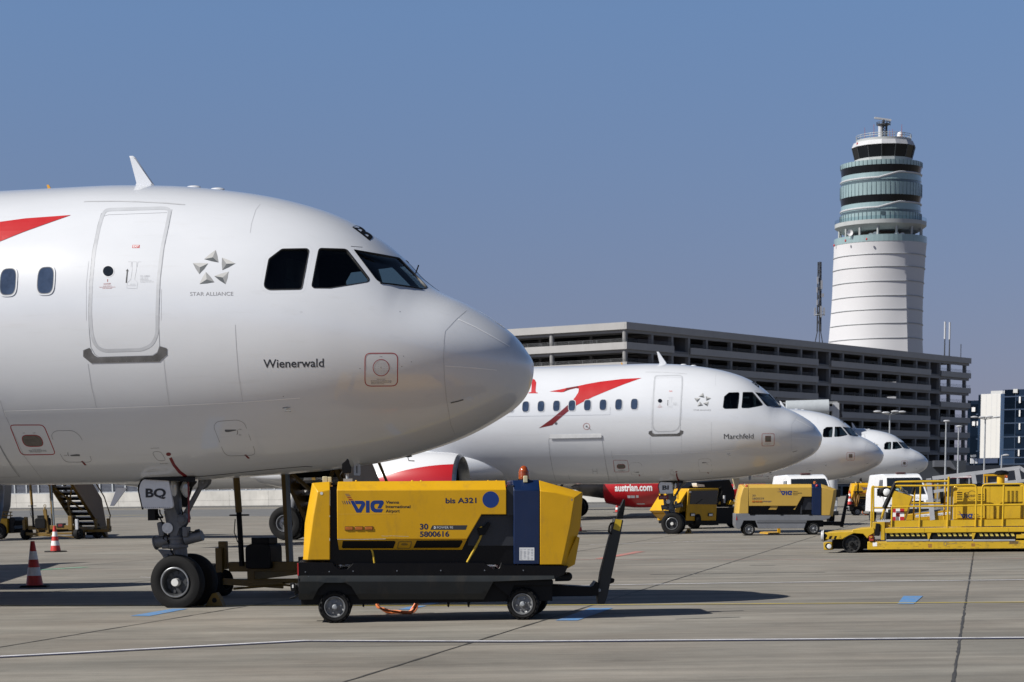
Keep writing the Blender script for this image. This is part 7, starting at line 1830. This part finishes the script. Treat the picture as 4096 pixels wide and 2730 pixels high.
a = of(980, 1208, .5); b = of(1226, 1265, .5); mb = MB(); mb.box((a.x, .5, b.z), (b.x, 3, a.z)); mb.build('canopy_band', mat('canopy_blue', (.05, .07, .13), .4), office)
a = of(1140, 360, 6); b = of(1370, 398, 6); mb = MB(); mb.box((a.x, 6, b.z-2), (b.x, 20, a.z)); a = of(1472, 345); b = of(1525, 392); mb.box((a.x, -4.3, b.z), (b.x, -3, a.z)); mb.build('roof_block', mat('roof_block_white', (.6, .6, .58), .7), office)
mb = MB()
for y in (440, 600, 770, 940, 1095, 1200, 1280): z = of(1400, y).z; mb.box((of(1312, y).x, -4.08, z-.12), (xr, -3.9, z+.12))
for i in range(22): x = of(1330, 800).x+i*2.6; mb.box((x, -4.06, 0), (x+.12, -3.95, of(1400, 350).z))
for y in (640, 800, 955, 1110): z = of(900, y).z; mb.box((of(852, y).x, 7.9, z-.12), (of(1000, y).x, 8.05, z+.12))
for x in (900, 945, 985): xx = of(x, 700).x; mb.box((xx, 7.93, 0), (xx+.12, 8.05, of(x, 485).z))
mb.build('mullion', mat('mullion_blue', (.045, .07, .12), .4), office)
mb = MB()
for x, y0, y1, x1, d in ((900, 565, 618, 942, 7.8), (905, 742, 795, 940, 7.8), (962, 740, 792, 980, 7.8), (1492, 430, 510, 1512, -4.2), (1492, 600, 680, 1508, -4.2), (1490, 765, 845, 1506, -4.2), (1484, 930, 1010, 1502, -4.2), (1480, 1095, 1175, 1496, -4.2)):
    a = of(x, y0, d); b = of(x1, y1, d); mb.box((a.x, d, b.z), (b.x, d+.1, a.z))
mb.build('bright_pane', WHITEP, office)  # white panes stand in for windows bright with light
FG = Frame((AT(3600+925*.319, 1850, 300).x, 300, 0), 0)
sg_ = thing('light_sign', 'two small white light boxes on a pole in front of the glass office block', 'sign', FG)
for x0_, x1_ in ((888, 928), (940, 970)): mb = MB(); mb.prism([FG.at(ZO(*q)) for q in [(x0_, 1205), (x1_, 1205), (x1_, 1270), (x0_, 1270)]], 0, .3); mb.build('sign_box', WHITEP, sg_)
mb = MB(); mb.cyl((FG.at(ZO(932, 1300)).x, .2, 0), (FG.at(ZO(932, 1300)).x, .2, FG.at(ZO(932, 1180)).z), .1); mb.bar(FG.at(ZO(890, 1178)), FG.at(ZO(950, 1172)), .5, .3); mb.build('sign_pole', GALV, sg_)
# low dark hall and clutter between the car park and the office block
FH = Frame((AT(3800, 1850, 285).x, 285, 0), R(-6)); hh = lambda x, y, d=0.0: FH.at(ZO(x, y), d)
hall = thing('low_hall', 'low dark terminal hall with slanted canopy at the foot of the car park', 'hall', FH)
mb = MB(); a = hh(280, 1235); b = hh(870, 1235); mb.box((a.x, 4, 0), (b.x, 24, a.z)); mb.build('hall_wall', mat('hall_dark', (.035, .04, .05), .5, var=.2, scale=.2), hall)
mb = MB(); mb.prism([hh(*q) for q in [(440, 1230), (640, 1230), (720, 1340), (700, 1350), (630, 1310), (440, 1310)]], 1, 4); mb.build('canopy', mat('hall_canopy', (.09, .095, .11), .5), hall)
mb = MB(); mb.prism([hh(*q) for q in [(850, 1290), (1560, 1290), (1900, 1290), (1900, 1500), (850, 1500)]], 2, 20); mb.build('glass_front', mat('hall_glass', (.02, .025, .035), .15), hall)

# ---------------------------------------------------------------- jet bridge behind the third jet
ZJ = zm(3050, 1550, .27624); FJ = Frame((AT(3250, 1700, 165).x, 165, 0), R(-4)); jb_ = lambda x, y, d=0.0: FJ.at(ZJ(x, y), d)
bridge = thing('boarding_bridge', 'grey boarding bridge with pipe-like tunnel above the third jet', 'boarding bridge', FJ)
mb = MB(); mb.prism([jb_(*q) for q in [(280, 215), (1085, 205), (1090, 240), (340, 250)]], 0, 3); mb.build('bridge_roof', mat('bridge_grey', (.30, .31, .31), .5, var=.2, scale=.6), bridge)
mb = MB(); mb.prism([jb_(*q) for q in [(280, 240), (1075, 240), (1075, 430), (280, 430)]], .5, 3); mb.build('bridge_wall', mat('bridge_dark', (.06, .065, .07), .5), bridge)
mb = MB(); mb.cyl(jb_(340, 318, -.6), jb_(960, 300, -.6), .62, .62, 20); mb.cyl(jb_(640, 280, -.9), jb_(700, 276, -.9), .25); mb.build('tunnel', mat('tunnel_grey', (.40, .43, .45), .4, var=.1), bridge, bevel=.02)
mb = MB(); mb.prism([jb_(*q) for q in [(945, 280), (1050, 280), (1060, 470), (1005, 470), (1000, 345), (950, 350)]], -.6, .4); mb.build('end_frame', LGREY, bridge)
mb = MB()
for x in (680, 1062): mb.bar(jb_(x, 225, -.2), jb_(x, 290, -.2), .35)
mb.bar(jb_(1062, 230, -.2), jb_(1065, 480, -.2), .45); mb.cyl(jb_(1020, 470, .2), Vector((jb_(1020, 470, .2).x, .2, 0)), .4); mb.cyl(jb_(500, 470, 1.2), Vector((jb_(500, 470, 1.2).x, 1.2, 0)), .4); mb.build('bridge_column', LGREY, bridge)
mb = MB(); mb.prism([jb_(*q) for q in [(1085, 205), (1110, 215), (1160, 430), (1100, 440)]], 0, 3); mb.build('bridge_hood', mat('bridge_hood', (.05, .048, .05), .6), bridge)

# ---------------------------------------------------------------- small clutter far behind the loader
FX = Frame((AT(3800, 1900, 118).x, 118, 0), R(-5)); cx_ = lambda x, y, d=0.0: FX.at(L2(x, y), d)
bar_ = thing('barrier', 'long red and white barrier board far behind the grey conveyor', 'barrier', FX)
p = cx_(330, 388); q = cx_(880, 408); mb = MB(); mb.box((p.x, 0, q.z), (q.x, .08, p.z)); mb.build('board', REDP, bar_)
mb = MB()
for i in range(6): xx = p.x+(q.x-p.x)*(i+.3)/6; mb.box((xx, -.004, q.z+.02), (xx+.35, .0, p.z-.02))
mb.build('white_stripe', WHITEP, bar_)
mb = MB()
for i in range(4): xx = p.x+(q.x-p.x)*(i+.2)/3.6; mb.box((xx, .02, 0), (xx+.07, .09, q.z))
mb.build('barrier_leg', GALV, bar_)
FY = Frame((AT(4020, 1900, 100).x, 100, 0), 0); cy_ = lambda x, y, d=0.0: FY.at(L2(x, y), d)
cr = thing('cargo_crate', 'white crate with an orange load on top, behind the yellow exhaust stack', 'crate', FY)
p = cy_(1322, 415); q = cy_(1392, 470); mb = MB(); mb.box((p.x, 0, 0), (q.x, .9, p.z)); mb.build('crate_body', WHITEP, cr, bevel=.02)
mb = MB()
for i in range(5): mb.ell((p.x+(q.x-p.x)*(i+.5)/5, .2+.3*(i % 2), p.z+.03+.03*(i % 3)), (.06, .1, .06), 10, 8)
mb.build('load', mat('load_orange', (.6, .13, .02), .6, var=.3), cr)

# ---------------------------------------------------------------- lamp posts
def lamp_post(px, top_v, Yd, heads, label, twin=False):
    p = AT(px, top_v, Yd); fr = Frame((p.x, Yd, 0), 0); o = thing('lamp_post', label, 'lamp post', fr, 'apron lamp posts')
    h = p.z; mb = MB(); mb.cyl((0, 0, 0), (0, 0, h), .115, .075, 12); mb.build('pole', GALV, o)
    for u, v in heads:
        q = fr.at((u, v)); L_ = .55
        s = 1 if q.x > 0 else -1; y_ = 0 if abs(q.x) > 1.2 else -.3
        mb = MB(); mb.cyl((0, 0, h), (q.x-s*L_*.4, y_, q.z-.05), .045, n=8); mb.build('arm', GALV, o)
        mb = MB(); mb.ell((q.x, y_, q.z), (L_*.75 if not twin else .36, .2, .11), 14, 8); mb.build('lamp_head', LGREY, o)
    return o
lamp_post(3559.6, 1661, 225, [ZJ(1665, 352), ZJ(1780, 370), ZJ(1912, 352), ZJ(2012, 358)], 'four-armed lamp post in front of the car park, above the farthest jet')
lamp_post(3941, 1678, 250, [ZO(932, 687), ZO(1025, 690), ZO(1115, 685), ZO(1215, 689)], 'four-armed lamp post in front of the tall white panel')
lamp_post(3785, 1687, 235, [ZO(580, 738)], 'single-headed lamp post, the taller of the pair right of the farthest jet', True)
lamp_post(3835, 1708, 250, [ZO(738, 804)], 'single-headed lamp post, the shorter of the pair right of the farthest jet', True)
lamp_post(4007, 1822, 240, [ZO(1322, 1165)], 'low lamp post with one flat lamp at the foot of the office block', True)

# ---------------------------------------------------------------- finish: every separate piece of these kinds is its own part
SPLIT = {'skin_seam', 'lightning_strip', 'red_marker', 'panel_latch', 'flap_fairing', 'skin_vent', 'gear_bay_seam', 'landing_light', 'drain_outlet', 'steering_actuator', 'roof_fairing', 'vent_opening', 'side_panel', 'lifting_lug', 'cowl_sticker', 'edge_plate', 'guide_bracket', 'tyre', 'bright_pane', 'stair_core', 'shade_wall', 'hinge_cover', 'deck_plate', 'warning_light', 'control_knob', 'tow_arm', 'bridge_column', 'bumper', 'vent_panel', 'rust_patch', 'hydraulic_hose', 'bolt', 'side_window', 'valve_block', 'worn_patch', 'roof_block', 'panel_joint'}
def split_loose(o):
    me = o.data; n = len(me.vertices); par = list(range(n))
    def find(a):
        while par[a] != a: par[a] = par[par[a]]; a = par[a]
        return a
    for p in me.polygons:
        v = p.vertices; r = find(v[0])
        for q in v[1:]: par[find(q)] = r
    groups = {}
    for p in me.polygons: groups.setdefault(find(p.vertices[0]), []).append(p.index)
    if len(groups) < 2 or len(groups) > 120: return None
    out = []
    for fs in groups.values():
        mp = {}; V = []; F = []; I = []
        for fi in fs:
            p = me.polygons[fi]; f = []
            for v in p.vertices:
                if v not in mp: mp[v] = len(V); V.append(me.vertices[v].co[:])
                f.append(mp[v])
            F.append(f); I.append(p.material_index)
        m2 = bpy.data.meshes.new(me.name); m2.from_pydata(V, [], F)
        for q in me.materials: m2.materials.append(q)
        m2.polygons.foreach_set('material_index', I)
        if me.polygons[fs[0]].use_smooth: m2.polygons.foreach_set('use_smooth', [True]*len(F)); m2.set_sharp_from_angle(angle=R(35))
        out.append(m2)
    return out
cache = {}
for o in list(bpy.data.objects):
    if o.type != 'MESH' or o.name.split('.')[0] not in SPLIT or not o.parent: continue
    k = o.data.name
    if k not in cache: cache[k] = split_loose(o)
    if not cache[k]: continue
    nm = o.name.split('.')[0]
    for m2 in cache[k]:
        c = bpy.data.objects.new(nm, m2); COL.objects.link(c); c.parent = o.parent; c.matrix_basis = o.matrix_basis.copy(); c.matrix_parent_inverse = o.matrix_parent_inverse.copy()
        for md in o.modifiers:
            if md.type == 'BEVEL':
                b2 = c.modifiers.new('edge', 'BEVEL'); b2.width = md.width; b2.segments = md.segments; b2.limit_method = 'ANGLE'; b2.angle_limit = md.angle_limit
    for ch in list(o.children): ch.parent = o.parent
    bpy.data.objects.remove(o)
